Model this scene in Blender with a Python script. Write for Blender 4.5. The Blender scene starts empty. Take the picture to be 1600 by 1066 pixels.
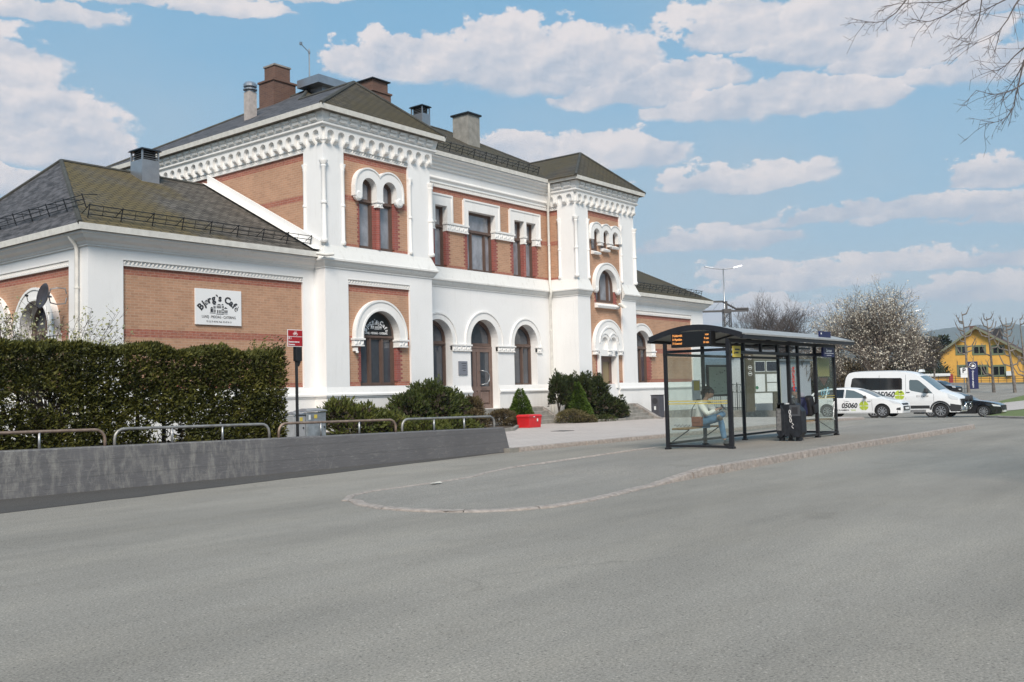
import bpy, bmesh, math, random
from mathutils import Vector, Matrix, noise
R=math.radians
SC=bpy.context.scene; COL=SC.collection
random.seed(7)
# ---------------------------------------------------------------- camera
YAW,PITCH,ROLL,FPX,CZ=0.901029484,0.0523087446,-0.0247355867,1508.41,1.45
_f=Vector((math.sin(YAW)*math.cos(PITCH),math.cos(YAW)*math.cos(PITCH),math.sin(PITCH)))
_r=Vector((math.cos(YAW),-math.sin(YAW),0)); _u=_r.cross(_f)
CR=_r*math.cos(ROLL)+_u*math.sin(ROLL); CU=-_r*math.sin(ROLL)+_u*math.cos(ROLL)
cam=bpy.data.cameras.new('camera'); co=bpy.data.objects.new('camera',cam); COL.objects.link(co)
m=Matrix.Identity(4)
for i in range(3): m[i][0]=CR[i]; m[i][1]=CU[i]; m[i][2]=-_f[i]
m[2][3]=CZ; co.matrix_world=m
cam.sensor_width=36; cam.lens=FPX/1600*36; cam.clip_end=20000; cam.clip_start=.1
SC.camera=co
def ray(x,y): return CR*(x-800)-CU*(y-533)+_f*FPX
def onX(x,y,X): d=ray(x,y); return Vector((0,0,CZ))+d*(X/d.x)
def onY(x,y,Y): d=ray(x,y); return Vector((0,0,CZ))+d*(Y/d.y)
def atd(x,y,dep): d=ray(x,y); return Vector((0,0,CZ))+d*(dep/FPX)
GK=[(-400,0),(20,0),(40,-.1),(48,-.27),(53,-.45),(60,-.65),(70,-.7),(90,-.5),(105,-.15),(130,.3),(160,1.0),(9000,1.0)]
def g(x):
    for (a,za),(b,zb) in zip(GK,GK[1:]):
        if x<=b: return za+(zb-za)*max(0,(x-a)/(b-a))
    return 1.0
def gnd(x,y,off=0):
    d=ray(x,y); t=0.0; P=Vector((0,0,CZ))
    for i in range(60):
        z=g(P.x)+off; t=(z-CZ)/d.z if d.z<-1e-6 else 400/FPX
        t=min(t,400/FPX); Q=Vector((0,0,CZ))+d*t; P=P*.5+Q*.5
    return P
# ---------------------------------------------------------------- render, sun, sky
SUN_EL,SUN_AZ=R(47),R(-52)      # azimuth of the sun measured from +Y towards +X
SC.view_settings.view_transform='Standard'; SC.view_settings.look='None'; SC.view_settings.gamma=1
SC.view_settings.exposure=0.56
sd=Vector((-.80,-.66,.95)).normalized()
SUN_EL=math.asin(sd.z); SUN_AZ=math.atan2(sd.x,sd.y)
sl=bpy.data.lights.new('sun','SUN'); sl.energy=3.3; sl.angle=R(24); sl.color=(1,.90,.79)
so=bpy.data.objects.new('sun',sl); COL.objects.link(so); so.rotation_euler=(-sd).to_track_quat('-Z','Y').to_euler()
W=bpy.data.worlds.new('World'); SC.world=W; W.use_nodes=True
def sky():
    nt=W.node_tree; N=nt.nodes; L=nt.links; N.clear()
    out=N.new('ShaderNodeOutputWorld'); bg=N.new('ShaderNodeBackground'); L.new(bg.outputs[0],out.inputs[0])
    st=N.new('ShaderNodeTexSky'); st.sky_type='NISHITA'; st.sun_disc=False; st.sun_elevation=SUN_EL; st.sun_rotation=SUN_AZ
    st.air_density=1.0; st.dust_density=1.2; st.ozone_density=1.5
    tc=N.new('ShaderNodeTexCoord'); V=tc.outputs['Generated']
    def M(op,a,b=None,c=None):
        n=N.new('ShaderNodeMath'); n.operation=op
        for i,v in enumerate((a,b,c)):
            if v is None: continue
            if isinstance(v,(int,float)): n.inputs[i].default_value=v
            else: L.new(v,n.inputs[i])
        return n.outputs[0]
    sep=N.new('ShaderNodeSeparateXYZ'); L.new(V,sep.inputs[0])
    az=M('ARCTAN2',sep.outputs[0],sep.outputs[1]); el=M('ARCSINE',M('MINIMUM',M('MAXIMUM',sep.outputs[2],-1),1))
    cmb=N.new('ShaderNodeCombineXYZ'); L.new(az,cmb.inputs[0]); L.new(M('MULTIPLY',el,1.5),cmb.inputs[1])
    AE=cmb.outputs[0]
    def NZ(sc,det,rough,off):
        n=N.new('ShaderNodeTexNoise'); n.inputs['Scale'].default_value=sc; n.inputs['Detail'].default_value=det; n.inputs['Roughness'].default_value=rough
        mp=N.new('ShaderNodeVectorMath'); mp.operation='ADD'; L.new(AE,mp.inputs[0]); mp.inputs[1].default_value=off; L.new(mp.outputs[0],n.inputs['Vector'])
        return n.outputs['Fac']
    n1=NZ(9,8,.60,(0,0,0)); n2=NZ(24,6,.62,(3,1,0)); n1b=NZ(9,6,.60,(.010,-.016,0)); n2b=NZ(24,5,.62,(3.004,.994,0)); n3=NZ(3.2,6,.55,(5,9,0))
    w1=M('MULTIPLY',M('SUBTRACT',n1,.5),.075); w2=M('MULTIPLY',M('SUBTRACT',n2,.5),.032)
    azw=M('ADD',M('ADD',az,w1),w2); elw=M('ADD',M('ADD',el,M('MULTIPLY',M('SUBTRACT',n3,.5),.04)),M('MULTIPLY',w2,-.9))
    # individual cumulus heaps: azimuth, elevation, half width, half height (degrees) of the cloud base centre
    clouds=CLOUDS
    mask=None; shd=None
    for (px,py,wx,hy,st_) in clouds:
        d=ray(px,py).normalized(); a=math.atan2(d.x,d.y); e=math.asin(d.z)
        dx=M('DIVIDE',M('SUBTRACT',azw,a),wx/FPX); dy=M('DIVIDE',M('SUBTRACT',elw,e),hy/FPX)
        vv_=M('MAXIMUM',dy,M('MULTIPLY',dy,-2.6)); r=M('SQRT',M('ADD',M('MULTIPLY',dx,dx),M('MULTIPLY',vv_,vv_)))
        v=M('MULTIPLY',M('SUBTRACT',1.0,r),st_)
        if mask is None: mask=v; shd=dy
        else:
            gt=M('GREATER_THAN',v,mask); shd=M('ADD',shd,M('MULTIPLY',gt,M('SUBTRACT',dy,shd))); mask=M('MAXIMUM',mask,v)
    cov=M('ADD',mask,M('MULTIPLY',M('SUBTRACT',n2,.5),.95)); cov=M('ADD',cov,M('MULTIPLY',M('SUBTRACT',n1,.5),1.5))
    mr=N.new('ShaderNodeMapRange'); mr.interpolation_type='SMOOTHERSTEP'; mr.inputs[1].default_value=-.03; L.new(M('ADD',.15,M('MULTIPLY',M('MAXIMUM',M('MULTIPLY',shd,-1),0),1.3)),mr.inputs[2]); L.new(cov,mr.inputs[0])
    # thin high veil, thicker to the horizon
    veil=N.new('ShaderNodeMapRange'); veil.inputs[1].default_value=.42; veil.inputs[2].default_value=.72; L.new(n3,veil.inputs[0])
    hz=N.new('ShaderNodeMapRange'); hz.inputs[1].default_value=.34; hz.inputs[2].default_value=.0; L.new(el,hz.inputs[0])
    vv=M('MINIMUM',M('ADD',M('MULTIPLY',veil.outputs[0],M('ADD',.22,M('MULTIPLY',hz.outputs[0],.5))),M('MULTIPLY',hz.outputs[0],.48)),.85)
    # blue sky
    gr=N.new('ShaderNodeValToRGB'); gr.color_ramp.elements[0].position=0; gr.color_ramp.elements[1].position=.5; gr.color_ramp.elements[0].color=SKY_H; gr.color_ramp.elements[1].color=SKY_Z; e_=gr.color_ramp.elements.new(.14); e_.color=SKY_M; L.new(el,gr.inputs[0])
    sc_=N.new('ShaderNodeMix'); sc_.data_type='RGBA'; sc_.blend_type='MULTIPLY'; sc_.inputs[0].default_value=1; L.new(gr.outputs[0],sc_.inputs[6]); sc_.inputs[7].default_value=(10,10,10,1)
    mul=N.new('ShaderNodeMix'); mul.data_type='RGBA'; mul.inputs[0].default_value=.85
    L.new(st.outputs[0],mul.inputs[6]); L.new(sc_.outputs[2],mul.inputs[7])
    m1=N.new('ShaderNodeMix'); m1.data_type='RGBA'; L.new(vv,m1.inputs[0]); L.new(mul.outputs[2],m1.inputs[6]); m1.inputs[7].default_value=VEIL
    # cloud shading: lit bodies, bluish grey bases where the heap is thin or low
    rel=M('ADD',M('MULTIPLY',M('SUBTRACT',n1,n1b),3.4),M('MULTIPLY',M('SUBTRACT',n2,n2b),1.5))
    cr=N.new('ShaderNodeMapRange'); cr.inputs[1].default_value=-.35; cr.inputs[2].default_value=.62; L.new(M('ADD',M('MULTIPLY',shd,.55),M('ADD',rel,M('MULTIPLY',M('SUBTRACT',n1,.5),.7))),cr.inputs[0])
    cc=N.new('ShaderNodeMix'); cc.data_type='RGBA'; L.new(cr.outputs[0],cc.inputs[0]); cc.inputs[6].default_value=CL_D; cc.inputs[7].default_value=CL_L
    m2=N.new('ShaderNodeMix'); m2.data_type='RGBA'; L.new(M('MULTIPLY',mr.outputs[0],.96),m2.inputs[0]); L.new(m1.outputs[2],m2.inputs[6]); L.new(cc.outputs[2],m2.inputs[7])
    L.new(m2.outputs[2],bg.inputs[0]); bg.inputs[1].default_value=.1
CLOUDS=[(640,118,150,62,1.0),(790,120,140,88,1.1),(900,120,150,80,1.1),(985,150,130,55,1.0),(1100,125,80,45,.9),(1150,60,110,75,1.0),(1290,70,190,85,1.1),(1430,80,150,90,1.0),(1560,110,120,60,.9),
 (1190,165,170,50,1.1),(1310,160,110,45,1.0),(20,190,120,100,1.0),(90,235,120,95,1.0),(-60,150,160,120,1.0),(40,15,160,28,.8),(250,5,220,20,.8),(460,0,90,16,.7),(10,300,130,45,.8),(820,245,110,36,.9),(960,250,120,48,1.0),(1090,285,120,38,.9),(1180,285,130,38,1.0),
 (1540,290,85,38,1.0),(1330,340,190,30,.8),(1480,340,170,34,.9),(1120,380,150,34,.7),(1600,345,120,34,.8),(1400,430,220,26,.7),(1250,450,150,30,.8),(1530,470,160,26,.7),(1180,430,70,26,.7),(1180,500,120,32,.9),(1550,10,200,50,.8)]
SKY_H=(.40,.45,.48,1); SKY_M=(.195,.36,.49,1); SKY_Z=(.115,.295,.465,1); VEIL=(3.3,3.85,4.3,1); CL_D=(3.4,3.8,4.5,1); CL_L=(5.8,5.4,5.4,1)
sky()
# ---------------------------------------------------------------- helpers
def tag(o,label=None,cat=None,group=None,kind=None):
    if label: o['label']=label
    if cat: o['category']=cat
    if group: o['group']=group
    if kind: o['kind']=kind
    return o
def empty(name,loc=(0,0,0),rz=0,label=None,cat=None,group=None):
    o=bpy.data.objects.new(name,None); COL.objects.link(o); o.location=loc; o.rotation_euler=(0,0,rz); o.empty_display_size=.2
    return tag(o,label,cat,group)
def copy_tree(o,parent=None):
    c=o.copy(); COL.objects.link(c)
    if parent: c.parent=parent
    for ch in list(o.children): copy_tree(ch,c)
    return c
class MB:
    def __init__(s): s.v=[]; s.f=[]
    def add(s,vs,fs,T=None):
        b=len(s.v)
        s.v+= [T(*p) for p in vs] if T else [tuple(p) for p in vs]
        s.f+=[tuple(b+i for i in f) for f in fs]; return s
    def box(s,x0,x1,y0,y1,z0,z1,T=None):
        return s.add([(x0,y0,z0),(x1,y0,z0),(x1,y1,z0),(x0,y1,z0),(x0,y0,z1),(x1,y0,z1),(x1,y1,z1),(x0,y1,z1)],
                     [(0,3,2,1),(4,5,6,7),(0,1,5,4),(1,2,6,5),(2,3,7,6),(3,0,4,7)],T)
    def frus(s,x0,x1,y0,y1,z0,z1,ix,iy=None,T=None):   # box whose top is inset
        iy=ix if iy is None else iy
        return s.add([(x0,y0,z0),(x1,y0,z0),(x1,y1,z0),(x0,y1,z0),(x0+ix,y0+iy,z1),(x1-ix,y0+iy,z1),(x1-ix,y1-iy,z1),(x0+ix,y1-iy,z1)],
                     [(0,3,2,1),(4,5,6,7),(0,1,5,4),(1,2,6,5),(2,3,7,6),(3,0,4,7)],T)
    def tube(s,pts,r,n=8,cap=True):
        pts=[Vector(p) for p in pts]; b=len(s.v); k=len(pts)
        rs=r if isinstance(r,(list,tuple)) else [r]*k
        t0=(pts[1]-pts[0]).normalized(); a=Vector((0,0,1)) if abs(t0.z)<.9 else Vector((1,0,0)); u=t0.cross(a).normalized()
        for i,p in enumerate(pts):
            t=(pts[min(i+1,k-1)]-pts[max(i-1,0)]).normalized()
            u=(u-t*u.dot(t)).normalized(); w=t.cross(u)
            for j in range(n):
                an=2*math.pi*j/n; q=p+(u*math.cos(an)+w*math.sin(an))*rs[i]; s.v.append(tuple(q))
        for i in range(k-1):
            for j in range(n):
                s.f.append((b+i*n+j,b+i*n+(j+1)%n,b+(i+1)*n+(j+1)%n,b+(i+1)*n+j))
        if cap: s.f.append(tuple(b+j for j in reversed(range(n)))); s.f.append(tuple(b+(k-1)*n+j for j in range(n)))
        return s
    def lathe(s,cx,cy,prof,n=16,T=None):
        b=len(s.v); 
        for (r,z) in prof:
            for j in range(n):
                a=2*math.pi*j/n; p=(cx+r*math.cos(a),cy+r*math.sin(a),z); s.v.append(T(*p) if T else p)
        for i in range(len(prof)-1):
            for j in range(n): s.f.append((b+i*n+j,b+i*n+(j+1)%n,b+(i+1)*n+(j+1)%n,b+(i+1)*n+j))
        s.f.append(tuple(b+j for j in reversed(range(n)))); s.f.append(tuple(b+(len(prof)-1)*n+j for j in range(n)))
        return s
    def sweep(s,path,prof,closed_prof=True,caps=True):
        """profile (outward offset, z) along a plan path; outward = right of travel, mitred"""
        P=[Vector((p[0],p[1])) for p in path]; n=len(P); b=len(s.v); k=len(prof)
        for i in range(n):
            d1=(P[i]-P[i-1]).normalized() if i>0 else None; d2=(P[i+1]-P[i]).normalized() if i<n-1 else None
            if d1 is None: d1=d2
            if d2 is None: d2=d1
            n1=Vector((d1.y,-d1.x)); n2=Vector((d2.y,-d2.x)); mm=(n1+n2)/(1+n1.dot(n2))
            for (o,z) in prof: s.v.append((P[i].x+mm.x*o,P[i].y+mm.y*o,z))
        for i in range(n-1):
            for j in range(k if closed_prof else k-1):
                j2=(j+1)%k; s.f.append((b+i*k+j,b+i*k+j2,b+(i+1)*k+j2,b+(i+1)*k+j))
        if caps and closed_prof:
            s.f.append(tuple(b+j for j in range(k))); s.f.append(tuple(b+(n-1)*k+j for j in reversed(range(k))))
        return s
    def build(s,name,mat,parent=None,smooth=False,bev=0,recalc=True,autos=None):
        me=bpy.data.meshes.new(name); me.from_pydata(s.v,[],s.f); me.update()
        if recalc:
            bm=bmesh.new(); bm.from_mesh(me); bmesh.ops.recalc_face_normals(bm,faces=bm.faces); bm.to_mesh(me); bm.free()
        me.materials.append(mat)
        if smooth:
            for p in me.polygons: p.use_smooth=True
        o=bpy.data.objects.new(name,me); COL.objects.link(o)
        if parent: o.parent=parent
        if bev:
            md=o.modifiers.new('bevel','BEVEL'); md.width=bev; md.segments=2; md.limit_method='ANGLE'
        if autos:
            bm=bmesh.new(); bm.from_mesh(me)
            for e in bm.edges:
                if len(e.link_faces)==2 and e.calc_face_angle(0)>autos: e.smooth=False
            bm.to_mesh(me); bm.free()
        return o
def poly_plate(outline,holes,th,w0=0):
    """filled outline with holes, thickness from w0 to w0+th; returns verts (u,v,w), faces"""
    cu=bpy.data.curves.new('c','CURVE'); cu.dimensions='2D'; cu.fill_mode='BOTH'; cu.extrude=th/2
    for lp in [outline]+list(holes):
        sp=cu.splines.new('POLY'); sp.points.add(len(lp)-1); sp.use_cyclic_u=True
        for i,p in enumerate(lp): sp.points[i].co=(p[0],p[1],0,1)
    o=bpy.data.objects.new('c',cu); me=bpy.data.meshes.new_from_object(o)
    vs=[(v.co.x,v.co.y,v.co.z+th/2+w0) for v in me.vertices]; fs=[tuple(p.vertices) for p in me.polygons]
    bpy.data.objects.remove(o); bpy.data.curves.remove(cu); bpy.data.meshes.remove(me)
    return vs,fs
def text_geo(txt,size,th=.004,align='CENTER',bold=0,shear=0,sx=1,vy='CENTER'):
    cu=bpy.data.curves.new('t','FONT'); cu.body=txt; cu.size=size; cu.extrude=th/2; cu.align_x=align; cu.align_y=vy; cu.offset=bold; cu.shear=shear; cu.resolution_u=3
    o=bpy.data.objects.new('t',cu); me=bpy.data.meshes.new_from_object(o)
    vs=[(v.co.x*sx,v.co.y,v.co.z+th/2) for v in me.vertices]; fs=[tuple(p.vertices) for p in me.polygons]
    bpy.data.objects.remove(o); bpy.data.curves.remove(cu); bpy.data.meshes.remove(me)
    return vs,fs
def FR(y0): return lambda u,v,w:(u,y0-w,v)          # front facing wall (towards -Y): u=X, v=Z, w=outward
def LF(x0): return lambda u,v,w:(x0-w,u,v)          # left facing wall (towards -X): u=Y
def RT(x0): return lambda u,v,w:(x0+w,u,v)
def rect(u0,u1,v0,v1): return [(u0,v0),(u1,v0),(u1,v1),(u0,v1)]
def arc(cx,cz,r,a0,a1,n=16): return [(cx+r*math.cos(a0+(a1-a0)*i/n),cz+r*math.sin(a0+(a1-a0)*i/n)) for i in range(n+1)]
def arch(u0,u1,v0,vs,n=18):
    r=(u1-u0)/2; c=(u0+u1)/2
    return [(u0,v0),(u1,v0)]+arc(c,vs,r,0,math.pi,n)
def clip(poly,axis,val,keep_gt):
    out=[]
    for i,p in enumerate(poly):
        q=poly[(i+1)%len(poly)]; a=(p[axis]-val)*(1 if keep_gt else -1); b=(q[axis]-val)*(1 if keep_gt else -1)
        if a>=0: out.append(p)
        if (a>=0)!=(b>=0):
            t=a/(a-b); out.append((p[0]+(q[0]-p[0])*t,p[1]+(q[1]-p[1])*t))
    return out
# ---------------------------------------------------------------- materials
def NT(name):
    m=bpy.data.materials.new(name); m.use_nodes=True; nt=m.node_tree; return m,nt,nt.nodes['Principled BSDF']
def mat(name,col,rough=.6,metal=0,var=.0,vs=6,bump=0,bs=40,spec=.5,coat=0,emit=None,es=1,alpha=1,trans=0):
    m,nt,b=NT(name); N=nt.nodes; L=nt.links
    b.inputs['Base Color'].default_value=(*col,1); b.inputs['Roughness'].default_value=rough; b.inputs['Metallic'].default_value=metal
    b.inputs['Specular IOR Level'].default_value=spec; b.inputs['Coat Weight'].default_value=coat
    if trans: b.inputs['Transmission Weight'].default_value=trans
    if alpha<1: b.inputs['Alpha'].default_value=alpha
    if emit: b.inputs['Emission Color'].default_value=(*emit,1); b.inputs['Emission Strength'].default_value=es
    if var or bump:
        ge=N.new('ShaderNodeNewGeometry')
        if var:
            n=N.new('ShaderNodeTexNoise'); n.inputs['Scale'].default_value=vs; n.inputs['Detail'].default_value=6; n.inputs['Roughness'].default_value=.6; L.new(ge.outputs['Position'],n.inputs['Vector'])
            cr=N.new('ShaderNodeValToRGB'); cr.color_ramp.elements[0].position=.3; cr.color_ramp.elements[1].position=.7
            cr.color_ramp.elements[0].color=(*[max(0,c*(1-var)) for c in col],1); cr.color_ramp.elements[1].color=(*[min(1,c*(1+var)) for c in col],1)
            L.new(n.outputs['Fac'],cr.inputs[0]); L.new(cr.outputs[0],b.inputs['Base Color'])
        if bump:
            n2=N.new('ShaderNodeTexNoise'); n2.inputs['Scale'].default_value=bs; n2.inputs['Detail'].default_value=4; L.new(ge.outputs['Position'],n2.inputs['Vector'])
            bp=N.new('ShaderNodeBump'); bp.inputs['Strength'].default_value=bump; bp.inputs['Distance'].default_value=.02; L.new(n2.outputs['Fac'],bp.inputs['Height']); L.new(bp.outputs[0],b.inputs['Normal'])
    return m
def mixc(nt,fac,a,b,blend='MIX'):
    n=nt.nodes.new('ShaderNodeMix'); n.data_type='RGBA'; n.blend_type=blend
    for i,v in ((0,fac),(6,a),(7,b)):
        if isinstance(v,(int,float)): n.inputs[i].default_value=v
        elif isinstance(v,tuple): n.inputs[i].default_value=v
        else: nt.links.new(v,n.inputs[i])
    return n.outputs[2]
def math_(nt,op,a,b=None):
    n=nt.nodes.new('ShaderNodeMath'); n.operation=op
    for i,v in enumerate((a,b)):
        if v is None: continue
        if isinstance(v,(int,float)): n.inputs[i].default_value=v
        else: nt.links.new(v,n.inputs[i])
    return n.outputs[0]
def noise_(nt,vec,sc,det=5,rough=.55):
    n=nt.nodes.new('ShaderNodeTexNoise'); n.inputs['Scale'].default_value=sc; n.inputs['Detail'].default_value=det; n.inputs['Roughness'].default_value=rough
    nt.links.new(vec,n.inputs['Vector']); return n.outputs['Fac']
def ramp(nt,fac,p0,p1,c0=(0,0,0,1),c1=(1,1,1,1)):
    n=nt.nodes.new('ShaderNodeValToRGB'); n.color_ramp.elements[0].position=p0; n.color_ramp.elements[1].position=p1
    n.color_ramp.elements[0].color=c0; n.color_ramp.elements[1].color=c1; nt.links.new(fac,n.inputs[0]); return n.outputs[0]
def scaled(nt,vec,s):
    n=nt.nodes.new('ShaderNodeVectorMath'); n.operation='MULTIPLY'; nt.links.new(vec,n.inputs[0]); n.inputs[1].default_value=s; return n.outputs[0]
def bump_(nt,b,h,st,dist=.01):
    n=nt.nodes.new('ShaderNodeBump'); n.inputs['Strength'].default_value=st; n.inputs['Distance'].default_value=dist; nt.links.new(h,n.inputs['Height']); nt.links.new(n.outputs[0],b.inputs['Normal'])
def brickmat(name,c1,c2,mortar,bands=(),redc=((.32,.075,.055,1),(.23,.052,.04,1)),bh=.08,bw=.25):
    m,nt,b=NT(name); N=nt.nodes; L=nt.links
    ge=N.new('ShaderNodeNewGeometry'); sp=N.new('ShaderNodeSeparateXYZ'); L.new(ge.outputs['Position'],sp.inputs[0])
    u=math_(nt,'ADD',sp.outputs[0],sp.outputs[1]); cm=N.new('ShaderNodeCombineXYZ'); L.new(u,cm.inputs[0]); L.new(sp.outputs[2],cm.inputs[1])
    def BT(a,c,mo):
        t=N.new('ShaderNodeTexBrick'); t.inputs['Scale'].default_value=1; t.inputs['Brick Width'].default_value=bw; t.inputs['Row Height'].default_value=bh
        t.inputs['Mortar Size'].default_value=.007; t.inputs['Mortar Smooth'].default_value=.2; t.inputs['Color1'].default_value=a; t.inputs['Color2'].default_value=c; t.inputs['Mortar'].default_value=mo; t.inputs['Bias'].default_value=-.2
        L.new(cm.outputs[0],t.inputs['Vector']); return t
    t1=BT((*c1,1),(*c2,1),(*mortar,1)); col=t1.outputs['Color']
    if bands:
        t2=BT(redc[0],redc[1],(.36,.24,.2,1)); msk=None
        for (z0,z1) in bands:
            k=math_(nt,'MULTIPLY',math_(nt,'GREATER_THAN',sp.outputs[2],z0),math_(nt,'LESS_THAN',sp.outputs[2],z1)); msk=k if msk is None else math_(nt,'MAXIMUM',msk,k)
        col=mixc(nt,msk,col,t2.outputs['Color'])
    n=noise_(nt,ge.outputs['Position'],.9,6,.65); col=mixc(nt,ramp(nt,n,.35,.7,(0,0,0,1),(.40,.40,.40,1)),col,(*[k*.5 for k in c2],1))
    n2=noise_(nt,scaled(nt,ge.outputs['Position'],(9,9,26)),1,4,.7); col=mixc(nt,ramp(nt,n2,.35,.7,(0,0,0,1),(.42,.42,.42,1)),col,(*[min(1,k*1.28) for k in c1],1))
    L.new(col,b.inputs['Base Color']); b.inputs['Roughness'].default_value=.85; bump_(nt,b,t1.outputs['Fac'],.35,-.006)
    return m
def plaster(name,col=(.82,.815,.805),dirt=.2):
    m,nt,b=NT(name); ge=nt.nodes.new('ShaderNodeNewGeometry'); P=ge.outputs['Position']
    n=noise_(nt,P,.55,6,.6); c=mixc(nt,ramp(nt,n,.35,.75),(*col,1),(*[k*.93 for k in col],1))
    st=noise_(nt,scaled(nt,P,(5,5,.5)),1.2,5,.7); c=mixc(nt,ramp(nt,st,.55,.8,(0,0,0,1),(dirt,dirt,dirt,1)),c,(.42,.40,.36,1))
    sp_=noise_(nt,P,9,5,.7); c=mixc(nt,ramp(nt,sp_,.62,.74,(0,0,0,1),(.22,.22,.22,1)),c,(.55,.53,.49,1))
    sz=nt.nodes.new('ShaderNodeSeparateXYZ'); nt.links.new(P,sz.inputs[0]); spl=nt.nodes.new('ShaderNodeMapRange'); spl.inputs[1].default_value=.9; spl.inputs[2].default_value=.1; nt.links.new(sz.outputs[2],spl.inputs[0])
    c=mixc(nt,math_(nt,'MULTIPLY',spl.outputs[0],ramp(nt,noise_(nt,P,2.2,6,.7),.35,.7,(.1,.1,.1,1),(.55,.55,.55,1))),c,(.36,.34,.30,1))
    nt.links.new(c,b.inputs['Base Color']); b.inputs['Roughness'].default_value=.75
    bump_(nt,b,noise_(nt,P,45,3,.6),.12,.01); return m
def asphalt(name,col,wear=.12,pebble=1.0,tint=(1,1,1)):
    m,nt,b=NT(name); ge=nt.nodes.new('ShaderNodeNewGeometry'); P=ge.outputs['Position']
    f=noise_(nt,P,55*pebble,4,.85); v=nt.nodes.new('ShaderNodeTexVoronoi'); v.inputs['Scale'].default_value=95*pebble; nt.links.new(P,v.inputs['Vector'])
    c=mixc(nt,ramp(nt,f,.30,.70),(*[k*.50 for k in col],1),(*[k*1.5 for k in col],1))
    c=mixc(nt,ramp(nt,v.outputs['Color'],.86,.93,(0,0,0,1),(.55,.55,.55,1)),c,(*[min(1,k*1.9) for k in col],1))
    c=mixc(nt,ramp(nt,v.outputs['Color'],.08,.2,(.7,.7,.7,1),(0,0,0,1)),c,(*[k*.35 for k in col],1))
    l=noise_(nt,scaled(nt,P,(.10,.42,1)),1.3,6,.6); c=mixc(nt,ramp(nt,l,.38,.66),c,mixc(nt,1.0,c,(1-wear,1-wear,1-wear,1),'MULTIPLY'))
    l2=noise_(nt,scaled(nt,P,(.35,.9,1)),1.1,7,.7); c=mixc(nt,ramp(nt,l2,.45,.75,(0,0,0,1),(.7,.7,.7,1)),c,mixc(nt,1.0,c,(1.20,1.18,1.14,1),'MULTIPLY'))
    l3=noise_(nt,P,2.6,6,.75); c=mixc(nt,ramp(nt,l3,.55,.72,(0,0,0,1),(.6,.6,.6,1)),c,mixc(nt,1.0,c,(.84,.83,.82,1),'MULTIPLY'))
    st=noise_(nt,P,.8,3,.5); c=mixc(nt,ramp(nt,st,.66,.74,(0,0,0,1),(.35,.35,.35,1)),c,mixc(nt,1.0,c,(.72,.70,.68,1),'MULTIPLY'))
    w=nt.nodes.new('ShaderNodeVectorMath'); w.operation='ADD'; nt.links.new(P,w.inputs[0]); nn=nt.nodes.new('ShaderNodeTexNoise'); nn.inputs['Scale'].default_value=1.5; nn.inputs['Detail'].default_value=5; nt.links.new(P,nn.inputs['Vector']); nt.links.new(scaled(nt,nn.outputs['Color'],(.9,.9,0)),w.inputs[1])
    ck=nt.nodes.new('ShaderNodeTexVoronoi'); ck.feature='DISTANCE_TO_EDGE'; ck.inputs['Scale'].default_value=.16; nt.links.new(w.outputs[0],ck.inputs['Vector'])
    c=mixc(nt,math_(nt,'MULTIPLY',ramp(nt,ck.outputs['Distance'],.0008,.0030,(1,1,1,1),(0,0,0,1)),ramp(nt,noise_(nt,P,.33,3,.5),.56,.64,(0,0,0,1),(.28,.28,.28,1))),c,(*[k*.35 for k in col],1))
    nt.links.new(c,b.inputs['Base Color']); b.inputs['Roughness'].default_value=.9; b.inputs['Specular IOR Level'].default_value=.25; bump_(nt,b,f,.6,.008); return m
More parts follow.
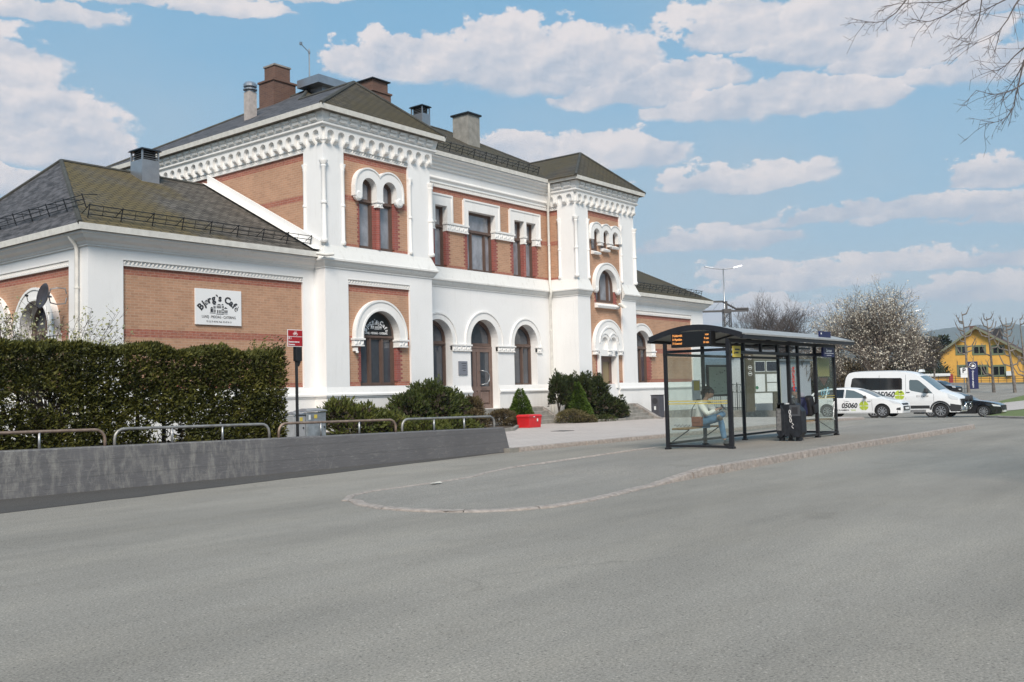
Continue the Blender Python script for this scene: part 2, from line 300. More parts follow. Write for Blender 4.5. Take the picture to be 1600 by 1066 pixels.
def roofmat(name,c1,c2,axis,moss=0,mossc=(.075,.075,.035),bare=None):
    m,nt,b=NT(name); N=nt.nodes; L=nt.links; ge=N.new('ShaderNodeNewGeometry'); P=ge.outputs['Position']; sp=N.new('ShaderNodeSeparateXYZ'); L.new(P,sp.inputs[0])
    cm=N.new('ShaderNodeCombineXYZ'); L.new(sp.outputs[axis],cm.inputs[0]); L.new(math_(nt,'MULTIPLY',sp.outputs[2],2.0),cm.inputs[1])
    t=N.new('ShaderNodeTexBrick'); t.inputs['Scale'].default_value=1; t.inputs['Brick Width'].default_value=.33; t.inputs['Row Height'].default_value=.2; t.inputs['Mortar Size'].default_value=.02; t.inputs['Mortar Smooth'].default_value=.4
    t.inputs['Color1'].default_value=(*c1,1); t.inputs['Color2'].default_value=(*c2,1); t.inputs['Mortar'].default_value=(*[k*.45 for k in c1],1); L.new(cm.outputs[0],t.inputs['Vector'])
    c=t.outputs['Color']
    cm2=N.new('ShaderNodeCombineXYZ'); L.new(sp.outputs[axis],cm2.inputs[0]); L.new(math_(nt,'MULTIPLY',sp.outputs[2],3.4),cm2.inputs[1])
    s=noise_(nt,cm2.outputs[0],2.1,5,.65); c=mixc(nt,ramp(nt,s,.42,.62),c,(*[k*1.9 for k in c1],1))
    if moss:
        n=noise_(nt,P,.42,7,.62); n2=noise_(nt,P,7,4,.7)
        k=math_(nt,'ADD',n,math_(nt,'MULTIPLY',math_(nt,'SUBTRACT',n2,.5),.35))
        if bare:   # slates near the tower wall stay bare
            mr=N.new('ShaderNodeMapRange'); mr.inputs[1].default_value=bare[0]; mr.inputs[2].default_value=bare[1]; mr.inputs[4].default_value=.42; L.new(math_(nt,'SUBTRACT',sp.outputs[0],math_(nt,'MULTIPLY',sp.outputs[2],.35)),mr.inputs[0]); k=math_(nt,'SUBTRACT',k,mr.outputs[0])
        c=mixc(nt,ramp(nt,k,.56-moss*.4,.72-moss*.3),c,mixc(nt,ramp(nt,n2,.3,.7),(*mossc,1),(*[k_*1.75 for k_ in mossc],1)))
        c=mixc(nt,math_(nt,'MULTIPLY',t.outputs['Fac'],.9),c,(.016,.014,.010,1))
        n4=noise_(nt,P,.8,4,.6); c=mixc(nt,ramp(nt,n4,.55,.75,(0,0,0,1),(.45,.45,.45,1)),c,(.11,.075,.04,1))
    L.new(c,b.inputs['Base Color']); b.inputs['Roughness'].default_value=.8; b.inputs['Specular IOR Level'].default_value=.3; bump_(nt,b,t.outputs['Fac'],.6,-.012); return m
def leafmat(name,cols,sc=3.0,rough=.6,tr=.15):
    """cols: dark, mid, light of the leaves; clumps of different growth vary"""
    m,nt,b=NT(name); ge=nt.nodes.new('ShaderNodeNewGeometry'); P=ge.outputs['Position']
    n=noise_(nt,P,sc,4,.6); n2=noise_(nt,P,sc*9,2,.6)
    k=math_(nt,'ADD',math_(nt,'MULTIPLY',n,.6),math_(nt,'MULTIPLY',n2,.4))
    r=nt.nodes.new('ShaderNodeValToRGB'); e=r.color_ramp.elements; e[0].position=.36; e[1].position=.64; e[0].color=(*cols[0],1); e[1].color=(*cols[2],1); x=e.new(.5); x.color=(*cols[1],1)
    nt.links.new(k,r.inputs[0]); nt.links.new(r.outputs[0],b.inputs['Base Color']); b.inputs['Roughness'].default_value=rough; b.inputs['Specular IOR Level'].default_value=.25
    return m
MT={}
MT['white']=plaster('white_plaster'); MT['white2']=plaster('white_trim',(.81,.80,.78),.30)
MT['white3']=plaster('weathered_sill',(.74,.735,.71),.55)
MT['brick_lo']=brickmat('tan_brick_lower',(.465,.265,.165),(.35,.195,.12),(.50,.38,.29),((5.05,5.3),(3.27,3.51),(1.7,1.925)))
MT['brick_up']=brickmat('tan_brick_upper',(.465,.265,.165),(.35,.195,.12),(.50,.38,.29),((9.62,9.9),(8.22,8.42),(6.5,6.72)))
MT['brick_red']=brickmat('red_glazed_brick',(.30,.085,.07),(.21,.055,.045),(.30,.20,.17))
MT['brick_chim']=brickmat('dark_chimney_brick',(.16,.085,.06),(.10,.055,.045),(.16,.13,.11))
MT['frame']=mat('brown_window_frame',(.115,.075,.06),.45,var=.12)
MT['frame_lt']=mat('brown_door_paint',(.17,.115,.095),.45,var=.15,vs=4)
def glassmat(name,c,rough=.04,var=.5,sc=1.4):
    m,nt,b=NT(name); ge=nt.nodes.new('ShaderNodeNewGeometry'); n=noise_(nt,scaled(nt,ge.outputs['Position'],(1,1,.7)),sc,4,.6)
    nt.links.new(mixc(nt,ramp(nt,n,.4,.62),(*c,1),(*[k*(1+var) for k in c],1)),b.inputs['Base Color']); b.inputs['Roughness'].default_value=rough; b.inputs['Specular IOR Level'].default_value=.9
    bump_(nt,b,noise_(nt,ge.outputs['Position'],1.6,2,.5),.04,.02); return m
MT['pane']=glassmat('window_glass',(.045,.05,.06)); MT['pane_lt']=glassmat('sky_reflection_glass',(.20,.205,.225),.06,.5,2.0)  # pane_lt: sky reflection painted in as a paler grey-lilac base colour
MT['gran']=mat('grey_granite',(.25,.225,.205),.85,var=.35,vs=5,bump=.6,bs=14)
MT['metal']=mat('galvanised_steel',(.36,.37,.38),.42,.8,var=.18,vs=8)
MT['sheet']=mat('zinc_sheet',(.34,.36,.39),.38,.7,var=.12,vs=3)
MT['gutter']=mat('painted_gutter',(.70,.68,.63),.5,var=.12,vs=5)
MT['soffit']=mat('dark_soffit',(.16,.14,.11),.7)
MT['black']=mat('black_metal',(.018,.018,.02),.45,.2)
MT['roof_s']=roofmat('slate_side_slope',(.062,.060,.064),(.042,.041,.044),1)
MT['roof_f']=roofmat('mossy_front_slope',(.056,.050,.042),(.038,.034,.029),0,.6,(.058,.047,.026))
MT['roof_f2']=roofmat('mossy_wing_slope',(.078,.070,.060),(.055,.049,.042),0,.70,(.088,.068,.030),(14.3,17.4))
# ================================================================= STATION BUILDING
BLD=empty('station_building',(31.5,31,0),0,'two-storey white and tan brick station with two projecting pavilions and hipped slate roofs','railway station')
def B(mb,name,m,par=None,**k):
    o=mb.build(name,m,par or BLD,**k)
    if par is None: o.matrix_parent_inverse=Matrix.Translation((-31.5,-31,0))
    return o
XW,X1,X1r,X2,X2r,XR=13.49,21.45,26.68,36.40,41.50,49.74
YW,YT,YC,YB=25.5,24.93,26.5,38.8
TH=.45
def plate(mb,T,out,holes=(),th=TH,w0=None):
    vs,fs=poly_plate(out,holes,th,-th if w0 is None else w0); mb.add(vs,fs,T)
def exp(o,d): # opening outline grown by d (rect or arch tuple)
    return (o[0]-d,o[1]+d,o[2]-d,o[3] if len(o)==4 and o[3] is not None else None)
def OP(u0,u1,v0,vs=None,vt=None): return (u0,u1,v0,vs,vt)
def outl(o,d=0):
    u0,u1,v0,vs,vt=o
    return arch(u0-d,u1+d,v0-d,vs) if vs is not None else rect(u0-d,u1+d,v0-d,vt+d)
def window(T,o,wd,tr=None,lo=(),up=(),fw=.085,fm='frame',pm='pane',low_rail=None,name='window',label=None,cas=True):
    """frame with a transom at tr, lower mullions at fractions lo, upper at fractions up; wd = depth of the frame face behind the wall"""
    u0,u1,v0,vs,vt=o; inset=outl(o,-fw); W_=u1-u0; cells=[]
    def cells_of(za,zb,fr):
        xs=[u0-9]+[u0+W_*f for f in fr]+[u1+9]
        for a,b in zip(xs,xs[1:]):
            p=clip(clip(inset,0,a+fw*.5,True),0,b-fw*.5,False); p=clip(clip(p,1,za,True),1,zb,False)
            if len(p)>2: cells.append(p)
    if tr is None: cells_of(-99,99,lo)
    else: cells_of(-99,tr-fw*.6,lo); cells_of(tr+fw*.6,99,up)
    mb=MB(); vs_,fs=poly_plate(outl(o,-.002),cells,.08,-wd-.08); mb.add(vs_,fs,T)
    if tr is not None: mb.box(u0+.03,u1-.03,tr-.035,tr+.035,-wd,-wd+.03,T=lambda a,b,c:T(a,b,c))
    # casement edges: a slimmer raised rim round each pane
    for c in cells:
        cx=sum(p[0] for p in c)/len(c); cz=sum(p[1] for p in c)/len(c)
        if max(p[0] for p in c)-min(p[0] for p in c)<.12 or not cas: continue
        inn=[(cx+(p[0]-cx)*(1-.045/max(.1,abs(p[0]-cx)+1e-6)) if abs(p[0]-cx)>.05 else p[0], cz+(p[1]-cz)*(1-.045/max(.1,abs(p[1]-cz)+1e-6)) if abs(p[1]-cz)>.05 else p[1]) for p in c]
        vs2,fs2=poly_plate(c,[inn],.05,-wd-.085); mb.add(vs2,fs2,T)
    wo=B(mb,name,MT[fm],label=None) if False else B(mb,name,MT[fm])
    g_=MB(); vs_,fs=poly_plate(outl(o,-.03),[],.02,-wd-.10); g_.add(vs_,fs,T); B(g_,'pane',MT[pm],wo)
    if label: wo['label']=label
    return wo
def archband(c,zs,R_,r,zl,n=24): return [(c-R_,zl),(c-R_,zs)]+arc(c,zs,R_,math.pi,0,n)[1:-1]+[(c+R_,zs),(c+R_,zl),(c+r,zl),(c+r,zs)]+arc(c,zs,r,0,math.pi,n)[1:-1]+[(c-r,zs),(c-r,zl)]
def cap(mb,T,u0,u1,z0,z1,w0,w1):
    """carved capital: two fillets with a leafy band between them"""
    h=z1-z0; mb.box(u0-.03,u1+.03,z1-.22*h,z1,w0,w1+.05,T=T); mb.box(u0,u1,z0+.12*h,z1-.22*h,w0,w1,T=T); mb.box(u0-.012,u1+.012,z0,z0+.12*h,w0,w1+.025,T=T)
    n=max(2,int((u1-u0)/.13)); s=(u1-u0)/n
    for i in range(n):
        a=u0+i*s; b=a+s; zc=z0+.45*h; up=i%2
        mb.add([(a,z0+.15*h,w1),(b,z0+.15*h,w1),(b,z1-.25*h,w1),(a,z1-.25*h,w1),((a+b)/2,z0+(.3+.3*up)*h,w1+.045)],[(0,1,4),(1,2,4),(2,3,4),(3,0,4)],T)
def studs(mb,T,u0,u1,z0,z1,w0,w1,p=.125):
    """moulded band under a frieze: row of little studs between two fillets"""
    h=z1-z0; mb.box(u0,u1,z1-.16*h,z1,w0,w1+.02,T=T); mb.box(u0,u1,z0,z0+.2*h,w0,w1,T=T); mb.box(u0,u1,z0+.2*h,z1-.16*h,w0,w1-.05,T=T)
    n=max(1,int((u1-u0)/p)); s=(u1-u0)/n
    for i in range(n):
        a=u0+(i+.14)*s; b=u0+(i+.86)*s; za,zb=z0+.24*h,z1-.2*h
        mb.add([(a,za,w1-.05),(b,za,w1-.05),(b,zb,w1-.05),(a,zb,w1-.05),((a+b)/2,zb-.15*h,w1+.03),((a+b)/2,za+.15*h,w1+.01)],[(0,1,5),(1,2,4,5),(2,3,4),(3,0,5,4)],T)
def studsP(T,*a): m_=MB(); studs(m_,T,*a); B(m_,'studded_frieze',MT['white2'])
def QP(T,*a):
    m_=MB(); quoin(m_,T,*a); B(m_,'red_quoins',MT['brick_red'])
def CP(T,*a):
    m_=MB(); cap(m_,T,*a); B(m_,'capital',MT['white2'])
def quoin(mb,T,ue,sgn,v0,v1,w0,w1,wd=.15,tooth=.09,bh=.08):
    pts=[]; v=v0; i=0
    while v<v1-.01:
        x=ue+sgn*(wd+(tooth if (i//1)%2 else 0)); pts+= [(x,v),(x,min(v+bh*1.0,v1))]; v+=bh*1.0; i+=1
    pl=[(ue,v0)]+pts+[(ue,v1)]
    vs,fs=poly_plate(pl,[],w1-w0,w0); mb.add(vs,fs,T)
wall=[MB() for _ in range(9)]; orn=MB(); brk_lo=[];
# ---- openings
W1=OP(23.08,24.84,1.76,3.54); WU1=OP(23.12,23.80,6.62,8.78); WU2=OP(24.12,24.80,6.62,8.78)
CA=[OP(28.65-.85,28.65+.85,1.68,3.60),OP(31.55-.9,31.55+.9,.75,3.65),OP(34.45-.85,34.45+.85,1.68,3.60)]
CU_=[OP(27.71,28.43,6.6,None,9.15),OP(28.59,29.31,6.6,None,9.15),OP(30.64,32.42,6.6,None,9.15),OP(33.77,34.49,6.6,None,9.15),OP(34.65,35.37,6.6,None,9.15)]
T2S=[OP(38.02-.25,38.02+.25,8.02,8.79),OP(38.83-.25,38.83+.25,8.22,8.79),OP(39.64-.25,39.64+.25,8.42,8.79)]
T2M=OP(38.04,39.66,5.58,6.36); T2D=OP(38.08,39.46,.72,None,3.02); RW=OP(42.85-.88,42.85+.88,1.70,3.53)
LWc=[28.46,31.4,34.34]; LW=[OP(c-.88,c+.88,1.72,3.57) for c in LWc]
WD=.23
# ---- left wing
F=FR(YW); mb=MB(); plate(mb,F,rect(XW,X1-.002,-.4,5.82),[rect(14.53,20.97,1.77,5.48)]); B(mb,'wall',MT['white'])
mb=MB(); plate(mb,F,rect(14.53,20.97,1.77,5.48),[],.3,-.38); B(mb,'brick_panel',MT['brick_lo'])
studsP(F,14.53,20.97,5.29,5.48,-.08,-.01)
S=LF(XW); mb=MB(); plate(mb,S,rect(YW+TH,YB-1,-.4,5.82),[rect(26.56,36.6,1.77,5.48)]); B(mb,'wall',MT['white'])
mb=MB(); plate(mb,S,rect(26.56,36.6,1.77,5.48),[outl(o,.03) for o in LW],.3,-.38)
B(mb,'brick_panel',MT['brick_lo']); studsP(S,26.56,36.6,5.29,5.48,-.08,-.01)
tr=MB()
for o,c in zip(LW,LWc):
    tr=MB(); plate(tr,S,archband(c,3.57,1.27,.88,3.43),[],.42,-.34); plate(tr,S,archband(c,3.57,1.27,1.2,3.43),[],.03,.08)
    plate(tr,S,archband(c,3.57,.95,.88,3.43),[],.02,.08)
    cap(tr,S,c-1.33,c-.86,3.15,3.43,-.3,.07); cap(tr,S,c+.86,c+1.33,3.15,3.43,-.3,.07)
    window(S,o,WD+.05,3.5,(.33,.67),(.5,),fm='frame'); B(tr,'arch_trim',MT['white2'])
# ---- pavilion one, lower
F=FR(YT); mb=MB(); plate(mb,F,rect(X1,X1r,-.4,5.82),[rect(22.48,25.49,1.77,5.48)]); B(mb,'wall',MT['white'])
mb=MB(); plate(mb,F,rect(22.48,25.49,1.77,5.48),[outl(W1,.03)],.3,-.38); B(mb,'brick_panel',MT['brick_lo']); studsP(F,22.48,25.49,5.29,5.48,-.08,-.01)
q=MB(); QP(F,23.08,-1,1.925,3.2,-.38,-.076,.10,.05); QP(F,24.84,1,1.925,3.2,-.38,-.076,.17,.10)
tr=MB(); plate(tr,F,archband(23.96,3.54,1.27,.88,3.43),[],.42,-.34); plate(tr,F,archband(23.96,3.54,1.27,1.2,3.43),[],.03,.08); plate(tr,F,archband(23.96,3.54,.95,.88,3.43),[],.02,.08)
cap(tr,F,22.66,23.10,3.15,3.43,-.3,.07); cap(tr,F,24.82,25.26,3.15,3.43,-.3,.07); B(tr,'arch_trim',MT['white2'])
w_cafe=window(F,W1,WD,3.52,(.33,.67),(),pm='pane',label='round arched brown window with white café lettering in its dark top light')
# ---- pavilion one, upper
mb=MB(); plate(mb,F,rect(X1,X1r,5.82,11.15),[rect(22.35,25.5,6.6,10.05)]); B(mb,'wall',MT['white'])
mb=MB(); plate(mb,F,rect(22.35,25.5,6.6,10.05),[outl(WU1,.03),outl(WU2,.03)],.3,-.38); B(mb,'brick_panel',MT['brick_up']); studsP(F,22.35,25.5,9.86,10.05,-.08,-.01)
q=MB(); QP(F,23.12,-1,6.72,8.2,-.38,-.076,.06,.07); QP(F,24.80,1,6.72,8.35,-.38,-.076,.20,.10)
q.box(23.80,24.12,6.6,8.2,-.38,-.076,T=F); q.lathe(0,0,[(0.09,6.62),(.09,8.1),(.11,8.18)],10,T=lambda x,y,z:F(23.96+x,z,-.04+y)); B(q,'red_quoins',MT['brick_red'])
def env(cs,R_,zc,legL,legR,n=60):
    u0=cs[0]-R_; u1=cs[-1]+R_; out=[(u0,legL)]
    for i in range(n+1):
        u=u0+(u1-u0)*i/n; z=max([zc+math.sqrt(max(0,R_*R_-(u-c)**2)) if abs(u-c)<=R_+1e-6 else -9 for c in cs]); out.append((u,z))
    out.append((u1,legR)); return out
def multiarch(c1,c2,R_,r,zc,leg,mids):
    """outer envelope with leaves; then the under side, right to left"""
    cs=c1; p=env(cs,R_,zc,leg,leg)
    for k,c in enumerate(reversed(cs)):
        p+=[(c+r,leg if k==0 else mids),(c+r,zc)]+arc(c,zc,r,0,math.pi,14)[1:-1]+[(c-r,zc),(c-r,leg if k==len(cs)-1 else mids)]
    return p
tr=MB(); P_=multiarch([23.46,24.46],None,.70,.34,8.78,8.42,8.3); plate(tr,F,P_,[],.42,-.32)
P2=env([23.46,24.46],.70,8.78,8.42,8.42); P3=env([23.46,24.46],.645,8.78,8.42,8.42); plate(tr,F,P2+list(reversed(P3)),[],.03,.10)
for u in (22.96,24.96): tr.lathe(0,0,[(.12,-.1),(.19,-.02),(.19,.08),(.12,.13)],14,T=lambda x,y,z,u=u:F(u+x,8.44+y,z))
cap(tr,F,23.82,24.10,8.12,8.34,-.3,.09); B(tr,'arch_trim',MT['white2'])
for o in (WU1,WU2): window(F,o,.17,8.32,(),(),pm='pane_lt',fw=.07)
# side walls of pavilion one
S=LF(X1); mb=MB(); plate(mb,S,rect(YT+TH,YB,-.4,11.15),[rect(25.98,38.0,6.6,10.05)]); B(mb,'wall',MT['white'])
mb=MB(); plate(mb,S,rect(25.98,38.0,6.6,10.05),[],.3,-.38); B(mb,'brick_panel',MT['brick_up']); studsP(S,25.98,38.0,9.86,10.05,-.08,-.01)
S=RT(X1r); mb=MB(); plate(mb,S,rect(YT+TH,YC+.3,-.4,11.15)); B(mb,'wall',MT['white'])
# ---- centre, lower
F=FR(YC); mb=MB(); plate(mb,F,rect(X1r,X2,-.4,5.82),[outl(o) for o in CA],.5); B(mb,'wall',MT['white'])
for o,R_ in zip(CA,(1.13,1.25,1.13)):
    tr=MB(); c=(o[0]+o[1])/2; r=(o[1]-o[0])/2; plate(tr,F,archband(c,o[3],R_,r+.002,3.46),[],.05,-.01); plate(tr,F,archband(c,o[3],R_,R_-.06,3.46),[],.035,.04); B(tr,'arch_trim',MT['white2'])
for a,b in ((26.95,27.80),(29.5,30.65),(32.45,33.6),(35.3,35.62)): CP(F,a,b,3.18,3.46,-.1,.05)
window(F,CA[0],.36,3.5,(.5,),()); window(F,CA[2],.36,3.5,(.62,),())
# main door
def door(T,u0,u1,z0,z1,wd,leaves,name='door',fm='frame_lt',glass=True,label=None):
    mb=MB(); gl=MB(); mb.box(u0,u1,z0,z1,-wd-.10,-wd-.06,T=T)
    mb.box(u0,u0+.07,z0,z1,-wd-.06,-wd+.02,T=T); mb.box(u1-.07,u1,z0,z1,-wd-.06,-wd+.02,T=T); mb.box(u0+.07,u1-.07,z1-.08,z1,-wd-.06,-wd+.02,T=T)
    for a,b in leaves:
        st=.10; mb.box(a,a+st,z0,z1-.08,-wd-.06,-wd,T=T); mb.box(b-st,b,z0,z1-.08,-wd-.06,-wd,T=T)
        for za,zb in ((z0,z0+.18),(z0+.78,z0+.95),(z1-.24,z1-.08)): mb.box(a+st,b-st,za,zb,-wd-.06,-wd,T=T)
        mb.frus(a+st+.03,b-st-.03,z0+.21,z0+.75,-wd-.06,-wd-.02,.04,T=T)
        gl.box(a+st+.002,b-st-.002,z0+.952,z1-.242,-wd-.058,-wd-.035,T=T)
    d=B(mb,name,MT[fm],label=label); B(gl,'door_glass',MT['pane'] if glass else MT['tanpanel'],d)
    return d
MT['tanpanel']=mat('ochre_curtained_glass',(.22,.17,.09),.3)
def B(mb,name,m,par=None,label=None,**k):
    o=mb.build(name,m,par or BLD,**k)
    if par is None: o.matrix_parent_inverse=Matrix.Translation((-31.5,-31,0))
    if label: o['label']=label
    return o
dr=door(F,30.66,32.44,.75,3.42,.34,((30.73,31.28),(31.28,31.55),(31.55,32.37)),label='brown panelled double door with a curved steel handle')
h=MB(); 
h.tube([F(31.62,1.78,-.33),F(31.62,1.78,-.2),F(31.85,1.82,-.14),F(31.98,1.95,-.12),F(32.0,2.08,-.12),F(31.98,2.2,-.12),F(31.85,2.33,-.14),F(31.62,2.37,-.2),F(31.62,2.37,-.33)],.026,8); B(h,'door_handle',MT['metal'],dr,smooth=True)
window(F,OP(30.66,32.44,3.43,3.65),.34,None,(),(),name='top_light')
# ---- centre, upper
mb=MB(); plate(mb,F,rect(X1r,X2,5.82,6.6)); B(mb,'wall',MT['white']); mb=MB(); plate(mb,F,rect(X1r,X2,10.05,11.15)); B(mb,'wall',MT['white'])
mb=MB(); plate(mb,F,rect(X1r,X2,6.6,10.05),[outl(o,.03) for o in CU_],.4,-.44); B(mb,'brick_panel',MT['brick_up']); studsP(F,X1r,X2,9.86,10.05,-.04,.03)
for (a,b,ops) in ((27.4,29.62,CU_[0:2]),(30.36,32.70,CU_[2:3]),(33.46,35.68,CU_[3:5])):
    tr=MB(); u=[(a,8.48),(a,9.56),(b,9.56),(b,8.48)]
    for o in reversed(ops): u+= [(o[1]-.003,8.48),(o[1]-.003,9.13),(o[0]+.003,9.13),(o[0]+.003,8.48)]
    plate(tr,F,u,[],.36,-.30); plate(tr,F,[(a-.03,8.48),(a-.03,9.6),(b+.03,9.6),(b+.03,8.48),(b-.04,8.48),(b-.04,9.53),(a+.04,9.53),(a+.04,8.48)],[],.03,.06); B(tr,'window_surround',MT['white2'])
for a,b in ((26.75,27.71),(28.43,28.59),(29.31,30.64),(32.42,33.77),(34.49,34.65),(35.37,35.75)): CP(F,a,b,8.12,8.48,-.3,.03)
q=MB()
for ue,sg in ((27.71,-1),(29.31,1),(30.64,-1),(32.42,1),(33.77,-1),(35.37,1)): QP(F,ue,sg,6.72,8.12,-.44,-.036,.15,.09)
for a in (28.43,34.49): q=MB(); q.box(a,a+.16,6.6,8.12,-.44,-.036,T=F); q.lathe(0,0,[(.07,6.62),(.07,8.1)],10,T=lambda x,y,z,a=a:F(a+.08+x,z,-.03+y)); B(q,'red_quoins',MT['brick_red'])
for i,o in enumerate(CU_): window(F,o,.20,8.30,(.25,.75) if i==2 else (),(),pm='pane_lt',fw=.07)
# ---- pavilion two
F=FR(YT); mb=MB(); plate(mb,F,rect(X2,X2r,-.4,11.15),[rect(37.43,40.2,1.70,10.05)]); B(mb,'wall',MT['white'])
mb=MB(); plate(mb,F,rect(37.43,40.2,1.70,10.05),[outl(o,.02) for o in T2S+[T2M]]+[rect(37.98,39.56,1.71,3.3)],.3,-.38); B(mb,'brick_panel',MT['brick_up2'] if 'brick_up2' in MT else MT['brick_t2']) if False else None
MT['brick_t2']=brickmat('tan_brick_pavilion',(.465,.265,.165),(.35,.195,.12),(.50,.38,.29),((9.62,9.9),(1.6,1.86)))
B(mb,'brick_panel',MT['brick_t2']); studsP(F,37.43,40.2,9.86,10.05,-.08,-.01)
tr=MB(); P_=multiarch([38.02,38.83,39.64],None,.56,.25,8.79,8.5,8.42); plate(tr,F,P_,[],.42,-.32)
P2=env([38.02,38.83,39.64],.56,8.79,8.5,8.5); P3=env([38.02,38.83,39.64],.515,8.79,8.5,8.5); plate(tr,F,P2+list(reversed(P3)),[],.03,.10)
cap(tr,F,38.30,38.55,8.28,8.44,-.3,.08); cap(tr,F,39.11,39.36,8.28,8.44,-.3,.08)
for o in T2S:
    z=o[2]; tr.add([(o[0]-.05,z-.2,-.2),(o[1]+.05,z-.2,-.2),(o[1]+.05,z+.03,-.2),(o[0]-.05,z+.03,-.2),(o[0]-.05,z-.2,.10),(o[1]+.05,z-.2,.10),(o[1]+.05,z-.12,.13),(o[0]-.05,z-.12,.13)],[(0,3,2,1),(4,5,6,7),(0,1,5,4),(1,2,6,5),(2,3,7,6),(3,0,4,7)],F)
plate(tr,F,archband(38.85,6.36,1.12,.80,6.14),[],.42,-.32); plate(tr,F,archband(38.85,6.36,1.12,1.06,6.14),[],.03,.10)
for u in (37.89,39.81): tr.lathe(0,0,[(.1,-.1),(.17,-.02),(.17,.08),(.1,.13)],14,T=lambda x,y,z,u=u:F(u+x,6.16+y,z))
tr.add([(37.9,5.30,-.2),(39.8,5.30,-.2),(39.8,5.6,-.2),(37.9,5.6,-.2),(37.9,5.30,.10),(39.8,5.30,.10),(39.8,5.40,.14),(37.9,5.40,.14)],[(0,3,2,1),(4,5,6,7),(0,1,5,4),(1,2,6,5),(2,3,7,6),(3,0,4,7)],F)
# portal of the side door: big arch with blind tracery
po=[(37.58,3.28)]+[(37.58,3.5)]+arc(38.85,3.5,1.27,math.pi,0,28)[1:-1]+[(40.12,3.5),(40.12,3.28),(39.62,3.28),(39.62,1.5),(39.46,1.5),(39.46,3.02),(38.08,3.02),(38.08,1.5),(37.98,1.5),(37.98,3.28)]
plate(tr,F,po,[arch(38.22,38.72,3.32,3.68,10),arch(38.98,39.48,3.32,3.68,10)],.40,-.32); plate(tr,F,arch(37.75,39.95,3.31,3.5,14),[],.04,-.11)
plate(tr,F,archband(38.85,3.5,1.27,1.20,3.28),[],.03,.08)
for c,R_ in ((38.47,.42),(39.23,.42),(38.85,.88)):
    plate(tr,F,arc(c,3.72 if R_<.5 else 3.55,R_,math.pi-.1,.1,16)+arc(c,3.72 if R_<.5 else 3.55,R_-.07,.1,math.pi-.1,16),[],.035,.08)
for u in (37.6,38.72,39.72): cap(tr,F,u,u+.28,3.08,3.30,-.1,.1)
B(tr,'arch_trim',MT['white2'])
q=MB(); QP(F,38.04,-1,5.5,6.14,-.38,-.076,.08,.06); QP(F,39.66,1,5.5,6.14,-.38,-.076,.14,.08); QP(F,39.62,1,1.9,3.1,-.38,-.076,.17,.1); QP(F,37.98,-1,1.9,3.1,-.38,-.076,.06,.06)
for o in T2S: window(F,o,.10,None,(),(),fw=.05,pm='pane_lt')
window(F,T2M,.16,None,(.28,.74),(),pm='pane_lt')
door(F,38.09,39.45,.72,3.0,.25,((38.16,38.62),(38.62,39.38)),glass=False,label='narrow brown side door with an ochre glass panel')
S=LF(X2); mb=MB(); plate(mb,S,rect(YT+TH,YC-.002,-.4,11.15),[rect(25.95,YC-.003,6.6,10.05)]); B(mb,'wall',MT['white'])
mb=MB(); plate(mb,S,rect(25.95,YC-.003,6.6,10.05),[],.3,-.38); B(mb,'brick_panel',MT['brick_up']); studsP(S,25.95,YC-.05,9.86,10.05,-.08,-.01)
S=RT(X2r); mb=MB(); plate(mb,S,rect(YT+TH,YB,-.4,11.15),[rect(26,38,6.6,10.05)]); B(mb,'wall',MT['white']); mb=MB(); plate(mb,S,rect(26,38,6.6,10.05),[],.3,-.38); B(mb,'brick_panel',MT['brick_up'])
# ---- right wing
F=FR(YW); mb=MB(); plate(mb,F,rect(X2r+.002,XR,-.4,5.82),[rect(41.62,48.38,1.70,5.48)]); B(mb,'wall',MT['white'])
mb=MB(); plate(mb,F,rect(41.62,48.38,1.70,5.48),[outl(RW,.03)],.3,-.38); B(mb,'brick_panel',MT['brick_lo']); studsP(F,41.62,48.38,5.24,5.48,-.08,-.01)
tr=MB(); plate(tr,F,archband(42.85,3.53,1.25,.88,3.38),[],.42,-.34); plate(tr,F,archband(42.85,3.53,1.25,1.18,3.38),[],.03,.08); cap(tr,F,43.75,44.2,3.08,3.38,-.3,.07); cap(tr,F,41.6,41.96,3.08,3.38,-.3,.07); B(tr,'arch_trim',MT['white2'])
q=MB(); QP(F,43.73,1,1.9,3.1,-.38,-.076,.17,.1)
window(F,RW,WD,3.52,(.33,.67),())
S=RT(XR); mb=MB(); plate(mb,S,rect(YW+TH,YB-1,-.4,5.82)); B(mb,'wall',MT['white'])
mb=MB()
for a,b,y,z in ((XW,X1,YB-1,5.82),(X1,X2r,YB,11.15),(X2r,XR,YB-1,5.82)): mb=MB(); mb.box(a,b,y,y+.3,-.4,z); B(mb,'rear_wall',MT['white'])
# ---- mouldings along the plan
PL=[(-.03,1.745),(.0,1.745),(.06,1.55),(.12,1.50),(.12,1.44),(.085,1.42),(.085,1.385),(.055,1.36),(.055,-.4),(-.03,-.4)]
def SW(name,m,prof,*paths):
    for p in paths: mb=MB(); mb.sweep(p,prof); B(mb,name,m)
A_=[(XW,YB-1),(XW,YW),(X1,YW),(X1,YT),(X1r,YT),(X1r,YC),(30.64,YC)]; WL_=[(XW,YB-1),(XW,YW),(X1-.01,YW)]; WR_=[(X2r+.02,YW),(XR,YW),(XR,YB-1)]
SW('plinth',MT['white2'],PL,A_,[(32.46,YC),(X2,YC),(X2,YT),(38.0,YT)],[(39.7,YT),(X2r,YT),(X2r,YW),(XR,YW),(XR,YB-1)])
SW('granite_base',MT['gran'],[(0,.24),(.075,.24),(.10,-.6),(0,-.6)],A_,[(32.46,YC),(X2,YC),(X2,YT),(X2r,YT),(X2r,YW),(XR,YW),(XR,YB-1)])
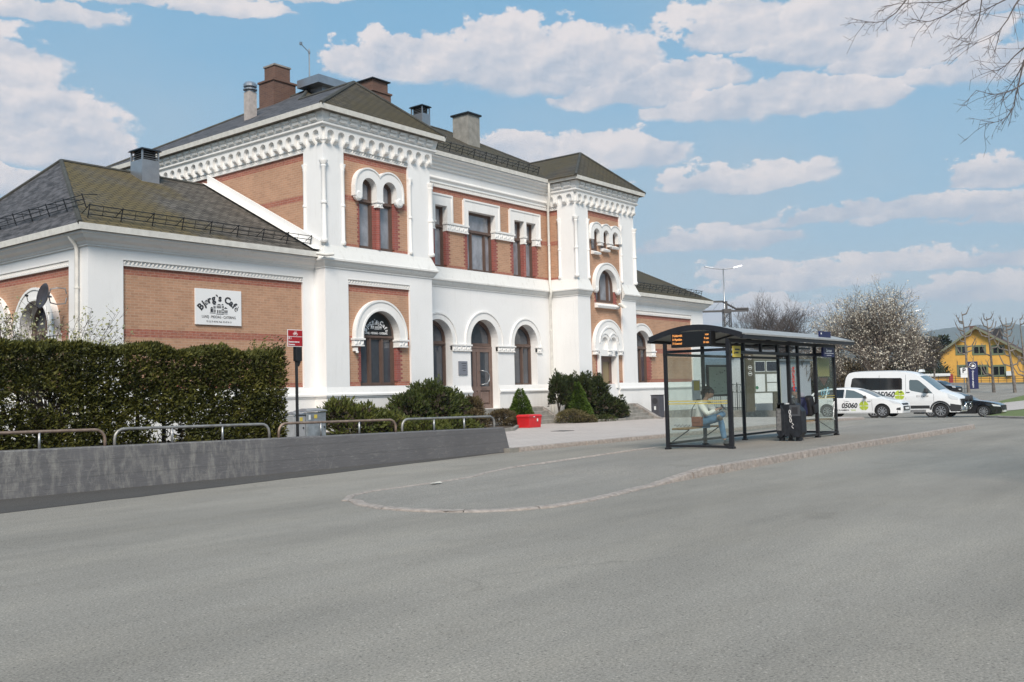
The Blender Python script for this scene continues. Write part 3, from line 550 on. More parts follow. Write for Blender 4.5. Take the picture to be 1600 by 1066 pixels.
ST=[(-.03,6.56),(.003,6.56),(.05,6.42),(.17,6.12),(.20,6.09),(.20,6.03),(.15,6.0),(.12,5.93),(.07,5.86),(.03,5.82),(.03,5.78),(-.03,5.78)]
SW('string_course',MT['white3'],ST,[(X1,YB),(X1,YT),(X1r,YT),(X1r,YC),(X2,YC),(X2,YT),(37.43,YT)],[(40.2,YT),(X2r,YT),(X2r,YW+.3)])
SW('wing_cornice',MT['white2'],[(-.03,6.12),(.36,6.12),(.36,6.06),(.30,6.04),(.24,5.95),(.12,5.88),(.09,5.82),(.05,5.81),(.05,5.76),(-.03,5.76)],WL_,WR_)
SW('wing_gutter',MT['gutter'],[(.30,6.125),(.45,6.125),(.47,6.30),(.44,6.30),(.43,6.15),(.30,6.15)],WL_,WR_)
# upper cornices
def upcor(mb,path,pav=True):
    mb.sweep(path,[(-.03,10.74),(.14,10.74),(.20,10.68),(.20,10.64),(.14,10.60),(.12,10.56),(-.03,10.56)])
    mb.sweep(path,[(-.03,11.05),(.24,11.05),(.235,11.02),(.17,10.745),(-.03,10.745)])
P1=[(X1,YB),(X1,YT),(X1r,YT),(X1r,YC)]; P2_=[(X2,YC),(X2,YT),(X2r,YT),(X2r,YB)]
for p_ in (P1,P2_): mb=MB(); upcor(mb,p_); B(mb,'main_cornice',MT['white2'])
SW('main_cornice',MT['white2'],[(-.03,11.05),(.40,11.05),(.40,11.0),(.32,10.97),(.28,10.88),(.20,10.85),(.18,10.75),(.10,10.72),(.08,10.62),(.0,10.60),(-.03,10.60)],[(X1r+.01,YC),(X2-.01,YC)])
SW('frieze_moulding',MT['white2'],[(-.03,10.30),(.03,10.30),(.08,10.24),(.08,10.20),(.03,10.16),(-.03,10.16)],[(X1r+.01,YC),(X2-.01,YC)])
def along(path,fn):
    for a,b in zip(path,path[1:]):
        a=Vector(a); b=Vector(b); d=(b-a); L_=d.length; d.normalize(); n=Vector((d.y,-d.x))
        fn(L_,lambda u,v,w,a=a,d=d,n=n:(a.x+d.x*u+n.x*w,a.y+d.y*u+n.y*w,v))
def blocks(L_,T):
    n=max(1,round(L_/.47)); s=L_/n
    for i in range(n):
        a=i*s+.08; b=(i+1)*s-.08
        for za,zb,wa in ((10.79,10.87,.19),(10.92,11.0,.225)):
            bl.add([(a,za,wa-.06),(b,za,wa-.06),(b,zb,wa-.02),(a,zb,wa-.02),(a,za+.005,wa+.06),(b,za+.005,wa+.06),(b,zb-.01,wa+.085),(a,zb-.01,wa+.085)],[(0,3,2,1),(4,5,6,7),(0,1,5,4),(1,2,6,5),(2,3,7,6),(3,0,4,7)],T)
def corbels(L_,T):
    """arcaded corbel table: scalloped slab carried on little brackets"""
    n=max(1,round(L_/.475)); s=L_/n; r=.155; out=[(0,10.56),(L_,10.56)]
    for i in reversed(range(n)):
        c=(i+.5)*s; out+=[(c+s/2-1e-4,10.14),(c+r,10.14),(c+r,10.34)]+arc(c,10.34,r,0,math.pi,10)[1:-1]+[(c-r,10.34),(c-r,10.14),(c-s/2+1e-4,10.14)]
    cl=[]; 
    for p in out:
        if not cl or (abs(p[0]-cl[-1][0])+abs(p[1]-cl[-1][1])>1e-3): cl.append(p)
    vs,fs=poly_plate(cl,[],.13,.0); ct.add(vs,fs,T)
    for i in range(n+1):
        u=min(max(i*s,.12),L_-.12); ct.add([(u-.095,10.10,0),(u+.095,10.10,0),(u+.095,10.19,0),(u-.095,10.19,0),(u-.095,10.13,.16),(u+.095,10.13,.16),(u+.095,10.19,.18),(u-.095,10.19,.18),(u-.07,10.02,0),(u+.07,10.02,0),(u+.05,10.06,.06),(u-.05,10.06,.06)],
            [(4,5,6,7),(1,2,6,5),(2,3,7,6),(3,0,4,7),(8,9,10,11),(11,10,5,4),(8,11,4,0),(9,1,5,10)],T)
for pth in (P1,P2_):
    bl=MB(); ct=MB(); along(pth,blocks); along(pth,corbels); B(bl,'block_frieze',MT['white2']); B(ct,'corbel_table',MT['white2'])
SW('main_gutter',MT['gutter'],[(.30,11.055),(.44,11.055),(.47,11.22),(.44,11.22),(.42,11.08),(.30,11.08)],P1,P2_,[(X1r+.48,YC),(X2-.48,YC)])
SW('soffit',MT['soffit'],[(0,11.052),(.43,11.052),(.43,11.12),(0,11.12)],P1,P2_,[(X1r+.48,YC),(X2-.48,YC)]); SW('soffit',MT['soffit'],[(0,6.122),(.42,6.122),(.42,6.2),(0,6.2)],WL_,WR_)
# pier edges and colonnettes
def colon(x,y,z0=6.62,z1=9.42,r=.085,ring=7.98):
    mb=MB(); mb.lathe(x,y,[(r*1.15,z0),(r*1.5,z0+.05),(r*1.5,z0+.1),(r,z0+.16),(r,ring-.05),(r*1.35,ring-.03),(r*1.35,ring+.03),(r,ring+.05),(r,z1-.24),(r*1.25,z1-.2),(r*1.1,z1-.16),(r*1.8,z1-.03),(r*1.8,z1)],12); B(mb,'colonnette',MT['white2'],smooth=True,autos=R(40))
colon(X1-.02,YT-.02); colon(X1r+.0,YT-.02); colon(X2-.02,YT-.02); colon(X2r,YT-.02)
for x in (22.30,25.58,37.38,40.28): colon(x,YT-.0,r=.06)
colon(X1-.0,25.92,r=.06); colon(X2,25.88,r=.06)
# ---- roofs
def slab(mb,pts,t=.07):
    n=len(pts); b=len(mb.v); mb.v+= [tuple(p) for p in pts]+[(p[0],p[1],p[2]-t) for p in pts]
    mb.f.append(tuple(b+i for i in range(n))); mb.f.append(tuple(b+n+i for i in reversed(range(n))))
    for i in range(n): mb.f.append((b+i,b+n+i,b+n+(i+1)%n,b+(i+1)%n))
ZE=11.22; ZW=6.30
for sx in (lambda x:x,lambda x:63.0-x):
    mb=MB(); slab(mb,[(sx(21),24.48,ZE),(sx(24.1),26.25,13.02),(sx(24.1),29.35,13.02),(sx(27),32.4,14.7),(sx(21),39.2,ZE)]); B(mb,'roof_side_slope',MT['roof_s'])
    mb=MB(); slab(mb,[(sx(21),24.48,ZE),(sx(27.13),24.48,ZE),(sx(24.1),26.25,13.02)]); slab(mb,[(sx(27.13),24.48,ZE),(sx(27.13),26.05,ZE),(sx(24.1),29.35,13.02),(sx(24.1),26.25,13.02)]); B(mb,'pavilion_roof',MT['roof_f'] if sx(0)==0 else MT['roof_f'])
mb=MB(); slab(mb,[(27.13,26.05,ZE),(35.87,26.05,ZE),(38.9,29.35,13.02),(36,32.4,14.7),(27,32.4,14.7),(24.1,29.35,13.02)]); slab(mb,[(21,39.2,ZE),(42,39.2,ZE),(36,32.4,14.7),(27,32.4,14.7)]); B(mb,'main_roof',MT['roof_f'])
for k,(e,a,w) in enumerate(((13.04,15.7,X1),(50.19,47.5,X2r))):
    mb=MB(); slab(mb,[(e,25.07,ZW),(a,31.4,9.5),(e,37.8,ZW)]); B(mb,'wing_roof_hip',MT['roof_s'])
    mb=MB(); slab(mb,[(e,25.07,ZW),(w,25.07,ZW),(w,31.4,9.5),(a,31.4,9.5)]); slab(mb,[(e,37.8,ZW),(w,37.8,ZW),(w,31.4,9.5),(a,31.4,9.5)]); B(mb,'wing_roof',MT['roof_f2'] if k==0 else MT['roof_f'])
MT['ridge']=mat('ridge_slate',(.055,.053,.045),.8,var=.4,vs=3)
def rcap(a,b,r=.07): rc=MB(); rc.tube([a,b],r,6); B(rc,'ridge_cap',MT['ridge'])
for a,b in (((21,24.48,ZE),(24.1,26.25,13.02)),((24.1,26.25,13.02),(24.1,29.35,13.02)),((27.13,24.48,ZE),(24.1,26.25,13.02)),((24.1,29.35,13.02),(27,32.4,14.7)),((27,32.4,14.7),(36,32.4,14.7)),((42,24.48,ZE),(38.9,26.25,13.02)),((35.87,24.48,ZE),(38.9,26.25,13.02)),((38.9,26.25,13.02),(38.9,29.35,13.02)),((38.9,29.35,13.02),(36,32.4,14.7)),((27,32.4,14.7),(21,39.2,ZE)),
    ((13.04,25.07,ZW),(15.7,31.4,9.5)),((15.7,31.4,9.5),(X1,31.4,9.5)),((13.04,37.8,ZW),(15.7,31.4,9.5)),((50.19,25.07,ZW),(47.5,31.4,9.5)),((47.5,31.4,9.5),(X2r,31.4,9.5))): rcap(a,b)
mb=MB()
mb.add([(X1-.09,25.05,6.36),(X1-.09,31.5,9.62),(X1-.09,31.5,9.95),(X1-.09,25.05,6.69),(X1-.005,25.05,6.36),(X1-.005,31.5,9.62),(X1-.005,31.5,9.95),(X1-.005,25.05,6.69)],[(0,1,2,3),(7,6,5,4),(0,4,5,1),(1,5,6,2),(2,6,7,3),(3,7,4,0)])
mb.add([(X1-.35,25.1,6.40),(X1-.35,31.45,9.61),(X1-.01,31.45,9.61),(X1-.01,25.1,6.40)],[(0,1,2,3)])
B(mb,'roof_flashing',MT['white2'])
# drip pipes
def pipe(pts,r,bands):
    dp=MB(); dp.tube(pts,r,10); x,y,_z=pts[-2]
    for z in bands: dp.lathe(x,y,[(r+.015,z),(r+.015,z+.05)],10)
    B(dp,'drainpipe',MT['gutter'],smooth=True,autos=R(40))
pipe([(13.2,25.95,6.15),(13.2,25.95,6.02),(13.36,25.95,5.82),(13.40,25.95,5.7),(13.40,25.95,.1)],.055,(4.6,2.5))
pipe([(X2-.42,YC-.42,11.08),(X2-.42,YC-.42,10.4),(X2-.16,YC-.14,9.9),(X2-.16,YC-.14,6.5),(X2-.28,YC-.28,6.15),(X2-.28,YC-.28,5.95),(X2-.16,YC-.14,5.75),(X2-.16,YC-.14,.3)],.06,(8.2,4.2,2.4))
pipe([(X1-.45,YT-.1,6.2),(X1-.2,YT-.3,6.15),(X1+.1,YT-.32,6.2)],.055,())
# snow guards
def guard(x0,y0,x1,y1,zb,sl,nx,ny,L_step=.9,name='snow_guard'):
    mb=MB(); d=Vector((x1-x0,y1-y0)); L_=d.length; d.normalize(); n=Vector((nx,ny))
    def P(s,k,z): return (x0+d.x*s+n.x*k,y0+d.y*s+n.y*k,z)
    for dz in (.12,.24,.36): mb.tube([P(0,.42-dz*.25,zb+.42*sl+dz),P(L_,.42-dz*.25,zb+.42*sl+dz)],.013,5)
    k=int(L_/L_step)
    for i in range(k+1):
        s=L_*i/k
        mb.tube([P(s,.46,zb+.46*sl-.02),P(s,.33,zb+.42*sl+.40)],.016,5); mb.tube([P(s,.78,zb+.78*sl),P(s,.34,zb+.42*sl+.38)],.012,5)
        if i<k: s2=s+L_step*.45; mb.tube([P(s2,.42,zb+.42*sl+.10),P(s2,.33,zb+.42*sl+.38)],.009,4)
    return B(mb,name,MT['black'])
guard(13.5,25.07,21.3,25.07,ZW,.505,0,1); guard(13.04,25.6,13.04,37,ZW,1.2,1,0,1.0); guard(27.3,26.05,35.7,26.05,ZE,.548,0,1,.75); guard(42.6,25.07,49.6,25.07,ZW,.505,0,1,.6)
# chimneys and vents
mb=MB(); mb.box(25.62,26.80,32.9,33.9,13.2,14.98); mb.box(25.57,26.85,32.85,33.95,14.98,15.06); mb.box(25.80,26.62,33.05,33.75,15.06,15.70); ch=B(mb,'chimney',MT['brick_chim']); mb=MB(); mb.box(25.76,26.66,33.01,33.79,15.70,15.77); B(mb,'chimney_cap',MT['gran'],ch)
mb=MB(); mb.box(30.45,31.6,31.9,33.0,14.0,15.42); mb.box(30.40,31.65,31.85,33.05,15.42,15.50); mb.box(30.55,31.5,32,32.9,15.50,16.02); ch=B(mb,'chimney',MT['brick_chim']); mb=MB(); mb.box(30.45,31.6,31.9,33.0,16.02,16.07); B(mb,'chimney_cap',MT['black'],ch)
mb=MB(); mb.box(34.9,35.75,30.0,31.0,13.0,14.92); ch=B(mb,'chimney',mat('rendered_chimney',(.27,.26,.235),.85,var=.25,vs=3)); mb=MB(); mb.box(34.82,35.83,29.92,31.08,14.92,15.0); B(mb,'chimney_cap',MT['black'],ch)
def vent(x0,x1,y0,y1,z0,z1,m):
    mb=MB(); mb.box(x0,x1,y0,y1,z0,z1-.34); 
    for (a,b,c,d) in ((x0,x0+.05,y0,y0+.05),(x1-.05,x1,y0,y0+.05),(x0,x0+.05,y1-.05,y1),(x1-.05,x1,y1-.05,y1)): mb.box(a,b,c,d,z1-.34,z1)
    for k in range(4):
        z=z1-.30+k*.075; mb.add([(x0+.01,y0+.01,z),(x1-.01,y0+.01,z),(x1-.06,y0+.08,z+.05),(x0+.06,y0+.08,z+.05)],[(0,1,2,3)]); mb.add([(x0+.01,y0+.01,z),(x0+.01,y1-.01,z),(x0+.08,y1-.06,z+.05),(x0+.08,y0+.06,z+.05)],[(0,1,2,3)])
    v=B(mb,'roof_vent',m); mb=MB(); mb.frus(x0-.07,x1+.07,y0-.07,y1+.07,z1,z1+.06,.05); mb.box(x0+.09,x1-.09,y0+.09,y1-.09,z1-.34,z1); B(mb,'vent_hood',MT['black'],v); return v
vent(18.12,18.78,30.55,31.3,8.9,10.2,MT['sheet']); vent(32.75,33.3,31.0,31.75,13.7,15.05,MT['sheet'])
mb=MB(); mb.box(22.85,23.2,30.85,31.2,12.2,13.42); v=B(mb,'flue',mat('flue_sheet',(.42,.37,.34),.6,var=.2)); mb=MB(); mb.lathe(23.02,31.02,[(.16,13.42),(.16,13.5),(.27,13.5),(.27,13.54),(.15,13.58),(.15,13.63),(.26,13.63),(.26,13.72),(.2,13.80),(.1,13.84)],16); B(mb,'flue_cowl',MT['sheet'],v)
mb=MB(); mb.frus(26.55,28.75,31.1,32.5,14.72,15.06,0); mb.frus(26.55,28.75,31.1,32.5,15.06,15.16,.2); mb.box(27.0,28.3,31.4,32.2,14.2,14.72); B(mb,'ventilation_hood',MT['sheet'])
mb=MB(); mb.tube([(27.16,32.4,14.6),(27.16,32.4,16.6)],.028,6); mb.tube([(27.16,32.4,16.45),(26.85,32.4,16.62),(26.72,32.4,16.72)],.018,5); mb.box(26.66,26.76,32.36,32.44,16.66,16.78); mb.lathe(27.16,32.4,[(.05,16.4),(.05,16.5)],8); B(mb,'antenna',MT['metal'])
# ================================================================= GROUND
def WB(mb,name,m,root,**k):      # part given in world coordinates under an Empty
    lab=k.pop('label',None); o=mb.build(name,m,root,**k); o.matrix_parent_inverse=Matrix.Translation(-Vector(root.location))
    if lab: o['label']=lab
    return o
NVV=lambda x:noise.noise(Vector((x*1.7,4,2)))
def wall_y(x): return 15.22-.0553*(x-6.67)
PB_=MT
MT['asph']=asphalt('worn_asphalt',(.285,.262,.228),.24); MT['asph2']=asphalt('island_asphalt',(.27,.25,.222),.18)
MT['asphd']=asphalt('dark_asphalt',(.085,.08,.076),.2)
def pavers():
    m,nt,b=NT('concrete_pavers'); N=nt.nodes; L=nt.links; ge=N.new('ShaderNodeNewGeometry'); P=ge.outputs['Position']
    t=N.new('ShaderNodeTexBrick'); t.inputs['Scale'].default_value=1; t.inputs['Brick Width'].default_value=.42; t.inputs['Row Height'].default_value=.21; t.inputs['Mortar Size'].default_value=.008
    t.inputs['Color1'].default_value=(.46,.405,.37,1); t.inputs['Color2'].default_value=(.42,.37,.34,1); t.inputs['Mortar'].default_value=(.20,.175,.165,1); L.new(P,t.inputs['Vector'])
    c=mixc(nt,ramp(nt,noise_(nt,P,.5,6,.6),.35,.7,(0,0,0,1),(.6,.6,.6,1)),t.outputs['Color'],(.50,.455,.42,1)); c=mixc(nt,ramp(nt,noise_(nt,P,4,5,.7),.5,.75,(0,0,0,1),(.4,.4,.4,1)),c,(.34,.305,.285,1))
    L.new(c,b.inputs['Base Color']); b.inputs['Roughness'].default_value=.9; return m
MT['paver']=pavers()
MT['soil']=mat('planting_soil',(.06,.045,.032),.95,var=.5,vs=9,bump=.8,bs=12)
MT['grass']=mat('mown_grass',(.125,.155,.045),.9,var=.4,vs=2.5,bump=.7,bs=30)
MT['kerb']=mat('pink_granite_kerb',(.315,.27,.238),.85,var=.32,vs=11,bump=.9,bs=26)
MT['conc']=mat('aged_concrete',(.24,.225,.20),.9,var=.3,vs=3,bump=.5,bs=18)
def sheet(name,x0,x1,y0,y1,off,m,nx=None):
    xs=sorted(set([x0,x1]+[k for k,_ in GK if x0<k<x1])); mb=MB()
    for x in xs: mb.v+= [(x,y0,g(x)+off),(x,y1,g(x)+off)]
    for i in range(len(xs)-1): mb.f.append((2*i,2*i+2,2*i+3,2*i+1))
    return tag(mb.build(name,m),kind='structure')
sheet('ground',-400,6000,-3000,6000,-.02,mat('distant_land',(.085,.095,.055),.95,var=.3,vs=.05))
sheet('road',-60,130,-60,13.2,0,MT['asph'])
sheet('forecourt_lane',-60,43.2,13.201,16.0,0.0,MT['asph']); 
sheet('car_park',43.2,150,13.201,60,0.0,MT['asph'])
def slab_poly(name,pts,off,depth,m,kind='structure'):
    """flat slab with a plan outline following the ground; off above ground"""
    vs,fs=poly_plate(pts,[],depth,0)
    mb=MB(); mb.v=[(x,y,g(x)+off-depth+z) for x,y,z in vs]; mb.f=fs; o=mb.build(name,m)
    return tag(o,kind=kind)
fore=[(18.35,14.42),(43.0,14.42),(44.6,15.6),(44.9,26.5),(18.6,26.5)]
bmf=MB(); xs=[18.3,24,30,36,40,43,44.6]
for x in xs: bmf.v+= [(x,14.42+max(0,x-43)*.75,g(x)+.10),(x,26.4,g(x)+.10)]
for i in range(len(xs)-1): bmf.f.append((2*i,2*i+2,2*i+3,2*i+1))
tag(bmf.build('paved_forecourt',MT['paver']),kind='structure')
bmf=MB(); bmf.v=[(44.6,15.62,g(44.6)+.1),(56,15.62,g(56)+.1),(56,40,g(56)+.1),(44.6,40,g(44.6)+.1)]; bmf.f=[(0,1,2,3)]
# earth bank behind the retaining wall up to the building
bk=MB()
for x,y0,z0,z1 in ((-40,18.0,.7,.75),(-4,16.0,.68,.6),(6,15.45,.62,.5),(12,15.1,.55,.4),(16,14.9,.42,.25),(18.1,14.8,.2,.13),(18.6,15.0,.09,.09)): bk.v+= [(x,y0,z0),(x,y0+3,z0),(x,25.6,z1),(x,45,z1)]
for i in range(6):
    for j in range(3): a=4*i+j; bk.f.append((a,a+4,a+5,a+1))
tag(bk.build('earth_bank',MT['soil']),kind='structure')
# kerb stones
def kerb(name,path,h,w=.16,L_=1.0,off=0,seed=1,jit=.012,lab=None):
    rd=random.Random(seed); mb=MB(); pts=[Vector(p) for p in path]
    # resample
    seg=[]; acc=[0]
    for a,b in zip(pts,pts[1:]): acc.append(acc[-1]+(b-a).length)
    def at(s):
        for i in range(len(pts)-1):
            if s<=acc[i+1] or i==len(pts)-2:
                t=(s-acc[i])/(acc[i+1]-acc[i]); return pts[i].lerp(pts[i+1],t),(pts[i+1]-pts[i]).normalized()
    s=0
    while s<acc[-1]-.05:
        l=min(L_*rd.uniform(.85,1.2),acc[-1]-s); n=max(1,int(l/.12)); b0=len(mb.v); gap=.006; sh=rd.uniform(-jit,jit)
        for i in range(n+1):
            q,d=at(s+gap+(l-2*gap)*i/n); nn=Vector((d.y,-d.x)); hh=h(q.x,q.y) if callable(h) else h; gz=g(q.x)+off
            r1=rd.uniform(-jit,jit)*.8; r2=rd.uniform(-jit,jit)*.5
            o0=nn*(sh+r1); 
            for (k,z) in ((0.015,-.06),(0,hh*.45+r2),(-.012,hh-.012+r2*.5),(-.035,hh+r2*.4),(-w,hh+r2*.3),(-w,-.06)):
                mb.v.append((q.x+nn.x*k+o0.x,q.y+nn.y*k+o0.y,gz+z))
        for i in range(n):
            for j in range(5): a=b0+i*6+j; mb.f.append((a,a+1,a+7,a+6))
        mb.f.append(tuple(b0+j for j in range(6))); mb.f.append(tuple(b0+n*6+j for j in reversed(range(6))))
        s+=l
    o=mb.build(name,MT['kerb']); return tag(o,kind='structure')
kerb('forecourt_kerb',[(18.35,14.38),(30,14.36),(43.0,14.36),(44.0,14.8),(44.65,15.8),(44.7,26)],.105,seed=3)
def ih(x,y): return .022 if x<12.5 else .13 if x>14.4 else .022+.108*(x-12.5)/1.9
outer=[(9.07,10.12),(8.76,9.6),(8.6,9.03),(8.6,8.47),(8.75,7.98),(9.0,7.6),(9.35,7.3),(9.8,7.12),(10.4,7.07),(11.2,7.15),(12.1,7.25),(13,7.32),(14.4,7.4),(20,7.43),(32.6,7.5),(33.1,7.62),(33.35,7.95)]
farr=[(9.07,10.12),(9.56,10.55),(10.1,10.74),(10.9,10.76),(11.9,10.82),(12.6,10.9),(13.5,11.25),(14.5,11.5),(17,11.5),(20,11.5),(33.2,11.5)]
def ih2(x,y): return .012 if x<15 else .012+min(.06,(x-15)*.012)
kerb('island_kerb',outer,ih,.15,1.15,seed=5,jit=.014)
kerb('island_kerb',farr,lambda x,y:.012+(.0 if x<14 else min(.055,(x-14)*.012)),.10,1.2,seed=8,jit=.006)
# island surface: strips from far edge to outer edge
mb=MB(); n=0
import bisect
def edge(poly,x):
    ys=[]
    for a,b in zip(poly,poly[1:]):
        if (a[0]-x)*(b[0]-x)<=0 and a[0]!=b[0]: ys.append(a[1]+(b[1]-a[1])*(x-a[0])/(b[0]-a[0]))
    return ys
xs=[8.75+i*.25 for i in range(50)]+[21.5+i for i in range(12)]+[33.2]
cols=[]
for x in xs:
    lo=min(edge(outer,x)+[9.2]) if edge(outer,x) else 8.5; hi=max(edge(farr,x)) if edge(farr,x) else max(edge(outer,x)+[9.0]) 
    lo+=.06; hi-=.04
    col=[]
    for k in range(7):
        t=k/6; y=lo+(hi-lo)*t; z=g(x)+(ih(x,y)-.004)*(1-t)**1.0+(ih2(x,y)-.004)*t; 
        if x>13.6: z=g(x)+max((ih(x,y)-.004)*min(1,(1-t)*2.2),0)+(ih2(x,y)-.004)*(1-min(1,(1-t)*2.2))
        col.append((x,y,max(z,g(x)+.004)))
    b=len(mb.v); mb.v+=col; cols.append(b)
for a,b in zip(cols,cols[1:]):
    for k in range(6): mb.f.append((a+k,b+k,b+k+1,a+k+1))
tag(mb.build('traffic_island',MT['asph2'],smooth=True),kind='structure')
mb=MB(); mb.v=[(-.10,-.05,.012),(.08,-.06,.004),(.12,.03,.018),(-.02,.07,.006),(-.12,.04,.003)]; mb.f=[(0,1,2,3,4)]; ps=tag(mb.build('paper_scrap',mat('pale_paper',(.55,.52,.45),.8)),'crumpled pale paper scrap lying on the near end of the traffic island','litter'); ps.location=(11.35,10.6,.022)
def zisl(x,y): return g(x)+(.10 if y<10.3 else .06)
gl_=lambda x:13.37+.1004*(x-5.86)
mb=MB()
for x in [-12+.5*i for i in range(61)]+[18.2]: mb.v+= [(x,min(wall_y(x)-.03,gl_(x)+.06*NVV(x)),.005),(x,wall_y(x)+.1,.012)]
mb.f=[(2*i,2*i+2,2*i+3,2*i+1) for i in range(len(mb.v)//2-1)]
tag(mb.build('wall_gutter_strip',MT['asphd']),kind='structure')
mb=MB(); mb.box(-.30,.30,-.28,.28,0,.012); mh=tag(mb.build('manhole_cover',mat('cast_iron',(.09,.085,.08),.6,.5,var=.3,vs=20)),'square cast iron cover set in the pale pavers of the forecourt','manhole cover'); mh.location=(26.9,19.2,g(27)+.10)
# grass verges and far pavement to the right
def vstrip(name,pts,off,m): 
    mb=MB(); mb.v=[(x,y,g(x)+off) for x,y in pts]; mb.f=[tuple(range(len(pts)))]; return tag(mb.build(name,m),kind='structure')
# ================================================================= RETAINING WALL
def wallmat():
    m,nt,b=NT('grey_painted_concrete'); ge=nt.nodes.new('ShaderNodeNewGeometry'); P=ge.outputs['Position']; sp=nt.nodes.new('ShaderNodeSeparateXYZ'); nt.links.new(P,sp.inputs[0])
    c=mixc(nt,ramp(nt,noise_(nt,P,1.2,6,.6),.3,.7),(.10,.098,.102,1),(.13,.127,.131,1))
    n=noise_(nt,scaled(nt,P,(3,3,14)),1.5,6,.7); c=mixc(nt,ramp(nt,n,.56,.7,(0,0,0,1),(.35,.35,.35,1)),c,(.27,.265,.25,1))
    k=nt.nodes.new('ShaderNodeMapRange'); k.inputs[1].default_value=11.6; k.inputs[2].default_value=11.2; nt.links.new(sp.outputs[0],k.inputs[0])
    n2=noise_(nt,scaled(nt,P,(6,6,1.6)),1.3,6,.75); c=mixc(nt,math_(nt,'MULTIPLY',ramp(nt,n2,.46,.66,(0,0,0,1),(.5,.5,.5,1)),k.outputs[0]),c,(.33,.32,.29,1))
    v=nt.nodes.new('ShaderNodeTexVoronoi'); v.feature='DISTANCE_TO_EDGE'; v.inputs['Scale'].default_value=6.5; nt.links.new(P,v.inputs['Vector'])
    cr=math_(nt,'MULTIPLY',ramp(nt,v.outputs['Distance'],.0,.035,(1,1,1,1),(0,0,0,1)),math_(nt,'MULTIPLY',ramp(nt,noise_(nt,P,.9,4,.6),.52,.62),.22)); c=mixc(nt,cr,c,(.36,.35,.32,1))
    bd=nt.nodes.new('ShaderNodeTexWave'); bd.wave_type='BANDS'; bd.bands_direction='Z'; bd.inputs['Scale'].default_value=1.25; bd.inputs['Distortion'].default_value=.6; bd.inputs['Detail'].default_value=3; nt.links.new(P,bd.inputs['Vector'])
    c=mixc(nt,ramp(nt,bd.outputs['Fac'],.0,.05,(.22,.22,.22,1),(0,0,0,1)),c,(.05,.05,.05,1))
    nt.links.new(c,b.inputs['Base Color']); b.inputs['Roughness'].default_value=.8; bump_(nt,b,noise_(nt,scaled(nt,P,(2,2,18)),2,5,.7),.4,.02); return m
rw=MB(); WT=lambda x:.74-.0125*(x-6.67)
nx=[-12+i*1.0 for i in range(31)]+[18.05]
for x in nx:
    y=wall_y(x); t=WT(x); e=.20 if x<18 else .0
    rw.v+= [(x+(.20 if x>18 else 0),y-.015,-.05),(x+(.20 if x>18 else 0)*.2,y+.03,t-.02),(x,y+.05,t),(x,y+.30,t),(x+(.2 if x>18 else 0),y+.32,-.05)]
for i in range(len(nx)-1):
    for j in range(4): a=5*i+j; rw.f.append((a,a+5,a+6,a+1))
rw.f.append(tuple(range(5))); rw.f.append(tuple(5*(len(nx)-1)+j for j in reversed(range(5))))
tag(rw.build('retaining_wall',wallmat(),autos=R(30)),'long low dark grey concrete retaining wall with scuffed paint beside the road','wall')
mb=MB(); mb.box(18.0,18.5,14.40,15.2,-.1,.098); tag(mb.build('wall_end_paving',MT['conc']),kind='structure')
# hoop rails on the wall
MT['rail']=mat('weathered_rail',(.30,.29,.275),.5,.5,var=.35,vs=7)
MT['railrust']=mat('rust_stained_rail',(.26,.19,.15),.55,.4,var=.35,vs=9)
def xw(px,py=690):
    d=ray(px,py); t=(15.22+.0553*6.67)/(d.y+.0553*d.x); return d.x*t
hoops=[(-330,-178),(-165,-10),(187,430),(443,627),(637,781)]
def hoop(xa,xb,posts,m,lab):
    root=empty('hoop_rail',(xa,wall_y(xa)+.16,WT(xa)),0,lab,'railing','galvanised hoop rails along the top of the retaining wall')
    H=.27; rr=.16
    def P(x,z): return (x,wall_y(x)+.16,WT(x)+z)
    pts=[P(xa,-.05),P(xa,H-rr)]+[P(xa+rr-rr*math.cos(a),H-rr+rr*math.sin(a)) for a in (R(25),R(50),R(75))]+[P(xa+rr+.02,H)]
    pts+= [P(xa+(xb-xa)*k/6,H) for k in range(1,6)]
    pts+= [P(xb-rr-.02,H)]+[P(xb-rr+rr*math.cos(a),H-rr+rr*math.sin(a)) for a in (R(75),R(50),R(25))]+[P(xb,H-rr),P(xb,-.05)]
    mb=MB(); mb.tube(pts,.026,8); WB(mb,'handrail',m,root,smooth=True)
    for x in posts:
        mb=MB(); mb.tube([P(x,-.05),P(x,H-.01)],.022,8); WB(mb,'post',MT['metal'],root,smooth=True)
hoop(xw(-330),xw(172),[xw(69),xw(-120)],MT['railrust'],'hoop rail at the left edge with a rust stained top bar, one post in view')
hoop(xw(187),xw(429),[xw(277),xw(356)],MT['rail'],'long grey hoop rail standing in front of the thuja hedge, two middle posts')
hoop(xw(444),xw(627),[xw(510),xw(570)],MT['railrust'],'hoop rail with a rusty left bend in front of the grey utility cabinets')
hoop(xw(637),xw(781),[xw(687),xw(734)],MT['rail'],'last hoop rail before the end of the wall, in front of the tall junipers')
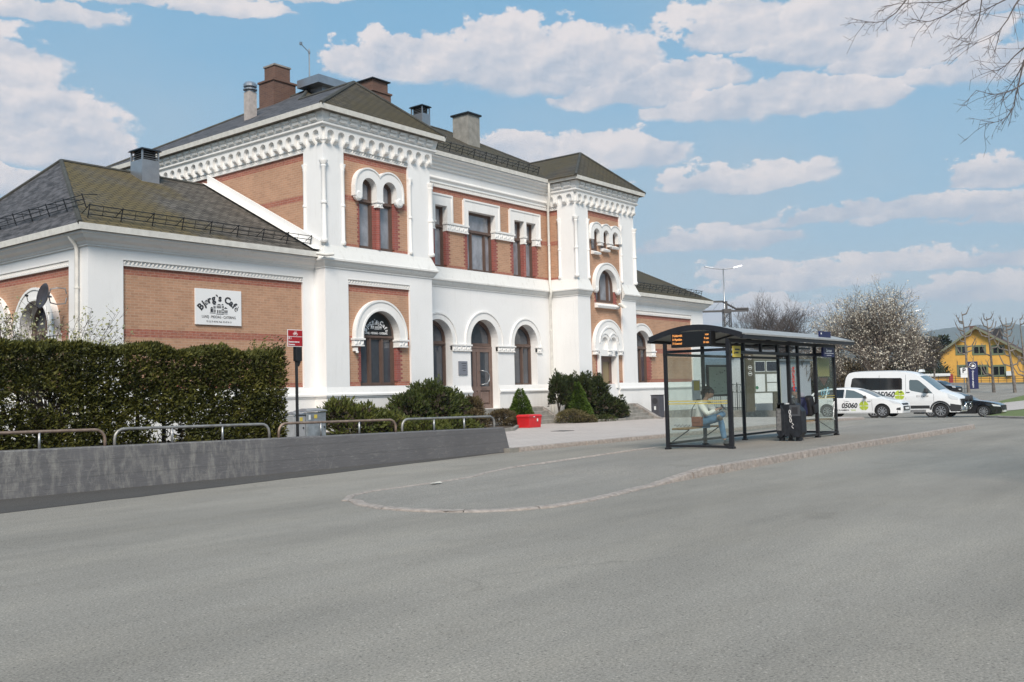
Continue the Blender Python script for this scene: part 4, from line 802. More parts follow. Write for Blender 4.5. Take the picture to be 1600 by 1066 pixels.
# ================================================================= ENTRANCE STEPS AND BEDS
def stairs(name,x0,x1,ytop,n,z1,z0,tread,cheeks,lab):
    root=empty(name,((x0+x1)/2,ytop,z0),0,lab,'steps'); h=(z1-z0)/n; mb=MB()
    pr=[(ytop+.9,z0-.3),(ytop+.9,z1)]
    for i in range(n): pr+= [(ytop-tread*i,z1-h*i),(ytop-tread*i,z1-h*(i+1))]
    pr+= [(ytop-tread*(n-1),z0-.3)]; k=len(pr)
    mb.v=[(x0,y,z) for y,z in pr]+[(x1,y,z) for y,z in pr]; mb.f=[tuple(range(k)),tuple(k+j for j in reversed(range(k)))]+[(j,(j+1)%k,k+(j+1)%k,k+j) for j in range(k)]
    WB(mb,'treads',MT['conc'],root,bev=.01)
    for (c0,c1,yt,yf,yb) in cheeks:
        mb=MB(); pr=[(yt,z1+.02),(yf,z1+.02),(yb+.25,z0+.12),(yb,z0+.03),(yb,z0-.3),(yt,z0-.3)]
        k=len(pr); b=len(mb.v); mb.v+= [(c0,y,z) for y,z in pr]+[(c1,y,z) for y,z in pr]; mb.f+= [tuple(range(k)),tuple(k+j for j in reversed(range(k)))]+[(j,(j+1)%k,k+(j+1)%k,k+j) for j in range(k)]
        WB(mb,'cheek_wall',MT['gran'],root,bev=.015)
stairs('entrance_steps',30.0,34.45,25.62,4,.74,g(34)+.10,.30,[(34.46,34.72,26.45,25.8,24.4)],'grey stone steps and sloping side wall before the main double door')
stairs('side_steps',37.75,40.3,24.5,5,.72,g(40)+.10,.27,[(40.31,40.58,25.0,24.45,23.05)],'small flight of stone steps with one sloping side wall leading to the narrow side door')
def bed(name,pts,h,w,lab):
    root=empty(name,(pts[0][0],pts[0][1],0),0,lab,'planting bed'); mb=MB()
    for a,b in zip(pts,pts[1:]):
        d=(Vector(b)-Vector(a)); L_=d.length; d.normalize(); n=Vector((-d.y,d.x))*w
        z0=g(a[0])-.05; mb.add([(a[0],a[1],z0),(b[0],b[1],z0),(b[0]+n.x,b[1]+n.y,z0),(a[0]+n.x,a[1]+n.y,z0),(a[0],a[1],z0+.15+h),(b[0],b[1],z0+.15+h),(b[0]+n.x,b[1]+n.y,z0+.15+h),(a[0]+n.x,a[1]+n.y,z0+.15+h)],[(0,3,2,1),(4,5,6,7),(0,1,5,4),(1,2,6,5),(2,3,7,6),(3,0,4,7)])
    WB(mb,'stone_edging',MT['conc'],root,bev=.01)
    mb=MB(); mb.v=[(x,y,g(x)+.10+h*.75) for x,y in pts]+[(pts[-1][0],26.3,g(pts[-1][0])+.3),(pts[0][0],26.3,g(pts[0][0])+.3)]; mb.f=[tuple(range(len(mb.v)))]; WB(mb,'soil',MT['soil'],root)
bed('planting_bed',[(34.75,24.4),(34.75,23.9),(36.6,23.4),(37.7,23.4),(37.72,24.3)],.10,.12,'stone edged planting bed with yews and a small spruce between the two flights of steps')
bed('planting_bed',[(20.6,20.9),(23,20.6),(26.8,21.2),(29.5,23.1),(30.6,24.6),(30.6,25.3)],.10,.12,'stone edged planting bed of junipers in front of the café window')
# ================================================================= VEGETATION
NV=noise.noise
def leafbunch(mb,p,nrm,size,rd,asp=.5,spread=.8,up=0.0):
    """one small leaf spray: a folded four-point blade pointing roughly along nrm"""
    d=Vector((nrm[0]+rd.gauss(0,spread),nrm[1]+rd.gauss(0,spread),nrm[2]+rd.gauss(0,spread)+up)); 
    if d.length<1e-3: d=Vector((0,0,1))
    d.normalize(); a=Vector((rd.gauss(0,1),rd.gauss(0,1),rd.gauss(0,1))); s=d.cross(a)
    if s.length<1e-3: return
    s.normalize(); L_=size*rd.uniform(.6,1.3); w=L_*asp*.5; b=len(mb.v); P=Vector(p)
    mb.v+= [tuple(P),tuple(P+d*L_*.5+s*w),tuple(P+d*L_),tuple(P+d*L_*.5-s*w)]; mb.f.append((b,b+1,b+2,b+3))
def ell_leaves(mb,ells,n,size,rd,asp=.5,up=.3,spread=.5,shell=.25,zmin=-9,rough=.18,fr=2.2):
    vol=[e[3]*e[4]+e[4]*e[5]+e[3]*e[5] for e in ells]; T=sum(vol)
    for e,v in zip(ells,vol):
        for _ in range(int(n*v/T)):
            u=Vector((rd.gauss(0,1),rd.gauss(0,1),rd.gauss(0,1))).normalized()
            if u.z<-.35: u.z*=-1
            k=1-shell*rd.random()**1.6+rough*NV(Vector((e[0]+u.x*fr,e[1]+u.y*fr,e[2]+u.z*fr))*1.7)+.10*NV(Vector((u.x,u.y,u.z))*6+Vector(e[:3]))
            p=(e[0]+u.x*e[3]*k,e[1]+u.y*e[4]*k,e[2]+u.z*e[5]*k)
            if p[2]<zmin: continue
            leafbunch(mb,p,u,size,rd,asp,spread,up)
def shrub(name,label,ells,n,size,m,group=None,seed=1,asp=.5,up=.3,spread=.5,cat='shrub',core=True,zmin=-9,rough=.18,shell=.25,stem=True):
    rd=random.Random(seed); cx=sum(e[0] for e in ells)/len(ells); cy=sum(e[1] for e in ells)/len(ells)
    root=empty(name,(cx,cy,min(e[2]-e[5]*.5 for e in ells)),0,label,cat,group)
    mb=MB(); ell_leaves(mb,ells,n,size,rd,asp,up,spread,shell,zmin,rough); 
    WB(mb,'foliage',m,root,recalc=False)
    st=MB()
    for e in ells:
        for k in range(5):
            a=rd.uniform(0,6.28); q=(e[0]+math.cos(a)*e[3]*.5,e[1]+math.sin(a)*e[4]*.5,e[2]+e[5]*rd.uniform(.2,.7)); st.tube([(e[0],e[1],e[2]-e[5]*.7),((e[0]+q[0])/2,(e[1]+q[1])/2,e[2]-.1),q],[.03,.02,.006],5)
        if core: # dense inner twigs
            ell_leaves(st,[(e[0],e[1],e[2],e[3]*.72,e[4]*.72,e[5]*.72)],int(60+n*.05),size*1.6,rd,.7,0,1.0,.1)
    WB(st,'branches',MT['twig'],root,recalc=False)
    return root
MT['twig']=mat('dark_twigs',(.055,.04,.028),.9,var=.3,vs=8)
MT['thuja']=leafmat('thuja_leaves',((.020,.024,.006),(.062,.066,.013),(.122,.114,.024)),2.2)
MT['juniper']=leafmat('juniper_leaves',((.018,.026,.008),(.045,.060,.014),(.085,.098,.022)),2.5)
MT['juniper_l']=leafmat('bright_juniper_leaves',((.032,.042,.010),(.075,.090,.018),(.135,.135,.032)),2.5)
MT['yew']=leafmat('yew_leaves',((.012,.018,.007),(.028,.040,.012),(.058,.070,.018)),2.5)
MT['dwarf']=leafmat('dwarf_spruce_leaves',((.035,.06,.010),(.065,.11,.016),(.11,.16,.03)),4)
MT['heath']=leafmat('heather_sprigs',((.05,.045,.018),(.10,.085,.035),(.16,.13,.055)),5)
MT['brown']=leafmat('winter_brown_sprigs',((.045,.032,.018),(.085,.062,.03),(.12,.095,.04)),4)
# hedge
def hedge():
    GAP=lambda x,z:NV(Vector((x*1.05,z*1.6,20)))+.35*NV(Vector((x*4,z*4,30)))-max(0,x-11.3)*.5
    rd=random.Random(11); xa,xb=-6.0,12.42; root=empty('thuja_hedge',((xa+xb)/2,15,.4),0,'tall clipped thuja hedge with sparse patches behind the hoop rails','hedge')
    mb=MB(); n=0
    while n<125000:
        x=xa+(xb-xa)*rd.random()
        if x<3.5 and rd.random()<.75: continue
        zt=2.47-.019*(x-6)+.10*NV(Vector((x*1.4,2,1)))+.07*NV(Vector((x*5,7,1)))+.03*NV(Vector((x*13,1,1)))
        f=rd.random(); yf=wall_y(x)+.78; yb=yf+1.15
        if f<.70:   # front
            z=.35+(zt-.35)*rd.random(); bulge=.12*NV(Vector((x*1.1,z*1.3,3)))+.09*NV(Vector((x*3.3,z*3.6,9))); y=yf-bulge+abs(rd.gauss(0,.09))+rd.random()**3*.5
            gap=GAP(x,z)
            if z<1.75 and gap>.33 and rd.random()<min(.93,(gap-.33)*5): continue
            nr=(0,-1,.15)
        elif f<.9:  # top
            y=yf+(yb-yf)*rd.random(); z=zt-abs(rd.gauss(0,.06))-max(0,.10-(y-yf))*.6; nr=(0,-.3,1)
        else:       # end and back
            if rd.random()<.45: x=xb-abs(rd.gauss(0,.06))+.05*NV(Vector((1,3,rd.random()*4))); yf=wall_y(xb)+.78; y=yf+1.15*rd.random(); nr=(1,0,.2)
            else:
                y=yb-abs(rd.gauss(0,.1)); nr=(0,1,.2)
            z=.35+(zt-.35)*rd.random()
            gap=GAP(x,z)
            if z<1.75 and gap>.15: continue
        if x>xb: x=xb
        leafbunch(mb,(x,y,z),nr,.082,rd,.36,.62,.25); n+=1
    WB(mb,'foliage',MT['thuja'],root,recalc=False)
    st=MB(); x=xa
    while x<xb:
        y=wall_y(x)+1.35; st.tube([(x,y,.2),(x+.03,y+.02,1.2),(x-.02,y,2.2)],[.045,.035,.012],6)
        for k in range(30):
            z=rd.uniform(.4,2.1); a=rd.uniform(0,6.28); l=rd.uniform(.3,.6); st.tube([(x,y,z),(x+math.cos(a)*l*.6,y+math.sin(a)*l*.6,z+.10),(x+math.cos(a)*l,y+math.sin(a)*l*.9,z+.26)],[.014,.009,.003],4,False)
        x+=.52
    WB(st,'stems',MT['twig'],root,recalc=False)
    lit=MB()
    for i in range(16000):
        x=xa+(xb-.2-xa)*rd.random(); z=rd.uniform(.35,2.1); y=wall_y(x)+1.25+rd.gauss(0,.12)
        gap=GAP(x,z)
        if gap>.30: continue
        leafbunch(lit,(x,y,z),(0,-1,.2),.16,rd,.5,.9,0)
    WB(lit,'inner_twigs',MT['brown'],root,recalc=False)
hedge()
# sparse blossoming bush behind the hedge at the left wing
def twigbush(name,label,c,r,h,n,m,m2,nb,ls,seed,cat='bush'):
    rd=random.Random(seed); root=empty(name,c,0,label,cat); st=MB(); lf=MB()
    for i in range(n):
        a=rd.uniform(0,6.28); l=r*rd.uniform(.4,1); hh=h*rd.uniform(.6,1); p=[Vector(c)]; 
        for k in range(1,5):
            t=k/4; p.append(Vector((c[0]+math.cos(a)*l*t+rd.gauss(0,.05),c[1]+math.sin(a)*l*t+rd.gauss(0,.05),c[2]+hh*t**.8)))
        st.tube(p,[.014,.011,.008,.005,.003],4,False)
        for q in range(nb):
            t=rd.uniform(.4,1)*4; k=min(3,int(t)); P=p[k].lerp(p[k+1],t-k); Q=P+Vector((rd.gauss(0,.12),rd.gauss(0,.12),rd.gauss(.06,.1))); st.tube([P,Q],[.004,.002],3,False)
            for _ in range(2): leafbunch(lf,Q+Vector((rd.gauss(0,.03),)*3),(0,0,1),ls,rd,.8,1.2)
    WB(st,'twigs',MT['twig'],root,recalc=False); WB(lf,'leaves',m,root,recalc=False)
MT['bud']=leafmat('pale_green_buds',((.16,.17,.07),(.30,.30,.16),(.50,.48,.36)),9)
twigbush('budding_bush','sparse twiggy bush with pale buds showing above the left part of the hedge',(10.2,21.0,.5),1.7,3.05,120,MT['bud'],None,16,.06,5)
# junipers and other shrubs in the beds
def E_(px,py,Y,rx,ry,rz): p=onY(px,py,Y); return (p.x,p.y,p.z,rx,ry,rz)
shrub('juniper','low spreading juniper right of the grey utility cabinets, feathery shoots',[E_(560,668,23.0,.95,.7,.62),E_(530,655,23.2,.6,.5,.55),E_(605,672,22.8,.8,.6,.5)],7500,.15,MT['juniper_l'],'evergreen shrubs in the left bed',21,.32,.55,.45,rough=.5)
shrub('juniper','largest dark upright juniper below the café window, dense rounded crown',[E_(672,640,23.9,1.15,.8,.95),E_(640,650,23.7,.8,.7,.7),E_(705,645,24.2,.8,.6,.75)],9000,.14,MT['juniper'],'evergreen shrubs in the left bed',22,.34,.6,.4,rough=.32)
shrub('juniper','broad juniper with bronze tinted lower shoots at the front of the left bed',[E_(660,684,22.2,1.2,.7,.55),E_(715,676,22.6,1.0,.6,.5)],7000,.13,MT['juniper_l'],'evergreen shrubs in the left bed',23,.34,.45,.5,rough=.4)
shrub('juniper','small round juniper nearest the entrance path, brown shoots at its foot',[E_(737,640,24.4,.45,.4,.42),E_(740,662,23.6,.5,.5,.45)],3000,.12,MT['brown'],'evergreen shrubs in the left bed',24,.34,.45,.5,rough=.3)
def conifer(name,label,base,h,r,n,size,m,seed,group=None,asp=.4,trunk=True,cat='conifer',jag=.12,lay=0):
    rd=random.Random(seed); root=empty(name,base,0,label,cat,group); mb=MB()
    for _ in range(n):
        t=rd.random()**.75; z=h*(1-t)if False else h*(1-math.sqrt(1-rd.random()*.999)) ; t=z/h
        lv=1.0 if not lay else .62+.5*abs(math.sin(t*lay*math.pi+rd.uniform(-.25,.25)))
        a=rd.uniform(0,6.28); rr=r*(1-t)**.85*(1+jag*NV(Vector((math.cos(a)*1.5,math.sin(a)*1.5,z*2.4+seed)))*2)*lv*(1-.3*rd.random()**2)+.02
        leafbunch(mb,(base[0]+math.cos(a)*rr,base[1]+math.sin(a)*rr,base[2]+z+.02),(math.cos(a),math.sin(a),.35),size,rd,asp,.4,.1)
    WB(mb,'foliage',m,root,recalc=False)
    st=MB(); st.tube([(base[0],base[1],base[2]-.2),(base[0],base[1],base[2]+h*.55),(base[0],base[1],base[2]+h*.96)],[max(.03,r*.10),max(.02,r*.06),.008],6); WB(st,'trunk',MT['twig'],root)
    return root
conifer('dwarf_spruce','bright green cone shaped dwarf spruce by the right jamb of the main door',(32.3,25.2,.30),1.28,.55,9000,.085,MT['dwarf'],31,'two dwarf spruces')
conifer('dwarf_spruce','light green dwarf spruce in front of the dark yews, left of the side steps',(35.6,24.55,.28),1.55,.62,10000,.085,MT['dwarf'],32,'two dwarf spruces')
shrub('heather_mound','brownish heather mound next to the red grit bin',[E_(785,657,24.0,.75,.5,.42),E_(803,664,23.4,.5,.4,.3)],4200,.07,MT['brown'],'heather mounds',33,.4,.6,.6,rough=.12)
shrub('heather_mound','green and russet heather mound below the light green dwarf spruce',[E_(893,655,24.0,.85,.6,.42),E_(915,658,23.7,.6,.45,.28)],4200,.07,MT['heath'],'heather mounds',34,.4,.6,.6,rough=.12)
yg='dark yews in front of the side door'
for i,(px,py,Y,rx,rz,lb) in enumerate(((873,622,25.0,.42,.95,'slim upright yew directly behind the light green dwarf spruce'),(889,622,24.9,.36,.92,'second upright yew from the drainpipe, narrow column shape'),(912,620,24.7,.62,1.0,'broad upright yew at the middle of the yew row, tallest'),(934,622,24.5,.5,.95,'upright yew whose top touches the side door sill'))):
    shrub('yew',lb,[E_(px,py,Y,rx,rx*.9,rz)],3600,.12,MT['yew'],yg,40+i,.34,.7,.38,rough=.45)
shrub('spreading_yew','wide spreading yew with arching shoots beside the side steps',[E_(950,640,24.1,.9,.6,.55),E_(965,646,23.8,.55,.45,.4)],4800,.13,MT['yew'],None,47,.34,.5,.5,rough=.6)
shrub('creeping_juniper','dark mat of creeping juniper along the stone edging',[E_(915,656,23.9,.9,.4,.22),E_(945,657,23.8,.8,.4,.22)],2600,.10,MT['juniper'],None,48,.4,.3,.6,rough=.4)
# ---- bare and blossoming trees
def branch(mb,p,d,L_,r,lv,rd,tips,bend=.25,kids=(4,6),rat=.68,upw=.12,nseg=4,spread=.75,minr=.006):
    pts=[p]; dd=d.copy(); 
    for i in range(nseg):
        dd=(dd+Vector((rd.gauss(0,bend*.4),rd.gauss(0,bend*.4),rd.gauss(upw,bend*.3)))).normalized(); pts.append(pts[-1]+dd*L_/nseg)
    mb.tube(pts,[max(minr,r*(1-.6*i/nseg)) for i in range(nseg+1)],6 if lv>2 else 4 if lv>1 else 3,False)
    if lv==0: tips.append(pts[-1]); tips.append(pts[-2]); return
    for k in range(rd.randint(*kids)):
        t=rd.uniform(.3,1)*nseg; i=min(nseg-1,int(t)); P=pts[i].lerp(pts[i+1],t-i); a=(pts[i+1]-pts[i]).normalized()
        s=a.cross(Vector((rd.gauss(0,1),rd.gauss(0,1),rd.gauss(0,1)))).normalized(); nd=(a+s*rd.uniform(spread*.5,spread*1.3)).normalized()
        branch(mb,P,nd,L_*rat*rd.uniform(.75,1.15),r*.5,lv-1,rd,tips,bend,kids,rat,upw,3 if lv>1 else 2,spread,minr)
    branch(mb,pts[-1],dd,L_*rat,r*.42,lv-1,rd,tips,bend,kids,rat,upw,3,spread,minr)
def tree(name,label,base,h,seed,m,lv=4,trunk_h=.25,r0=.16,spread=.75,leaf=None,nl=0,ls=.1,kids=(4,6),limbs=5,group=None,minr=.012,cat='tree',upw=.12):
    rd=random.Random(seed); root=empty(name,base,0,label,cat,group); mb=MB(); tips=[]; b=Vector(base); th=h*trunk_h
    mb.tube([b-Vector((0,0,.3)),b+Vector((rd.gauss(0,.05),0,th*.5)),b+Vector((rd.gauss(0,.08),rd.gauss(0,.08),th))],[r0*1.25,r0,r0*.85],8); WB(mb,'trunk',m,root,recalc=False)
    mb=MB(); top=b+Vector((0,0,th*.9))
    for i in range(limbs):
        a=i*6.28/limbs+rd.uniform(-.4,.4); s=spread*rd.uniform(.5,1.1); branch(mb,top+Vector((0,0,rd.uniform(-.1,.2)*th)),Vector((math.cos(a)*s,math.sin(a)*s,1)).normalized(),h*.34,r0*.55,lv,rd,tips,.25,kids,.66,upw,4,spread,minr)
    branch(mb,top,Vector((0,0,1)),h*.36,r0*.7,lv,rd,tips,.2,kids,.66,upw,4,spread,minr)
    WB(mb,'crown_branches',m,root,recalc=False)
    if leaf:
        lf=MB()
        for _ in range(nl):
            t=rd.choice(tips); leafbunch(lf,t+Vector((rd.gauss(0,.16),rd.gauss(0,.16),rd.gauss(0,.16))),(0,0,.3),ls,rd,.9,1.2)
        WB(lf,'blossom' if leaf is MT.get('blossom') else 'leaves',leaf,root,recalc=False)
    return root
MT['bark']=mat('grey_brown_bark',(.15,.12,.10),.9,var=.35,vs=4); MT['bark2']=mat('mottled_plane_bark',(.17,.145,.125),.9,var=.55,vs=3.5,bump=.6,bs=9); MT['bark3']=mat('dark_twig_bark',(.105,.088,.082),.9)
MT['blossom']=leafmat('white_blossom',((.36,.32,.25),(.54,.49,.40),(.70,.66,.57)),1.5)
MT['brownleaf']=leafmat('olive_brown_buds',((.06,.05,.028),(.10,.08,.045),(.15,.12,.07)),1.0)
# ================================================================= BUS SHELTER
MT['shblk']=mat('shelter_black_paint',(.022,.022,.026),.4,.3,var=.2,vs=10)
def thinglass(name,tint,al,rough=.02):
    m=bpy.data.materials.new(name); m.use_nodes=True; nt=m.node_tree; N=nt.nodes; N.clear(); o=N.new('ShaderNodeOutputMaterial'); t=N.new('ShaderNodeBsdfTransparent'); t.inputs[0].default_value=(*tint,1)
    gl=N.new('ShaderNodeBsdfGlossy'); gl.inputs['Roughness'].default_value=rough; d=N.new('ShaderNodeBsdfDiffuse'); d.inputs[0].default_value=(.5,.55,.52,1); lw=N.new('ShaderNodeLayerWeight'); lw.inputs[0].default_value=.5; pw=N.new('ShaderNodeMath'); pw.operation='POWER'; pw.inputs[1].default_value=4; nt.links.new(lw.outputs['Facing'],pw.inputs[0]); fr=N.new('ShaderNodeMath'); fr.operation='MULTIPLY_ADD'; fr.inputs[1].default_value=.6; fr.inputs[2].default_value=.035; nt.links.new(pw.outputs[0],fr.inputs[0])
    a=N.new('ShaderNodeMixShader'); b=N.new('ShaderNodeMixShader'); a.inputs[0].default_value=al; L=nt.links; L.new(t.outputs[0],a.inputs[1]); L.new(d.outputs[0],a.inputs[2]); L.new(fr.outputs[0],b.inputs[0]); L.new(a.outputs[0],b.inputs[1]); L.new(gl.outputs[0],b.inputs[2]); L.new(b.outputs[0],o.inputs[0]); return m
MT['clear']=thinglass('shelter_glass',(.93,.965,.95),.035)
MT['amber']=mat('amber_led',(.3,.1,.02),.5,emit=(1.0,.42,.12),es=.9)
MT['yel']=mat('yellow_notice',(.60,.47,.08),.5); MT['band']=mat('translucent_yellow_band',(.55,.45,.12),.6,alpha=.7); MT['paper']=mat('printed_paper',(.66,.68,.68),.5,var=.1,vs=14)
MT['ink']=mat('dark_print',(.03,.03,.035),.6); MT['navy']=mat('navy_sign',(.010,.013,.075),.4); MT['wht']=mat('white_lettering',(.8,.8,.8),.5); MT['darkblk']=mat('display_black',(.010,.010,.011),.3)
MT['wood']=mat('varnished_bench_wood',(.30,.18,.075),.5,var=.2,vs=20)
MT['roofal']=mat('shelter_roof_panel',(.40,.39,.37),.45,.35,var=.15,vs=6)
MT['ceil']=mat('translucent_ceiling',(.33,.32,.29),.6)
SX0,SX1,SY0,SY1=18.97,25.15,9.15,10.68
def txt(root,s,size,T,m,name='lettering',bold=0,align='CENTER',shear=0,sx=1,th=.004):
    vs,fs=text_geo(s,size,th,align,bold,shear,sx); mb=MB(); mb.add(vs,fs,T); return WB(mb,name,m,root)
def shelter():
    z0=zisl(22,9); root=empty('bus_shelter',((SX0+SX1)/2,(SY0+SY1)/2,z0),0,'black framed glass bus shelter with curved roof standing on the traffic island','bus shelter')
    P=lambda mb,n,m,**k: WB(mb,n,m,root,**k)
    def post(x,y,h=2.34,r=.036):
        mb=MB(); mb.box(x-r,x+r,y-r,y+r,zisl(x,y)-.03,z0+h); mb.box(x-r-.02,x+r+.02,y-r-.02,y+r+.02,zisl(x,y)-.02,zisl(x,y)+.07); P(mb,'post',MT['shblk'],bev=.006)
    for x,y in ((SX0,SY1),(20.75,SY1),(22.9,SY1),(SX1,SY1)): post(x,y)
    for x,y,r in ((SX0,SY0,.044),(22.15,SY0,.040),(22.72,SY0,.034),(23.85,SY0,.040),(SX1,SY0,.040)): post(x,y,2.36,r)
    # beams
    mb=MB(); mb.box(SX0-.08,SX1+.08,SY0-.03,SY0+.03,z0+2.06,z0+2.12); mb.box(SX0-.05,SX1+.05,SY0-.04,SY0+.04,z0+2.30,z0+2.38); mb.box(SX0-.05,SX1+.05,SY1-.03,SY1+.03,z0+2.06,z0+2.12)
    mb.box(SX0-.03,SX0+.03,SY0,SY1,z0+2.12,z0+2.18); mb.box(SX1-.03,SX1+.03,SY0,SY1,z0+2.12,z0+2.18); mb.box(22.12,22.18,SY0,SY1,z0+2.3,z0+2.35)
    mb.box(SX0,SX1,SY0+.62,SY0+.68,z0+2.28,z0+2.33)
    for x in (19.7,20.6,21.5): mb.box(x-.03,x+.03,SY0-.03,SY0+.03,z0+2.12,z0+2.3)
    P(mb,'upper_beams',MT['shblk'])
    mb=MB(); mb.box(SX0-.03,SX0+.03,SY0,SY1,z0+.05,z0+.10); mb.box(SX0,22.9,SY1-.025,SY1+.025,z0+.10,z0+.15); mb.box(22.9,SX1,SY1-.025,SY1+.025,z0+.10,z0+.15); mb.box(22.72,SX1+.1,SY0-.03,SY0+.03,z0+.07,z0+.12); mb.box(SX1-.03,SX1+.03,SY0,SY1,z0+.07,z0+.12)
    P(mb,'lower_rails',MT['shblk'])
    # curved roof
    n=14; ya,yb=8.80,11.02; sec=[]
    for i in range(n+1):
        t=i/n; y=ya+(yb-ya)*t; sec.append((y,z0+2.40+.27*math.sin(math.pi*(.06+.88*t))))
    def arcs(x0,x1,up,dn,mm,name,y0=-9,y1=99):
        s=[p for p in sec if y0<=p[0]<=y1]; mb=MB(); k=len(s)
        for x in (x0,x1):
            mb.v+= [(x,y,z+up) for y,z in s]+[(x,y,z+dn) for y,z in reversed(s)]
        m_=2*k
        mb.f+= [tuple(range(m_)),tuple(m_+j for j in reversed(range(m_)))]+[(j,(j+1)%m_,m_+(j+1)%m_,m_+j) for j in range(m_)]
        P(mb,name,mm)
    xa,xb=SX0-.10,SX1+.5
    arcs(xa+.05,xb-.05,.03,.0,MT['roofal'],'roof'); arcs(xa+.06,xb-.06,-.012,-.03,MT['ceil'],'ceiling')
    arcs(xa-.02,xa+.049,.045,-.075,MT['shblk'],'roof_end_arch'); arcs(xb-.049,xb+.02,.045,-.075,MT['shblk'],'roof_end_arch')
    for x in (20.2,21.6,23.0,24.2): arcs(x-.025,x+.025,-.031,-.075,MT['shblk'],'roof_rib')
    mb=MB(); mb.box(xa,xb,ya-.05,ya+.02,z0+2.36,z0+2.45); P(mb,'front_fascia',MT['shblk']); mb=MB(); mb.box(xa,xb,yb-.02,yb+.05,z0+2.36,z0+2.43); P(mb,'rear_gutter',MT['shblk'])
    mb=MB(); mb.box(xa+.06,xb-.06,ya-.07,ya-.052,z0+2.44,z0+2.475); P(mb,'roof_edge_strip',MT['roofal'])
    # glass
    def pane(x0,x1,y0,y1,za,zb,m=MT['clear']): mb=MB(); mb.box(x0,x1,y0,y1,z0+za,z0+zb); P(mb,'glass_pane',m)
    pane(SX0-.006,SX0+.006,SY0+.05,SY1-.05,.14,2.1); pane(SX0+.05,20.7,SY1-.006,SY1+.006,.2,2.04); pane(20.8,22.85,SY1-.006,SY1+.006,.2,2.04); pane(22.95,SX1-.05,SY1-.006,SY1+.006,.2,2.04)
    pane(22.2,22.67,SY0-.006,SY0+.006,.9,2.04); pane(23.9,SX1-.05,SY0-.006,SY0+.006,.15,2.04); pane(SX1-.006,SX1+.006,SY0+.05,SY1-.05,.15,2.1)
    mb=MB()
    for z in (.985,1.04): mb.box(SX0-.010,SX0-.007,SY0+.05,SY1-.05,z0+z,z0+z+.028); mb.box(23.9,SX1-.05,SY0-.011,SY0-.008,z0+z+.0,z0+z+.018)
    P(mb,'yellow_stripes',MT['band'])
    # bench left, against the back wall; bench right, against the front pane
    def bench(x0,x1,y0,y1,yw):
        mb=MB()
        for k in range(3): a=y0+(y1-y0)*k/3; mb.box(x0,x1,a+.008,a+(y1-y0)/3-.008,z0+.43,z0+.46)
        b=P(mb,'bench_seat',MT['wood'])
        for x in (x0+.12,x1-.12):
            mb=MB(); far=y0 if abs(y0-yw)>abs(y1-yw) else y1; mb.tube([(x,far,z0+.42),(x,yw,z0+.15)],.012,6); mb.tube([(x,far,z0+.425),(x,yw,z0+.425)],.012,6); P(mb,'bench_bracket',MT['shblk'])
    bench(19.05,20.72,10.25,10.62,SY1); bench(22.85,25.05,SY0+.06,SY0+.42,SY0)
    # map case on the back wall
    mb=MB(); mb.box(20.86,21.88,SY1-.07,SY1-.02,z0+1.12,z0+1.88); P(mb,'map_case',MT['shblk']); mb=MB(); mb.box(20.91,21.83,SY1-.078,SY1-.071,z0+1.17,z0+1.83); P(mb,'map',mat('faded_green_map',(.36,.44,.37),.35,var=.12,vs=3))
    mb=MB(); rd=random.Random(3)
    for k in range(16): a=20.93+rd.random()*.9; z=z0+1.2+rd.random()*.55; mb.box(a,a+rd.uniform(.01,.05),SY1-.083,SY1-.079,z,z+rd.uniform(.008,.02))
    P(mb,'map_stickers',MT['ink'])
    mb=MB(); mb.box(20.15,20.55,SY1-.02,SY1-.012,z0+1.02,z0+1.52); P(mb,'timetable',MT['paper']); mb=MB(); mb.box(20.22,20.5,SY1-.026,SY1-.021,z0+1.28,z0+1.5); P(mb,'yellow_notice',MT['yel'])
    # posters and graffiti on the right panes
    T=FR(SY0-.008)
    mb=MB(); mb.box(24.05,24.85,SY0+.008,SY0+.014,z0+1.55,z0+2.02); P(mb,'poster',mat('faded_yellow_poster',(.50,.42,.16),.5,alpha=.8)); 
    mb=MB(); mb.add([(24.1,SY0+.01,z0+1.52),(24.75,SY0+.01,z0+1.52),(24.45,SY0+.01,z0+1.3)],[(0,1,2)]); P(mb,'poster',mat('red_brown_poster',(.20,.08,.06),.5,alpha=.8))
    mb=MB(); rd=random.Random(5)
    for k in range(3): 
        c=(24.25+.2*k,1.12+.03*k); mb.tube([T(c[0]+.07*math.cos(a),z0+c[1]+.09*math.sin(a),.0) for a in [i*.6 for i in range(11)]],.008,4)
    P(mb,'graffiti',mat('pale_blue_paint',(.18,.40,.48),.5)); mb=MB()
    mb.tube([T(u,z0+v,0) for u,v in ((24.95,.62),(25.05,.75),(24.93,.8),(25.06,.9),(24.96,.5),(25.04,.42))],.009,4); P(mb,'graffiti',MT['wht'])
    mb=MB()
    for k in range(9): z=z0+1.22+k*.065; mb.tube([T(22.3+rd.uniform(0,.08),z,0),T(22.38+rd.uniform(0,.06),z+.05,0),T(22.36+rd.uniform(0,.1),z-.02,0),T(22.46+rd.uniform(0,.05),z+.03,0)],.010,4)
    P(mb,'graffiti',mat('red_spray_paint',(.45,.04,.03),.5))
    mb=MB(); mb.tube([(SX0-.01,10.5-.03*i,z0+.52+.03*math.sin(i*2.1)) for i in range(14)],.006,4); P(mb,'graffiti',MT['ink'])
    # notices under the front beam
    mb=MB(); mb.box(19.05,19.42,SY0-.07,SY0-.05,z0+1.98,z0+2.22); nt_=P(mb,'yellow_notice',MT['yel']); mb=MB(); 
    for k,w in enumerate((.22,.16)): mb.box(19.14,19.14+w,SY0-.076,SY0-.071,z0+2.13-.07*k,z0+2.16-.07*k)
